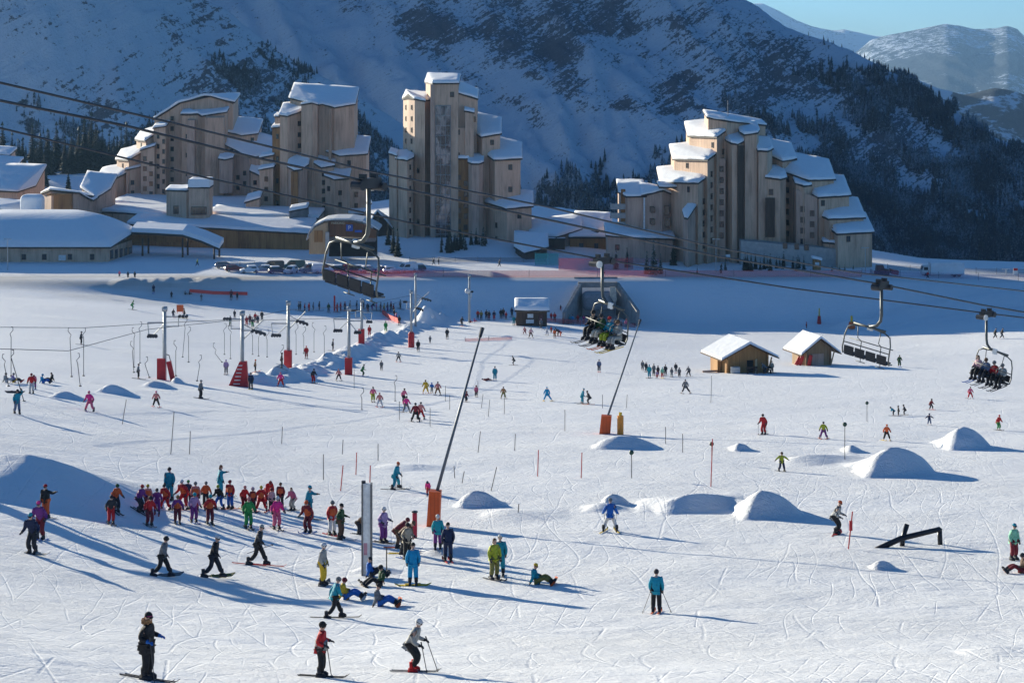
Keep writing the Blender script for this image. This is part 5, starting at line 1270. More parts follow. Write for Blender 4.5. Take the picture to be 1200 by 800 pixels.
for i,(px,y,tp) in enumerate([(52,640,178),(80,630,199),(455,470,262),(461,462,266),(466,458,268)]):
    spruce(px,y,top=tp,label='lone small spruce on the snow by the far left houses' if i<2 else 'small spruce at the left foot of the glass shaft tower',group='small spruces left' if i<2 else 'small spruces at the foot of the glass shaft tower',k=i)
for i in range(26):
    px=rt.uniform(517,572); y=rt.uniform(462,472); spruce(px,y,h=rt.uniform(2.5,4.6),label='small spruce in the clump before the glass shaft tower',group='small spruces before the glass shaft tower',k=i,snowy=i%3==0)
for i,(px,y,tp,lb) in enumerate([(766,422,281,'biggest of three spruces standing on the terrace right of the nets'),(758,423,294,'left hand small spruce beside the biggest terrace spruce'),(774,423,297,'right hand small spruce beside the biggest terrace spruce'),(722,432,289,'yellowish thin spruce against the grey annex'),(735,436,290,'small dark spruce left of the terrace spruces'),(789,440,281,'dark spruce at the left foot of the widest tower'),(706,424,304,'dark little spruce by the red net')]):
    spruce(px,y,top=tp,label=lb,group='terrace spruces',k=i,snowy=i in (0,1,2,3))
for i in range(22):
    px=rt.uniform(866,945); y=rt.uniform(428,436); spruce(px,y,h=rt.uniform(1.6,4.2),label='small spruce below the plinth of the widest tower',group='small spruces below the widest tower',k=i,snowy=i%3==1)
for i,(px,y,h) in enumerate([(817,424,1.5),(845,424,2.0),(850,430,2.6),(935,432,3.2),(942,431,3.0),(975,428,1.6),(984,429,1.4),(990,430,1.3),(1000,433,1.2)]):
    spruce(px,y,h=h,label='low snowy bush on the terrace below the widest tower',group='low bushes below the widest tower',k=i,snowy=True)
# ================================================================== people
def skin_mesh(nodes,edges,sub=1,root=0):
    names=list(nodes); me=bpy.data.meshes.new('t'); me.from_pydata([nodes[n][0] for n in names],[(names.index(a),names.index(b)) for a,b in edges],[])
    o=bpy.data.objects.new('t',me); COL.objects.link(o); o.modifiers.new('s','SKIN')
    for i,n in enumerate(names):
        r=nodes[n][1]; me.skin_vertices[0].data[i].radius=(r,r) if not isinstance(r,tuple) else r; me.skin_vertices[0].data[i].use_root=(i==root)
    m=o.modifiers.new('u','SUBSURF'); m.levels=sub; m.render_levels=sub
    dg=bpy.context.evaluated_depsgraph_get(); dg.update(); e=o.evaluated_get(dg); q=e.to_mesh()
    V=[tuple(v.co) for v in q.vertices]; Fs=[tuple(p.vertices) for p in q.polygons]; e.to_mesh_clear()
    bpy.data.objects.remove(o); bpy.data.meshes.remove(me); return V,Fs

def pose_joints(pose):
    """joints of a 1.75 m figure facing +x, feet near z=.1"""
    J=dict(pel=(0,0,.95),chest=(.03,0,1.30),neck=(.03,0,1.47),head=(.055,0,1.62),
      sL=(.03,.17,1.39),sR=(.03,-.17,1.39),eL=(.0,.26,1.12),eR=(.0,-.26,1.12),wL=(.12,.24,.90),wR=(.12,-.24,.90),
      hL=(0,.10,.90),hR=(0,-.10,.90),kL=(.05,.12,.50),kR=(.05,-.12,.50),aL=(0,.13,.12),aR=(0,-.13,.12))
    def lean(dx,dz=0,j=('chest','neck','head','sL','sR','eL','eR','wL','wR')):
        for n in j:
            x,y,z=J[n]; k=(z-.95)/.67; J[n]=(x+dx*k,y,z+dz)
    if pose=='poles': J.update(eL=(-.04,.28,1.14),eR=(-.04,-.28,1.14),wL=(.22,.30,1.08),wR=(.22,-.30,1.08))
    elif pose=='walk': J.update(kL=(.20,.10,.54),aL=(.34,.11,.13),kR=(-.06,-.10,.50),aR=(-.38,-.11,.14),eL=(-.12,.27,1.14),wL=(-.12,.25,.90),eR=(.12,-.26,1.14),wR=(.28,-.22,1.0)); lean(.12)
    elif pose=='plow':
        J.update(pel=(-.10,0,.86),hL=(-.08,.11,.82),hR=(-.08,-.11,.82),kL=(.12,.22,.48),kR=(.12,-.22,.48),aL=(.0,.34,.12),aR=(.0,-.34,.12),eL=(.02,.34,1.06),eR=(.02,-.34,1.06),wL=(.30,.38,.96),wR=(.30,-.38,.96)); lean(.10,-.07)
    elif pose=='ski':
        J.update(pel=(-.10,0,.88),hL=(-.08,.10,.84),hR=(-.08,-.10,.84),kL=(.16,.12,.50),kR=(.16,-.12,.50),aL=(.0,.13,.12),aR=(.0,-.13,.12),eL=(.04,.30,1.08),eR=(.04,-.30,1.08),wL=(.30,.32,1.0),wR=(.30,-.32,1.0)); lean(.14,-.06)
    elif pose=='wide':
        J.update(pel=(0,.0,.84),hL=(0,.11,.80),hR=(0,-.11,.80),kL=(.08,.34,.44),kR=(.06,-.22,.46),aL=(0,.58,.12),aR=(0,-.40,.12),eL=(.06,.32,1.06),eR=(.06,-.32,1.06),wL=(.26,.30,.92),wR=(.26,-.34,.92)); lean(.14,-.09)
    elif pose=='wave': J.update(eL=(.0,.42,1.32),wL=(.06,.66,1.42))
    elif pose=='point': J.update(eL=(.16,.26,1.26),wL=(.40,.20,1.30))
    elif pose=='carry': J.update(eL=(.10,.34,1.50),wL=(.12,.26,1.72),kL=(.14,.10,.52),aL=(.22,.11,.13),kR=(-.04,-.10,.50),aR=(-.26,-.11,.13)); lean(.06)
    elif pose=='bend':
        J.update(chest=(.24,0,1.24),neck=(.40,0,1.34),head=(.50,0,1.44),sL=(.32,.17,1.30),sR=(.32,-.17,1.30),eL=(.36,.22,1.02),eR=(.36,-.22,1.02),wL=(.42,.2,.80),wR=(.42,-.2,.80),pel=(-.06,0,.92),hL=(-.04,.1,.88),hR=(-.04,-.1,.88))
    elif pose=='arms': J.update(eL=(.0,.42,1.22),eR=(.0,-.42,1.22),wL=(.08,.60,1.08),wR=(.08,-.60,1.08),kL=(.10,.18,.50),kR=(.10,-.18,.50),aL=(.0,.26,.12),aR=(.0,-.26,.12))
    elif pose=='sit':
        J=dict(pel=(0,0,.16),chest=(-.10,0,.52),neck=(-.06,0,.69),head=(-.01,0,.83),sL=(-.08,.17,.61),sR=(-.08,-.17,.61),eL=(-.02,.27,.38),eR=(-.10,-.27,.36),wL=(.20,.24,.36),wR=(-.22,-.30,.12),
          hL=(.06,.10,.16),hR=(.06,-.10,.16),kL=(.42,.16,.40),kR=(.42,-.16,.36),aL=(.78,.18,.14),aR=(.78,-.16,.14))
    elif pose=='kneel':
        J=dict(pel=(0,0,.45),chest=(.14,0,.78),neck=(.22,0,.94),head=(.30,0,1.06),sL=(.18,.17,.86),sR=(.18,-.17,.86),eL=(.30,.24,.64),eR=(.30,-.24,.64),wL=(.46,.16,.50),wR=(.46,-.16,.50),
          hL=(.02,.10,.42),hR=(.02,-.10,.42),kL=(.32,.16,.42),kR=(.16,-.14,.12),aL=(.26,.14,.12),aR=(-.24,-.12,.10))
    elif pose=='lie':
        J=dict(pel=(0,0,.16),chest=(-.36,.05,.20),neck=(-.52,.07,.24),head=(-.66,.08,.30),sL=(-.44,.22,.24),sR=(-.44,-.12,.20),eL=(-.30,.40,.20),eR=(-.30,-.34,.14),wL=(-.08,.44,.14),wR=(-.10,-.44,.10),
          hL=(.06,.10,.16),hR=(.06,-.10,.14),kL=(.42,.18,.34),kR=(.46,-.14,.20),aL=(.72,.24,.14),aR=(.84,-.18,.12))
    elif pose=='chair':
        J=dict(pel=(0,0,.13),chest=(-.02,0,.50),neck=(.0,0,.66),head=(.04,0,.81),sL=(.0,.17,.59),sR=(.0,-.17,.59),eL=(.08,.25,.34),eR=(.08,-.25,.34),wL=(.32,.16,.30),wR=(.32,-.16,.30),
          hL=(.06,.10,.13),hR=(.06,-.10,.13),kL=(.46,.12,.13),kR=(.46,-.12,.13),aL=(.50,.12,-.28),aR=(.50,-.12,-.28))
    return J
PROTO={}
def proto(pose,kid):
    key=(pose,kid)
    if key in PROTO: return PROTO[key]
    J={k:Vector(v) for k,v in pose_joints(pose).items()}
    hs=1.28 if kid else 1.0; fat=1.12 if kid else 1.0
    D={}
    E=[('pel','chest'),('chest','neck'),('neck','head'),('chest','sL'),('sL','eL'),('eL','wL'),('wL','pL'),('chest','sR'),('sR','eR'),('eR','wR'),('wR','pR'),('pel','hL'),('hL','kL'),('kL','aL'),('aL','tL'),('pel','hR'),('hR','kR'),('kR','aR'),('aR','tR')]
    for s_ in 'LR':
        d=(J['w'+s_]-J['e'+s_]).normalized(); J['p'+s_]=J['w'+s_]+d*.09; J['t'+s_]=J['a'+s_]+Vector((.14,0,-.06))
    rad=dict(pel=.125,chest=.135,neck=.055,head=.05,sL=.062,sR=.062,eL=.042,eR=.042,wL=.03,wR=.03,pL=.034,pR=.034,hL=.085,hR=.085,kL=.058,kR=.058,aL=.042,aR=.042,tL=.04,tR=.04)
    V,Fs=skin_mesh({k:(J[k],rad[k]*fat) for k in rad},E)
    mb=MB(); mb.add(V,Fs,0)
    # head: skull, jaw, nose, ears, eyes, mouth
    hc=J['head']; up=(J['head']-J['neck']).normalized(); fw=Vector((1,0,0)); fw=(fw-up*fw.dot(up)).normalized(); lf=up.cross(fw)
    M=Matrix((fw,lf,up)).transposed()
    def hp_(x,y,z): return hc+M@Vector((x*hs,y*hs,z*hs))
    mb.ball(hp_(0,0,.0),(.098*hs,.078*hs,.115*hs),12,8,0,M); mb.ball(hp_(.028,0,-.055),(.062*hs,.055*hs,.065*hs),10,6,0,M)
    mb.add([hp_(.09,0,.02),hp_(.093,.016,-.03),hp_(.122,0,-.028),hp_(.093,-.016,-.03)],[(0,1,2),(0,2,3),(1,3,2)],0)
    for y in (-.034,.034): mb.ball(hp_(.088,y,.012),(.010*hs,.015*hs,.009*hs),6,4,1)
    mb.ball(hp_(.088,0,-.062),(.008*hs,.024*hs,.007*hs),6,4,2)
    for y in (-.08,.08): mb.ball(hp_(-.005,y,-.01),(.02*hs,.012*hs,.03*hs),6,4,0,M)
    D['body']=mb
    # jacket
    hem={}
    nd_={k:J[k] for k in ('pel','chest','neck','sL','eL','wL','sR','eR','wR')}
    low=J['pel']+ (J['pel']-J['chest'])*.16; nd_['low']=low
    if pose in ('sit','chair','kneel','lie'): nd_['low']=J['pel']+Vector((.06,0,.0))
    nd_['col']=J['neck'].lerp(J['head'],.18)
    jr=dict(low=.192,pel=.178,chest=.188,neck=.098,col=.085,sL=.105,sR=.105,eL=.082,eR=.082,wL=.062,wR=.062)
    V,Fs=skin_mesh({k:(nd_[k],jr[k]*fat) for k in jr},[('low','pel'),('pel','chest'),('chest','neck'),('neck','col'),('chest','sL'),('sL','eL'),('eL','wL'),('chest','sR'),('sR','eR'),('eR','wR')],1,1)
    mb=MB(); mb.add(V,Fs,0); D['jacket']=mb
    # trousers
    tn={k:J[k] for k in ('pel','hL','kL','aL','hR','kR','aR')}
    for s_ in 'LR': tn['a'+s_]=J['a'+s_]+(J['k'+s_]-J['a'+s_])*.22
    tr_=dict(pel=.15,hL=.128,kL=.104,aL=.10,hR=.128,kR=.104,aR=.10)
    V,Fs=skin_mesh({k:(tn[k],tr_[k]*fat) for k in tr_},[('pel','hL'),('hL','kL'),('kL','aL'),('pel','hR'),('hR','kR'),('kR','aR')],1,0)
    mb=MB(); mb.add(V,Fs,0); D['trousers']=mb
    # boots (mesh around own ankle)
    mb=MB(); mb.tube([(-.02,0,.24),(-.01,0,.12),(.0,0,.04)],[.075,.082,.075],10); 
    V=[(-.13,-.055,-.10),(.19,-.055,-.10),(.19,.055,-.10),(-.13,.055,-.10),(-.11,-.05,.05),(.12,-.05,.03),(.12,.05,.03),(-.11,.05,.05),(.20,-.045,-.02),(.20,.045,-.02)]
    mb.add(V,[(0,3,2,1),(4,5,6,7),(0,1,8,5,4),(3,7,6,9,2),(1,2,9,8),(5,8,9,6),(0,4,7,3)]); D['boot']=mb
    # gloves with fingers
    for s_ in 'LR':
        a=J['e'+s_]; b=J['w'+s_]; d=(b-a).normalized(); sd=(1 if s_=='L' else -1)
        across=Vector((0,0,1)).cross(d)
        if across.length<.2: across=Vector((1,0,0))
        across.normalize(); nrm=d.cross(across).normalized(); c=b+d*.05
        mb=MB(); Mg=Matrix((d,across,nrm)).transposed(); mb.ball(c,(.06,.046,.026),10,6,0,Mg); mb.tube([b-d*.04,b+d*.02],[.058,.045],8)
        for i,(o_,L_) in enumerate(((-.033,.055),(-.011,.068),(.011,.064),(.033,.048))):
            p0=c+d*.04+across*o_; p1=p0+d*L_*.55-nrm*.008; p2=p1+d*L_*.35-nrm*.028; mb.tube([p0,p1,p2],[.0135,.013,.010],6)
        t0=c-d*.01+across*(.04*-sd); mb.tube([t0,t0+across*(-sd*.03)+d*.025,t0+across*(-sd*.036)+d*.055-nrm*.01],[.015,.014,.011],6)
        D['glove'+s_]=mb
    D['J']=J; D['M']=M; D['hs']=hs
    H={}
    def hat(kind):
        mb=MB()
        if kind=='helmet':
            mb.ball(hp_(-.008,0,.035),(.125*hs,.105*hs,.112*hs),14,8,0,M); mb.box(hp_(.095,0,.055),(.05*hs,.14*hs,.02*hs),rot=M)
        elif kind in('beanie','pom'):
            mb.ball(hp_(-.012,0,.062),(.108*hs,.09*hs,.088*hs),12,8,0,M)
            if kind=='pom': mb.ball(hp_(-.02,0,.165),(.035*hs,)*3,8,6,0,M)
        elif kind=='hood': mb.ball(hp_(-.03,0,.02),(.125*hs,.115*hs,.135*hs),12,8,0,M)
        elif kind=='hair': mb.ball(hp_(-.022,0,.035),(.098*hs,.088*hs,.10*hs),12,8,0,M); mb.ball(hp_(-.07,0,-.05),(.05*hs,.075*hs,.10*hs),10,6,0,M)
        return mb
    for k in ('helmet','beanie','pom','hood','hair'): H[k]=hat(k)
    mb=MB(); mb.ball(hp_(.075,0,.018),(.045*hs,.083*hs,.034*hs),10,6,0,M); mb.tube([hp_(.04,.098,.03),hp_(-.06,.098,.04),hp_(-.12,0,.05),hp_(-.06,-.098,.04),hp_(.04,-.098,.03)],.012*hs,5)
    H['goggles']=mb; D['H']=H; D['mesh']={}
    PROTO[key]=D; return D
SKINM=plain('skin',(.55,.34,.25),.55,.1,20); EYEM=plain('eye_dark',(.03,.02,.02),.3); LIPM=plain('lips',(.40,.15,.13),.5)
def slotmat(o,m): 
    o.material_slots[0].link='OBJECT'; o.material_slots[0].material=m
DUM=bpy.data.materials.new('cloth')
def pm(D,key,mbf):
    if key not in D['mesh']:
        mb=mbf(); D['mesh'][key]=mb.mesh(key[0],[DUM,EYEM,LIPM] if key[0]=='body' else [DUM],True)
    return D['mesh'][key]
COLR={'black':(.018,.018,.02),'dark':(.03,.032,.04),'navy':(.02,.03,.075),'grey':(.17,.175,.18),'light grey':(.36,.35,.32),'white':(.66,.65,.63),'cream':(.55,.48,.38),'red':(.52,.02,.025),'dark red':(.22,.02,.03),'burgundy':(.16,.02,.035),
 'orange':(.68,.12,.03),'brown':(.13,.07,.04),'tan':(.33,.17,.07),'yellow':(.68,.45,.03),'lime':(.38,.42,.03),'olive':(.20,.19,.05),'green':(.03,.28,.07),'dark green':(.03,.09,.03),'mint':(.25,.58,.38),'teal':(.01,.27,.36),'azure':(.01,.30,.42),
 'turquoise':(.02,.38,.42),'blue':(.02,.14,.48),'bright blue':(.01,.30,.55),'denim':(.12,.17,.28),'purple':(.20,.04,.22),'lilac':(.42,.28,.48),'pink':(.68,.14,.24),'hot pink':(.75,.03,.25),'pale pink':(.62,.38,.40),'salmon':(.62,.22,.20),'gold':(.45,.30,.05),'beige':(.38,.33,.25),'patterned grey':(.35,.34,.31)}
CM={}
def cloth(c):
    if c not in CM:
        m,nt,b=newmat('cloth_'+c.replace(' ','_')); v=COLR[c]; n=noise(nt,9,4,.6,vec=coords(nt))
        if c=='patterned grey': r=ramp(nt,n,[(.45,(.06,.06,.06)),(.52,(.5,.49,.45))])
        else: r=ramp(nt,n,[(.3,tuple(x*.75 for x in v)),(.7,tuple(min(1,x*1.15) for x in v))])
        nt.links.new(r.outputs[0],b.inputs['Base Color']); b.inputs['Roughness'].default_value=.75
        bp=nd(nt,'ShaderNodeBump',Strength=1.0,Distance=.06); nt.links.new(noise(nt,5,4,.65,vec=coords(nt,(1,1,1.8))),bp.inputs['Height']); nt.links.new(bp.outputs[0],b.inputs['Normal']); CM[c]=m
    return CM[c]
def ski_mesh():
    mb=MB(); L=[(-.78,.0),(-.74,.04),(-.3,.035),(0,.032),(.4,.037),(.72,.046),(.84,.02)]; zs=[.012,0,0,0,0,.01,.10]
    V=[]; 
    for (x,w),z in zip(L,zs): w=max(w,.012); V+=[(x,-w,z),(x,w,z),(x,w,z+.02),(x,-w,z+.02)]
    Fs=[(4*i+a,4*i+4+a,4*i+4+(a+1)%4,4*i+(a+1)%4) for i in range(len(L)-1) for a in range(4)]+[(0,1,2,3),(4*len(L)-1,4*len(L)-2,4*len(L)-3,4*len(L)-4)]
    mb.add(V,Fs); mb.box((0,0,.045),(.3,.06,.04)); return mb.mesh('ski',[DUM])
SKI=ski_mesh()
def board_mesh():
    mb=MB(); n=9; V=[]
    for i in range(n):
        t=-1+2*i/(n-1); x=.76*t; w=.145*(1-abs(t)**5)**.5 if abs(t)<1 else .03; w=max(w*(1-.08*(1-t*t)),.03); z=.09*max(0,abs(t)-.78)/.22
        V+=[(x,-w,z),(x,w,z),(x,w,z+.022),(x,-w,z+.022)]
    Fs=[(4*i+a,4*i+4+a,4*i+4+(a+1)%4,4*i+(a+1)%4) for i in range(n-1) for a in range(4)]+[(0,1,2,3),(4*n-1,4*n-2,4*n-3,4*n-4)]
    mb.add(V,Fs); mb.box((-.25,0,.05),(.14,.2,.05)); mb.box((.25,0,.05),(.14,.2,.05)); return mb.mesh('snowboard',[DUM])
BOARD=board_mesh()
SKIC=['red','white','black','grey','orange','yellow','blue','light grey']
NP=0
def bibm(a,b,c):
    mb=MB(); mb.tube([a,b,c],[.20,.212,.13],14,cap=False); return mb
def person(loc,H,pose,yaw,jc,tc,hat='helmet',hc='dark',label='',group=None,gear='ski',detail=True,gog=False,bootc='dark',ground=True,glovec='dark',fur=False,bib=None):
    global NP; NP+=1
    kid=H<1.42; D=proto(pose,kid); s_=H/1.75*(1.0 if not kid else .97); yw=R(yaw)
    r=empty('person',tuple(loc),yw); tag(r,label,'person',group); r.scale=(s_,s_,s_)
    def part(nm,key,mbf,m):
        o=link(nm,pm(D,key,mbf),r); slotmat(o,m); return o
    J_=D['J']
    part('body',('body',),lambda:D['body'],SKINM)
    part('jacket',('jacket',),lambda:D['jacket'],cloth(jc)); part('trousers',('trousers',),lambda:D['trousers'],cloth(tc))
    part({'hair':'hair','hood':'hood'}.get(hat,'hat' if hat!='helmet' else 'helmet'),(hat,),lambda:D['H'][hat],cloth(hc))
    if bib:
        c0=J_['pel'].lerp(J_['chest'],.25); c1=J_['chest'].lerp(J_['neck'],.45); c2=c0.lerp(c1,.6)
        part('bib',('bib',),lambda:bibm(c0,c2,c1),cloth(bib))
    if (gog or detail) and hat!='hair': part('goggles',('goggles',),lambda:D['H']['goggles'],cloth('black'))
    J=D['J']
    for s2 in 'LR':
        a=J['a'+s2]
        if detail:
            o=link('boot',pm(D,('boot',),lambda:D['boot']),r); slotmat(o,cloth(bootc)); o.location=a
            if pose in('sit','lie'): o.rotation_euler=(0,-.9,0)
            part('glove',('glove'+s2,),lambda:D['glove'+s2],cloth(glovec))
        if gear=='ski':
            o=link('ski',SKI,r); slotmat(o,cloth(SKIC[NP%8] if (NP//2)%3 else 'dark')); x=a.x
            tz=0
            if ground:
                c,s3=math.cos(yw),math.sin(yw)
                wx=loc[0]+(c*x-s3*a.y)*s_; wy=loc[1]+(s3*x+c*a.y)*s_
                h0=float(height(np.array(wx),np.array(wy))); h1=float(height(np.array(wx+c*.7),np.array(wy+s3*.7))); h2=float(height(np.array(wx-c*.7),np.array(wy-s3*.7)))
                tz=math.atan2(h1-h2,1.4); o.location=(x+.05,a.y,(h0-loc[2])/s_+.03)
            else: o.location=(x+.05,a.y,a.z-.13)
            o.rotation_euler=(0,-tz if ground else .12,(-.22 if s2=='L' else .22) if pose in('plow','wide','arms') else 0)
    if gear=='board':
        o=link('snowboard',BOARD,r); slotmat(o,cloth(SKIC[(NP*3)%8])); m=(J['aL']+J['aR'])/2
        o.location=(m.x+.02,m.y,m.z-.11); o.rotation_euler=(0,-.9 if pose in('sit','lie') else 0,R(90))
        if pose in('sit','lie'): o.rotation_euler=(R(0),R(-60),R(90)) ; o.rotation_euler=Matrix.Rotation(R(90),3,'Z').to_euler(); o.location=(m.x+.10,m.y,m.z-.02); o.rotation_euler=(Matrix.Rotation(-.8,3,'Y')@Matrix.Rotation(R(90),3,'Z')).to_euler()
    if fur:
        mb=MB(); 
        for k in range(26): a_=k/26*6.28; mb.ball(D['J']['neck']+Vector((math.cos(a_)*.10-.03,math.sin(a_)*.13,.06+.04*math.sin(k*2.4))),.045,6,4)
        o=mb.build('fur_collar',cloth('tan'),r,True)
    return r,D,s_
def hand(r,D,s_,side):
    J=D['J']; p=J['w'+side]+(J['w'+side]-J['e'+side]).normalized()*.07; c,sn=math.cos(r.rotation_euler.z),math.sin(r.rotation_euler.z)
    return Vector((r.location.x+(c*p.x-sn*p.y)*s_,r.location.y+(sn*p.x+c*p.y)*s_,r.location.z+p.z*s_))
def skipole(r,D,s_,side,dx,dy,label,grp='ski poles held by the nearest skiers'):
    h=hand(r,D,s_,side); q=onground(h.x+dx,h.y+dy); mb=MB(); d=(h-q).normalized(); a=h+d*.12-q
    mb.tube([Vector((0,0,0)),a],.012,6); mb.tube([a-d*.0-d*.16,a+d*.02],.02,6); mb.tube([d*.06,d*.07],.05,8)
    o=mb.build('ski_pole',DARKSTEEL,None,False,tuple(q)); tag(o,label,'ski pole',grp)

def P1(px,row,hp,pose,yaw,jc,tc,hat,hc,where,grp=None,**k):
    g=G(px,row); y=g.y; H=hp*y/F
    if pose in('sit',): H=1.68 if 'kid' not in k else 1.25
    elif pose=='lie': H=1.45
    elif pose=='kneel': H=min(1.75,max(1.15,H/.64))
    elif pose in('plow','ski','wide'): H=H/.94
    k.pop('kid',None); H=min(1.9,max(1.02,H))
    det=hp>=20 or pose in('sit','kneel') and hp>=12
    k.setdefault('detail',det)
    return person(g,H,pose,yaw,jc,tc,hat,hc,where,grp,**k)+(g,)

# ---- nearest figures, described one by one
r,D,s_,g=P1(172,796,79,'poles',-20,'black','black','beanie','black','person in long black coat with fur hood and pink headband, nearest the camera',gear='ski',fur=True,glovec='blue',gog=False)
mb=MB(); mb.ball(D['J']['head']+Vector((.0,0,.045)),(.112,.095,.018),14,6); o=mb.build('headband',cloth('hot pink'),r,True)
mb=MB(); mb.tube([(0,0,1.0),(0,0,.86),(0,0,.70)],[.18,.20,.215],14); o=mb.build('coat_skirt',cloth('black'),r,True)
skipole(r,D,s_,'R',.10,-.02,'ski pole in blue glove of the black coated skier nearest the camera'); 
r,D,s_,g=P1(376,793,65,'poles',-10,'red','black','helmet','black','skier in red jacket with grey lower half and dark helmet, front centre',gog=True)
mb=MB(); J=D['J']; mb.tube([J['pel']+Vector((0,0,-.10)),J['pel'],J['pel'].lerp(J['chest'],.62)],[.20,.205,.205],14); mb.build('jacket_panel',cloth('light grey'),r,True); skipole(r,D,s_,'R',.12,.05,'ski pole of the front centre skier in the red and grey jacket'); 
r,D,s_,g=P1(484,787,61,'ski',-12,'light grey','black','helmet','white','skier in pale grey jacket, white helmet and red boots, bottom centre',bootc='red',gog=True)
skipole(r,D,s_,'R',.14,.0,'right ski pole of the skier in red boots'); skipole(r,D,s_,'L',.30,.1,'left ski pole of the skier in red boots')
r,D,s_,g=P1(769,718,51,'stand',80,'azure','black','helmet','dark','skier seen from behind in teal jacket and black trousers, alone at lower right')
skipole(r,D,s_,'L',-.35,-.15,'ski pole on the left of the lone teal jacket skier'); skipole(r,D,s_,'R',.35,-.15,'ski pole on the right of the lone teal jacket skier')
P1(715,623,38,'plow',85,'blue','white','helmet','grey','skier seen from behind in bright blue jacket and white trousers, centre slope')
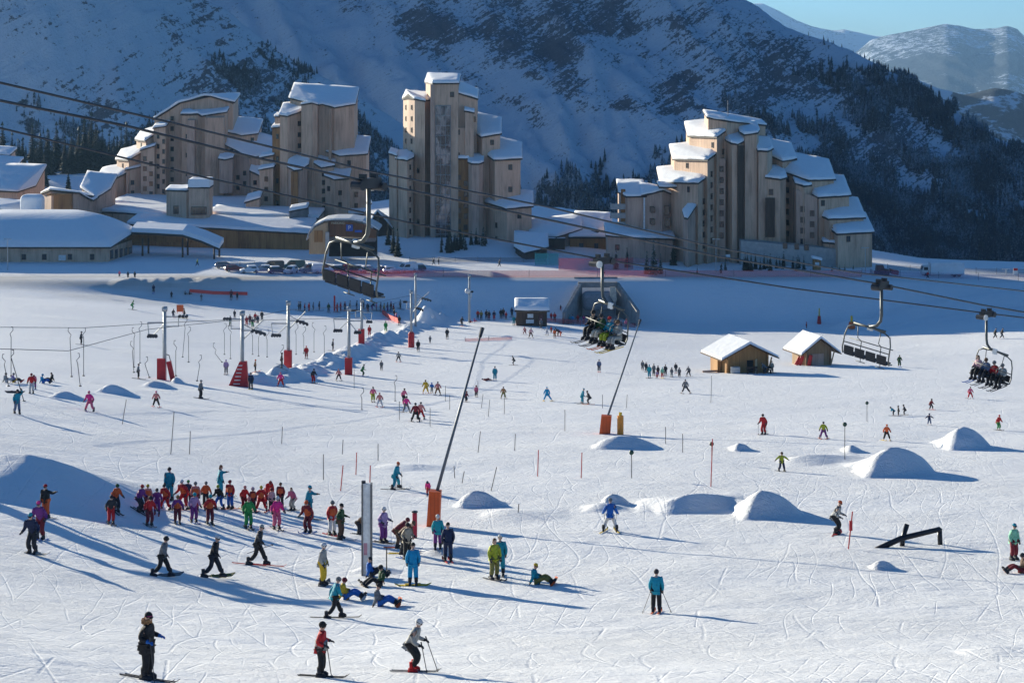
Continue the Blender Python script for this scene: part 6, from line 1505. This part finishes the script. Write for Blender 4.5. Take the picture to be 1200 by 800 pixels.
for a in [
 (190,676,48,'walk',-8,'grey','black','helmet','black','person in grey jacket and black helmet walking right, leftmost of three',dict(gear=None)),
 (250,677,50,'walk',-10,'black','dark','beanie','white','person in black jacket and white cap walking right, middle of three',dict(gear=None)),
 (302,662,49,'walk',-5,'dark','black','beanie','light grey','skier in dark jacket with light cap striding right, rightmost of three',{}),
 (378,686,53,'stand',-15,'light grey','yellow','helmet','white','snowboarder in light grey jacket and bright yellow trousers left of the pillar',dict(gear='board')),
 (392,724,48,'walk',20,'teal','black','helmet','grey','child in dark teal coat walking in front of the sitting snowboarders',{}),
 (404,702,28,'sit',0,'yellow','blue','helmet','dark red','person in yellow and red jacket sitting on the snow near the pillar',dict(gear='board')),
 (444,710,28,'sit',0,'grey','blue','beanie','black','person in grey green jacket and blue trousers sitting, nearest of the sitting group',dict(gear='board')),
 (434,676,24,'sit',10,'blue','dark','beanie','dark','person in blue jacket sitting at the foot of the pillar',dict(gear=None)),
 (446,686,26,'sit',200,'dark green','black','helmet','black','person in dark green jacket sitting just right of the pillar foot',dict(gear='board')),
 (484,686,51,'stand',95,'bright blue','bright blue','beanie','black','instructor in all bright blue suit seen from behind, right of the pillar',dict(gear='board')),
 (525,658,50,'stand',100,'navy','navy','beanie','black','adult in all navy clothing seen from behind below the tall orange pad',{}),
 (513,644,41,'stand',95,'turquoise','purple','helmet','white','child in turquoise jacket and purple trousers beside the navy adult',{}),
 (579,679,53,'stand',-60,'lime','olive','hair','brown','adult in lime green suit with brown hair, in front of a teal figure',{}),
 (586,675,54,'stand',90,'teal','teal','beanie','white','instructor in teal suit and white hat half hidden behind the lime green adult',{}),
 (628,684,28,'sit',-10,'teal','olive','beanie','yellow','snowboarder in teal jacket and yellow hat sitting alone',dict(gear='board')),
 (38,649,58,'ski',-100,'navy','dark','beanie','teal','snowboarder in navy clothes and teal cap at the left edge',dict(gear='board')),
 (47,632,50,'ski',-95,'purple','dark red','beanie','hot pink','person in purple jacket and pink hat hidden behind the left edge snowboarder',{}),
 (54,607,40,'wave',-115,'black','orange','beanie','red','person in black jacket and orange trousers waving an arm at left',{}),
 (980,626,41,'ski',-25,'patterned grey','black','beanie','orange','snowboarder in patterned grey jacket and orange hat near the slide rail',dict(gear='board')),
 (1188,656,43,'stand',-60,'mint','dark red','beanie','teal','person in mint jacket and dark red trousers standing at the right edge',dict(gear=None)),
 (1198,671,14,'sit',180,'brown','dark red','helmet','dark','person in brown sitting on the snow, cut by the right edge',dict(gear=None)),
 (895,509,26,'ski',-120,'red','red','helmet','dark','skier in all red suit above the middle right jumps',{}),
 (965,514,20,'plow',-100,'lime','purple','helmet','dark','skier in lime jacket and purple trousers beside a ball topped pole',{}),
 (1039,516,19,'plow',-90,'orange','black','helmet','orange','skier in orange jacket above the biggest snow jump',{}),
 (916,552,23,'arms',-80,'lime','navy','beanie','brown','skier in lime jacket with arms spread in the snow park',{}),
 (1170,504,18,'ski',-70,'red','green','helmet','red','skier in red jacket and green trousers at the far right',{}),
 (1091,480,13,'plow',-60,'dark red','dark','helmet','dark','small skier in dark red jacket, highest of those above the right jumps',{}),
 (1089,498,14,'arms',-90,'navy','denim','helmet','navy','small skier in navy jacket above the right jump',{}),
 (1047,487,11,'bend',180,'teal','dark','helmet','dark','bending child in teal, left of a trio on the right slope',{}),
 (1053,487,12,'stand',180,'black','black','helmet','black','person in black, middle of a trio on the right slope',{}),
 (1060,486,12,'plow',170,'dark','dark','helmet','dark','person in dark clothes, right of a trio on the right slope',{}),
 (1137,467,14,'plow',-90,'pink','red','helmet','brown','small skier in pink and red directly below the right hand chair',{}),
 (1054,430,15,'ski',-90,'dark green','dark green','helmet','dark green','skier all in dark green right of the empty right chair',{}),
 (1166,397,13,'walk',0,'dark','black','beanie','dark','left of two dark walkers on the upper right snow',dict(gear=None)),
 (1174,397,13,'walk',0,'black','dark','beanie','black','right of two dark walkers on the upper right snow',dict(gear=None)),
 (945,385,8,'stand',0,'red','dark red','helmet','red','tiny person in red at the foot of the shaded bank on the right',{}),
 (803,461,17,'wide',-90,'grey','dark','helmet','grey','skier in grey with legs wide below the ski class at centre right',{}),
 (682,473,18,'wide',10,'teal','teal','beanie','teal','teal instructor reaching to a dark child on the centre slope',{}),
 (690,474,16,'ski',190,'dark','dark','helmet','dark','dark child held by a teal instructor on the centre slope',{}),
 (641,470,17,'wide',-95,'bright blue','bright blue','beanie','bright blue','instructor all in blue with legs apart, alone on the centre slope',{}),
 (580,446,17,'stand',-90,'teal','teal','beanie','dark','teal instructor standing over a fallen child',{}),
 (570,446,7,'lie',30,'dark red','dark red','helmet','dark','child in dark red lying on the snow by a teal instructor',{}),
 (602,428,11,'ski',180,'black','dark','helmet','black','small dark skier right above the teal instructor',{}),
 (590,467,14,'plow',-95,'tan','olive','helmet','brown','child in tan jacket and olive trousers right of the long lance',{}),
 (558,465,14,'stand',-80,'pink','black','helmet','dark red','child in pink jacket and black trousers just right of the long lance',{}),
 (546,471,13,'ski',-50,'burgundy','dark','helmet','dark red','child in burgundy hidden behind the long lance',{}),
 (499,461,16,'plow',-100,'yellow','yellow','helmet','brown','child in all yellow suit left of the lance',{}),
 (506,460,12,'ski',-90,'blue','light grey','helmet','blue','small child in blue between a yellow and a tan skier',{}),
 (513,463,16,'plow',-85,'salmon','tan','helmet','dark','child in salmon jacket and tan trousers left of the lance',{}),
 (437,471,18,'ski',-80,'pink','lime','helmet','dark','child in pink jacket and lime trousers at centre left',{}),
 (445,477,17,'plow',-90,'salmon','white','helmet','salmon','child in salmon jacket and white trousers at centre left',{}),
 (473,472,17,'ski',-60,'pink','black','helmet','black','child in pink jacket and black trousers at centre left',{}),
 (476,483,19,'plow',-70,'hot pink','grey','helmet','dark','child in hot pink jacket and grey trousers at centre left',{}),
 (487,494,23,'plow',-90,'dark red','black','helmet','dark','larger skier in dark red jacket leading the centre left pair',{}),
 (493,491,20,'plow',-80,'salmon','red','helmet','dark','skier in salmon and red close behind a larger dark red skier',{}),
 (397,446,14,'plow',-90,'salmon','dark','helmet','salmon','small skier in salmon by the plain red pad pylon',{}),
 (425,441,14,'ski',20,'green','dark green','helmet','dark','small skier all in green beside a red pylon pad',{}),
 (447,434,12,'stand',-90,'grey','dark','helmet','grey','small grey skier right of the pylon pads',{}),
 (467,424,12,'plow',-90,'light grey','dark','helmet','dark','small light grey skier below the rounded red pad',{}),
 (490,412,15,'stand',-90,'black','black','helmet','black','person in black right beside the rounded red pad',{}),
 (504,402,9,'stand',-90,'grey','grey','helmet','grey','tiny grey figure right of the rounded red pad',{}),
 (524,397,14,'stand',-90,'dark','black','helmet','dark','person in black alone on the snow right of the pylons',{}),
 (541,382,11,'ski',-60,'dark','dark','helmet','dark','dark skier just left of the seated red group',{}),
 (452,389,14,'stand',-90,'green','green','helmet','green','person all in bright green below the lift queue',{}),
 (433,394,13,'stand',-90,'red','red','helmet','red','person all in red below the lift queue',{}),
 (390,411,14,'stand',0,'dark','black','helmet','dark','person in dark clothes riding the drag lift, mid row',{}),
 (359,420,16,'stand',-90,'red','dark red','helmet','red','person in red jacket beneath the drag lift hangers',{}),
 (367,449,18,'ski',-60,'dark','red','helmet','dark','skier in dark jacket and red trousers beside the snow ridge',{}),
 (329,453,17,'plow',-90,'hot pink','red','helmet','pink','child in hot pink and red at the near end of the snow ridge',{}),
 (330,430,17,'stand',0,'brown','black','helmet','black','person in brown at the left side of the third red pad',{}),
 (299,436,15,'stand',0,'tan','black','helmet','orange','person in tan jacket right of the wide red pad',{}),
 (294,456,20,'stand',-90,'navy','dark','helmet','navy','person in navy jacket standing right against the wide red pad',{}),
 (265,439,18,'stand',-90,'lilac','grey','helmet','lilac','person in lilac jacket left of the wide red pad',{}),
 (235,467,22,'stand',-20,'grey','black','helmet','grey','person in grey jacket, between the first two red pad pylons',{}),
 (183,477,19,'plow',-80,'salmon','black','helmet','pink','child in salmon jacket and black trousers below the leftmost pylon',{}),
 (105,482,24,'plow',-95,'hot pink','pink','helmet','pink','child in all pink suit alone on the left slope',{}),
 (162,444,18,'stand',0,'grey','black','helmet','dark','person in grey riding the drag lift left of the leftmost pylon',{}),
 (95,404,16,'stand',0,'dark','black','helmet','dark','person in black riding the drag lift high on the left',{}),
 (20,485,31,'carry',-60,'teal','denim','beanie','dark','person in teal jacket carrying a snowboard on the shoulder, far left',dict(gear=None)),
 (37,461,25,'ski',-80,'red','white','helmet','dark red','person in red jacket and white trousers near the left edge',{}),
 (40,456,20,'bend',-80,'pink','purple','helmet','dark red','person in pink jacket behind the red jacket and white trousers figure',{}),
 (7,448,14,'sit',0,'light grey','white','helmet','dark','person in light grey sitting furthest left in the sitting row',dict(gear='board')),
 (16,448,12,'sit',0,'lilac','dark','helmet','grey','person in lilac sitting second in the sitting row at left',dict(gear='board')),
 (50,449,13,'sit',0,'bright blue','blue','helmet','bright blue','person in bright blue sitting in the row at left',dict(gear='board')),
 (60,447,15,'sit',180,'black','dark','hair','black','person in black sitting at the right end of the sitting row',dict(gear='board')),
 (155,363,13,'ski',0,'green','green','helmet','green','skier all in green alone on the upper left snow',{}),
 (203,372,10,'ski',-60,'dark','navy','helmet','dark','dark skier left of the small orange crash pad',{}),
 (216,373,12,'stand',180,'brown','black','helmet','dark','dark skier just right of the small orange crash pad',{}),
 (180,343,10,'stand',-90,'navy','black','helmet','navy','navy figure left of the orange net strip',{}),
 (201,349,8,'stand',-90,'dark','black','helmet','dark','tiny dark figure between the navy figure and the orange net',{}),
 (217,345,6,'sit',0,'dark','black','helmet','dark','left of two dark figures sitting by the orange net end',dict(gear=None,kid=1)),
 (222,345,6,'sit',0,'burgundy','black','helmet','dark','right of two dark figures sitting by the orange net end',dict(gear=None,kid=1)),
 (236,352,8,'stand',-90,'grey','light grey','helmet','grey','tiny grey figure below the orange net strip',{}),
 (271,350,11,'stand',-90,'dark red','black','helmet','dark','taller dark red figure in front of the orange net strip',{}),
 (278,350,8,'stand',-90,'dark','black','helmet','dark','shorter dark figure in front of the orange net strip',{}),
 (140,325,8,'stand',-90,'pink','dark','helmet','hot pink','pink figure on the sandy track below the domed hall',dict(gear=None)),
 (150,326,8,'stand',-90,'dark','black','helmet','dark','middle dark figure on the sandy track below the domed hall',dict(gear=None)),
 (158,326,8,'stand',-90,'black','black','helmet','black','right dark figure on the sandy track below the domed hall',dict(gear=None)),
 (702,436,15,'stand',-90,'denim','dark','helmet','grey','person half hidden under the skis of the occupied centre chair',{}),
 (502,580,20,'bend',-100,'hot pink','red','helmet','navy','child in pink and red bending behind the tall orange pad',{}),
 (463,573,32,'wide',-20,'teal','teal','beanie','orange','instructor all in teal striding wide above the crowd',{}),
 ]:
    k=a[-1]; P1(*a[:-1],**k)
# carried snowboard
c=[o for o in COL.objects if o.get('label','').startswith('person in teal jacket carrying')][0]
o=link('snowboard',BOARD,None); slotmat(o,cloth('dark')); o.location=c.location+Vector((-.15,-.05,1.68)); o.rotation_euler=(.5,.03,.1); tag(o,'dark snowboard carried on the shoulder of the teal jacket person','snowboard')
for (nm,lab,dx) in (('person in black jacket and white cap','walking person in white cap',.15),('person in grey jacket and black helmet walking','walking person in grey jacket',.1)):
    c=[o for o in COL.objects if o.get('label','').startswith(nm)][0]; q=onground(c.location.x+dx,c.location.y+.5)
    o=link('snowboard',BOARD,None); slotmat(o,cloth('olive' if dx>.12 else 'grey')); o.location=q+Vector((0,0,.05)); o.rotation_euler=(.3,0,.4); tag(o,'snowboard on the snow behind the '+lab,'snowboard')
c=[o for o in COL.objects if o.get('label','').startswith('skier in dark jacket with light cap')][0]
mb=MB(); mb.tube([(-.5,0,.55),(.75,0,.98)],.014,6); mb.tube([(.66,0,.95),(.69,0,.96)],.05,8); o=mb.build('ski_pole',DARKSTEEL,None,False,tuple(c.location)); tag(o,'ski pole held level by the rightmost of the three walkers','ski pole')

ORD=['first','second','third','fourth','fifth','sixth','seventh','eighth','ninth','tenth','eleventh','twelfth','thirteenth','fourteenth','fifteenth','sixteenth','seventeenth','eighteenth','nineteenth','twentieth','twenty first','twenty second','twenty third','twenty fourth','twenty fifth','twenty sixth','twenty seventh','twenty eighth','twenty ninth','thirtieth','thirty first','thirty second','thirty third','thirty fourth','thirty fifth','thirty sixth']
def cluster(lst,where,grp,noun='skier'):
    lst=sorted(lst,key=lambda a:a[0])
    for i,a in enumerate(lst):
        (px,row,h,pose,yaw,jc,tc,hat,hc)=a[:9]; k=dict(a[9]) if len(a)>9 else {}
        yaw+=rj.uniform(-28,28)
        if 'big ski' in where and jc in('red','orange','purple','salmon','dark red') and rj.random()<.62: k['bib']='orange'
        lab=(f"{noun} in all {jc}" if jc==tc else f"{noun} in {jc} jacket and {tc} trousers")+f", {ORD[i]} from left {where}"
        if len(lab.split())>16: lab=f"{noun} in {jc} jacket, {ORD[i]} from left {where}"
        if len(lab.split())>16: lab=f'{noun} in {jc}, {ORD[i]} from left {where}'
        P1(px,row,h,pose,yaw,jc,tc,hat,hc,lab,grp,**k)
rj=random.Random(5)
cluster([
 (136,600,33,'ski',-70,'orange','dark','helmet','dark green'),(130,614,34,'ski',-75,'dark','red','helmet','dark'),(164,600,32,'ski',-60,'purple','dark','helmet','red'),(173,599,32,'stand',-90,'salmon','dark red','helmet','yellow'),
 (175,616,35,'ski',-60,'red','burgundy','helmet','dark'),(184,602,30,'ski',-90,'purple','purple','helmet','dark'),(194,597,30,'plow',-90,'red','red','helmet','dark'),(199,586,42,'stand',-90,'teal','teal','beanie','dark'),
 (208,613,33,'ski',-80,'purple','burgundy','helmet','tan'),(215,596,34,'plow',-90,'red','red','helmet','white'),(221,592,30,'stand',-90,'navy','dark','helmet','green'),(229,598,34,'stand',-90,'salmon','red','helmet','grey'),
 (227,612,35,'ski',-90,'lilac','purple','helmet','turquoise'),(241,593,29,'ski',-90,'orange','dark','helmet','grey'),(246,614,35,'ski',-80,'red','burgundy','helmet','turquoise'),(257,596,28,'plow',-90,'black','blue','helmet','lime'),
 (258,582,41,'point',0,'teal','teal','hair','brown'),(270,596,34,'stand',-100,'red','blue','helmet','dark red'),(286,597,28,'ski',-90,'red','dark red','helmet','salmon'),(296,599,29,'stand',-90,'dark red','black','helmet','pale pink'),
 (291,619,37,'ski',-60,'green','green','helmet','salmon'),(306,599,30,'plow',-90,'red','red','helmet','yellow'),(314,591,33,'bend',-90,'red','red','helmet','dark red'),(318,598,27,'stand',-90,'pale pink','dark','helmet','dark red'),
 (329,595,30,'stand',-90,'dark red','black','helmet','brown'),(324,620,41,'ski',-90,'hot pink','pink','helmet','white'),(343,598,27,'ski',-100,'pink','cream','hair','brown'),(362,608,40,'point',-10,'teal','teal','beanie','teal'),
 (361,624,38,'ski',-90,'dark red','burgundy','helmet','orange'),(389,627,41,'stand',-60,'red','white','helmet','grey'),(399,632,47,'poles',-30,'dark green','brown','beanie','black')],
 'in the big ski class','the big ski class on the left')
cluster([(421,626,28,'bend',-20,'brown','dark','helmet','brown'),(449,636,44,'poles',-30,'lilac','purple','helmet','white'),(466,642,40,'bend',-20,'burgundy','brown','helmet','burgundy'),(472,649,47,'bend',-15,'brown','dark','beanie','brown'),(477,655,43,'poles',-40,'beige','black','helmet','black')],
 'in the knot of skiers right of the pillar','skiers right of the pillar')
cluster([(753,434,12,'stand',-90,'grey','dark','helmet','dark'),(757,436,12,'stand',-90,'dark','dark','helmet','dark'),(761,443,16,'stand',-90,'turquoise','teal','helmet','teal'),(766,440,14,'stand',-90,'grey','dark','helmet','grey'),(771,440,12,'stand',-90,'dark','burgundy','helmet','dark'),
 (770,443,9,'stand',-90,'lilac','red','helmet','red'),(776,443,13,'stand',-90,'mint','red','helmet','turquoise'),(780,440,13,'stand',-90,'dark','dark','helmet','dark'),(787,442,12,'stand',-90,'grey','light grey','helmet','grey'),(792,437,12,'stand',-90,'dark','grey','helmet','dark'),(796,442,12,'stand',-90,'grey','dark','helmet','grey'),(807,441,12,'plow',-90,'grey','dark','helmet','grey')],
 'in the ski class left of the chalets','the ski class left of the chalets','child')
cluster([(270,382,12,'stand',-90,'teal','dark green','helmet','dark'),(275,373,10,'stand',-90,'dark','dark','helmet','dark'),(289,382,12,'stand',-90,'red','red','helmet','red'),(293,380,12,'stand',-90,'burgundy','dark','helmet','dark'),(296,384,13,'ski',-90,'dark','green','helmet','navy'),
 (299,377,11,'stand',-90,'red','dark','helmet','dark'),(302,380,11,'stand',-90,'navy','dark','helmet','red'),(307,376,13,'stand',-90,'black','black','helmet','dark')],
 'in the small group behind the wide red pad','the small group at upper left','person')
cluster([(350,364,11,'stand',0,'grey','dark','helmet','dark'),(352,364,12,'stand',0,'dark','black','helmet','dark'),(357,365,10,'stand',0,'red','dark','helmet','dark'),(362,365,11,'stand',0,'red','red','helmet','dark'),(367,364,10,'stand',0,'grey','dark','helmet','dark'),(374,364,12,'stand',0,'black','dark','helmet','black'),
 (385,366,14,'stand',-90,'dark green','dark','helmet','dark'),(395,366,14,'stand',0,'red','red','helmet','dark'),(399,365,12,'stand',0,'red','dark red','helmet','red'),(404,364,11,'stand',0,'burgundy','dark','helmet','red'),(410,363,11,'stand',0,'light grey','grey','helmet','grey'),
 (418,363,11,'stand',0,'dark','navy','helmet','dark'),(426,362,11,'stand',0,'grey','dark','helmet','dark'),(431,366,14,'stand',-90,'dark','burgundy','helmet','dark'),(436,364,11,'bend',0,'dark','purple','helmet','dark'),(441,364,10,'stand',0,'pink','dark','helmet','red'),(446,365,11,'stand',0,'dark','burgundy','helmet','dark'),
 (450,366,11,'stand',0,'gold','dark','helmet','black'),(454,365,12,'stand',0,'navy','purple','helmet','dark'),(458,364,11,'stand',0,'burgundy','dark','helmet','purple'),(461,367,12,'stand',0,'dark red','brown','helmet','dark'),(462,372,12,'stand',0,'dark','dark red','helmet','dark'),(464,377,13,'stand',0,'purple','red','helmet','brown'),(468,381,14,'stand',-90,'black','dark','helmet','black'),(469,362,11,'stand',0,'grey','dark','helmet','dark')],
 'in the drag lift queue','the queue for the drag lift','person')
cluster([(551,378,9,'sit',0,'red','red','helmet','red',dict(kid=1,gear=None)),(556,377,9,'sit',0,'hot pink','red','helmet','red',dict(kid=1,gear=None)),(560,374,11,'stand',-90,'red','dark','helmet','grey'),(564,375,13,'stand',-90,'olive','dark','helmet','dark'),(570,374,13,'stand',-90,'dark','dark','helmet','dark'),
 (573,375,14,'stand',-90,'black','burgundy','helmet','black'),(579,375,14,'stand',-90,'navy','red','helmet','dark'),(587,373,12,'stand',-90,'black','brown','helmet','black'),(590,372,13,'stand',-90,'brown','black','helmet','dark'),(593,374,9,'stand',-90,'red','dark red','helmet','red'),(600,371,13,'stand',-90,'navy','black','helmet','dark'),
 (602,381,13,'stand',-90,'teal','teal','helmet','teal'),(605,380,9,'stand',-90,'dark','dark green','helmet','dark')],
 'in the crowd left of the lift hut','the crowd left of the lift hut','person')
cluster([(634,385,12,'stand',-90,'grey','dark','helmet','pale pink'),(638,380,11,'stand',-90,'black','black','helmet','dark'),(615,392,9,'plow',-90,'salmon','dark red','helmet','red'),(622,396,13,'plow',-90,'pale pink','brown','helmet','dark'),(641,393,10,'arms',-90,'white','denim','helmet','white'),(646,390,8,'stand',-90,'red','tan','helmet','dark'),
 (650,396,12,'bend',-90,'orange','tan','helmet','dark'),(654,394,11,'bend',180,'dark','brown','helmet','dark'),(657,394,9,'bend',180,'red','orange','helmet','red')],
 'in the loose group just below the lift hut','the loose group below the lift hut','person')
cluster([(646,375,9,'stand',-90,'red','dark red','helmet','red'),(650,377,12,'stand',-90,'red','black','helmet','dark'),(657,363,6,'stand',-90,'dark','red','helmet','dark'),(661,377,13,'stand',-90,'red','red','helmet','red'),(666,375,15,'stand',-90,'hot pink','red','helmet','red'),(668,380,13,'stand',-90,'teal','teal','helmet','teal'),
 (671,380,14,'stand',-90,'bright blue','teal','helmet','navy'),(677,379,11,'stand',-90,'red','dark red','helmet','red'),(684,378,9,'stand',-90,'hot pink','dark red','helmet','red'),(690,379,9,'stand',-90,'red','burgundy','helmet','red'),(697,379,10,'stand',-90,'grey','dark','helmet','dark'),(708,382,11,'stand',-90,'dark','dark red','helmet','dark'),
 (713,382,10,'stand',-90,'dark','black','helmet','dark'),(721,384,15,'stand',-90,'dark','burgundy','helmet','dark'),(728,384,9,'stand',-90,'grey','dark','helmet','grey'),(734,385,16,'stand',-90,'pink','grey','helmet','red')],
 'in the line right of the lift hut','the line right of the lift hut','person')
for nm in ('person in grey jacket and black helmet',):
    pass
for o in [o for o in list(COL.objects) if o.name.startswith('person') and o.get('label','').startswith(('skier seen from behind in bright blue','instructor all in teal striding','skier in all red suit above','skier in dark green jacket and brown','skier in lilac jacket and purple trousers, second','person_none'))]:
    lb=o['label'].split(',')[0].split(' above')[0]; c,sn=math.cos(o.rotation_euler.z),math.sin(o.rotation_euler.z); s3=o.scale[0]
    for sd in (-1,1):
        p=Vector((o.location.x+(c*.30-sn*sd*.32)*s3,o.location.y+(sn*.30+c*sd*.32)*s3,o.location.z+1.0*s3)); q=onground(p.x+sd*.08-c*.1,p.y-.05)
        mb=MB(); mb.tube([Vector((0,0,0)),(p-q)*1.06],.012,6); mb.tube([(p-q)*.07,(p-q)*.08],.05,8); w=mb.build('ski_pole',DARKSTEEL,None,False,tuple(q))
        tag(w,f"{'left' if sd>0 else 'right'} pole of the {' '.join(lb.split()[:11])}",'ski pole')
# strollers on the terrace
for px,y,jc,lab in ((508,440,'dark','left of two dark strollers on the terrace before the glass shaft tower'),(514,440,'black','right of two dark strollers on the terrace before the glass shaft tower'),(585,436,'dark','lone dark stroller walking on the terrace left of the teal fence'),(231,438,'lime','stroller in lime jacket under the covered walkway'),(845,428,'dark','dark stroller on the terrace in front of the widest tower'),(1087,417,'red','person in red on the track beside the white lorry')):
    person(gy(px,y),1.75,'walk' if jc!='black' else 'stand',0,jc,'dark','beanie','dark',lab,None,gear=None,detail=False)
# people at the orange chalet
person(onground(ca.x+2.2,ca.y-2.3),1.7,'bend',150,'grey','dark','beanie','dark','person in grey leaning over a bench at the orange chalet',None,gear=None,detail=False)
person(onground(ca.x+3.3,ca.y-.9),1.75,'stand',-90,'beige','dark','beanie','dark','person in beige standing at the right corner of the orange chalet',None,gear=None,detail=False)
# chair riders
def riders(ch,yaw,specs,which):
    for i,(jc,tc,hat,hc,gear) in enumerate(specs):
        sy=(i-1.5)*.56; tl=-.17; y=.62+sy*math.cos(tl)+(3.52-2.08)*math.sin(tl); z=-2.08+sy*math.sin(tl)-(3.52-2.08)*math.cos(tl)
        loc=Vector(ch.location)+Matrix.Rotation(yaw,3,'Z')@(Vector((.12,y,z))*.92)
        person(loc,1.62,'chair',math.degrees(yaw),jc,tc,hat,hc,f"rider in {jc} jacket and {tc} trousers, {ORD[i]} from left on the {which} chair",'riders on the occupied chairs',gear=gear,ground=False,bootc='dark')
riders(CH2,yaw_u,[('black','black','helmet','black','ski'),('dark green','cream','helmet','dark','ski'),('teal','lime','beanie','red','ski'),('light grey','light grey','helmet','brown','ski')],'centre')
riders(CH4,yaw_u,[('pale pink','black','hair','brown','ski'),('denim','dark','helmet','brown','ski'),('red','black','helmet','grey','ski'),('light grey','black','helmet','grey','ski')],'right hand')
# drop-out check
for o in list(bpy.data.objects):
    if o.name.startswith('t.') and not o.users_collection: bpy.data.objects.remove(o)
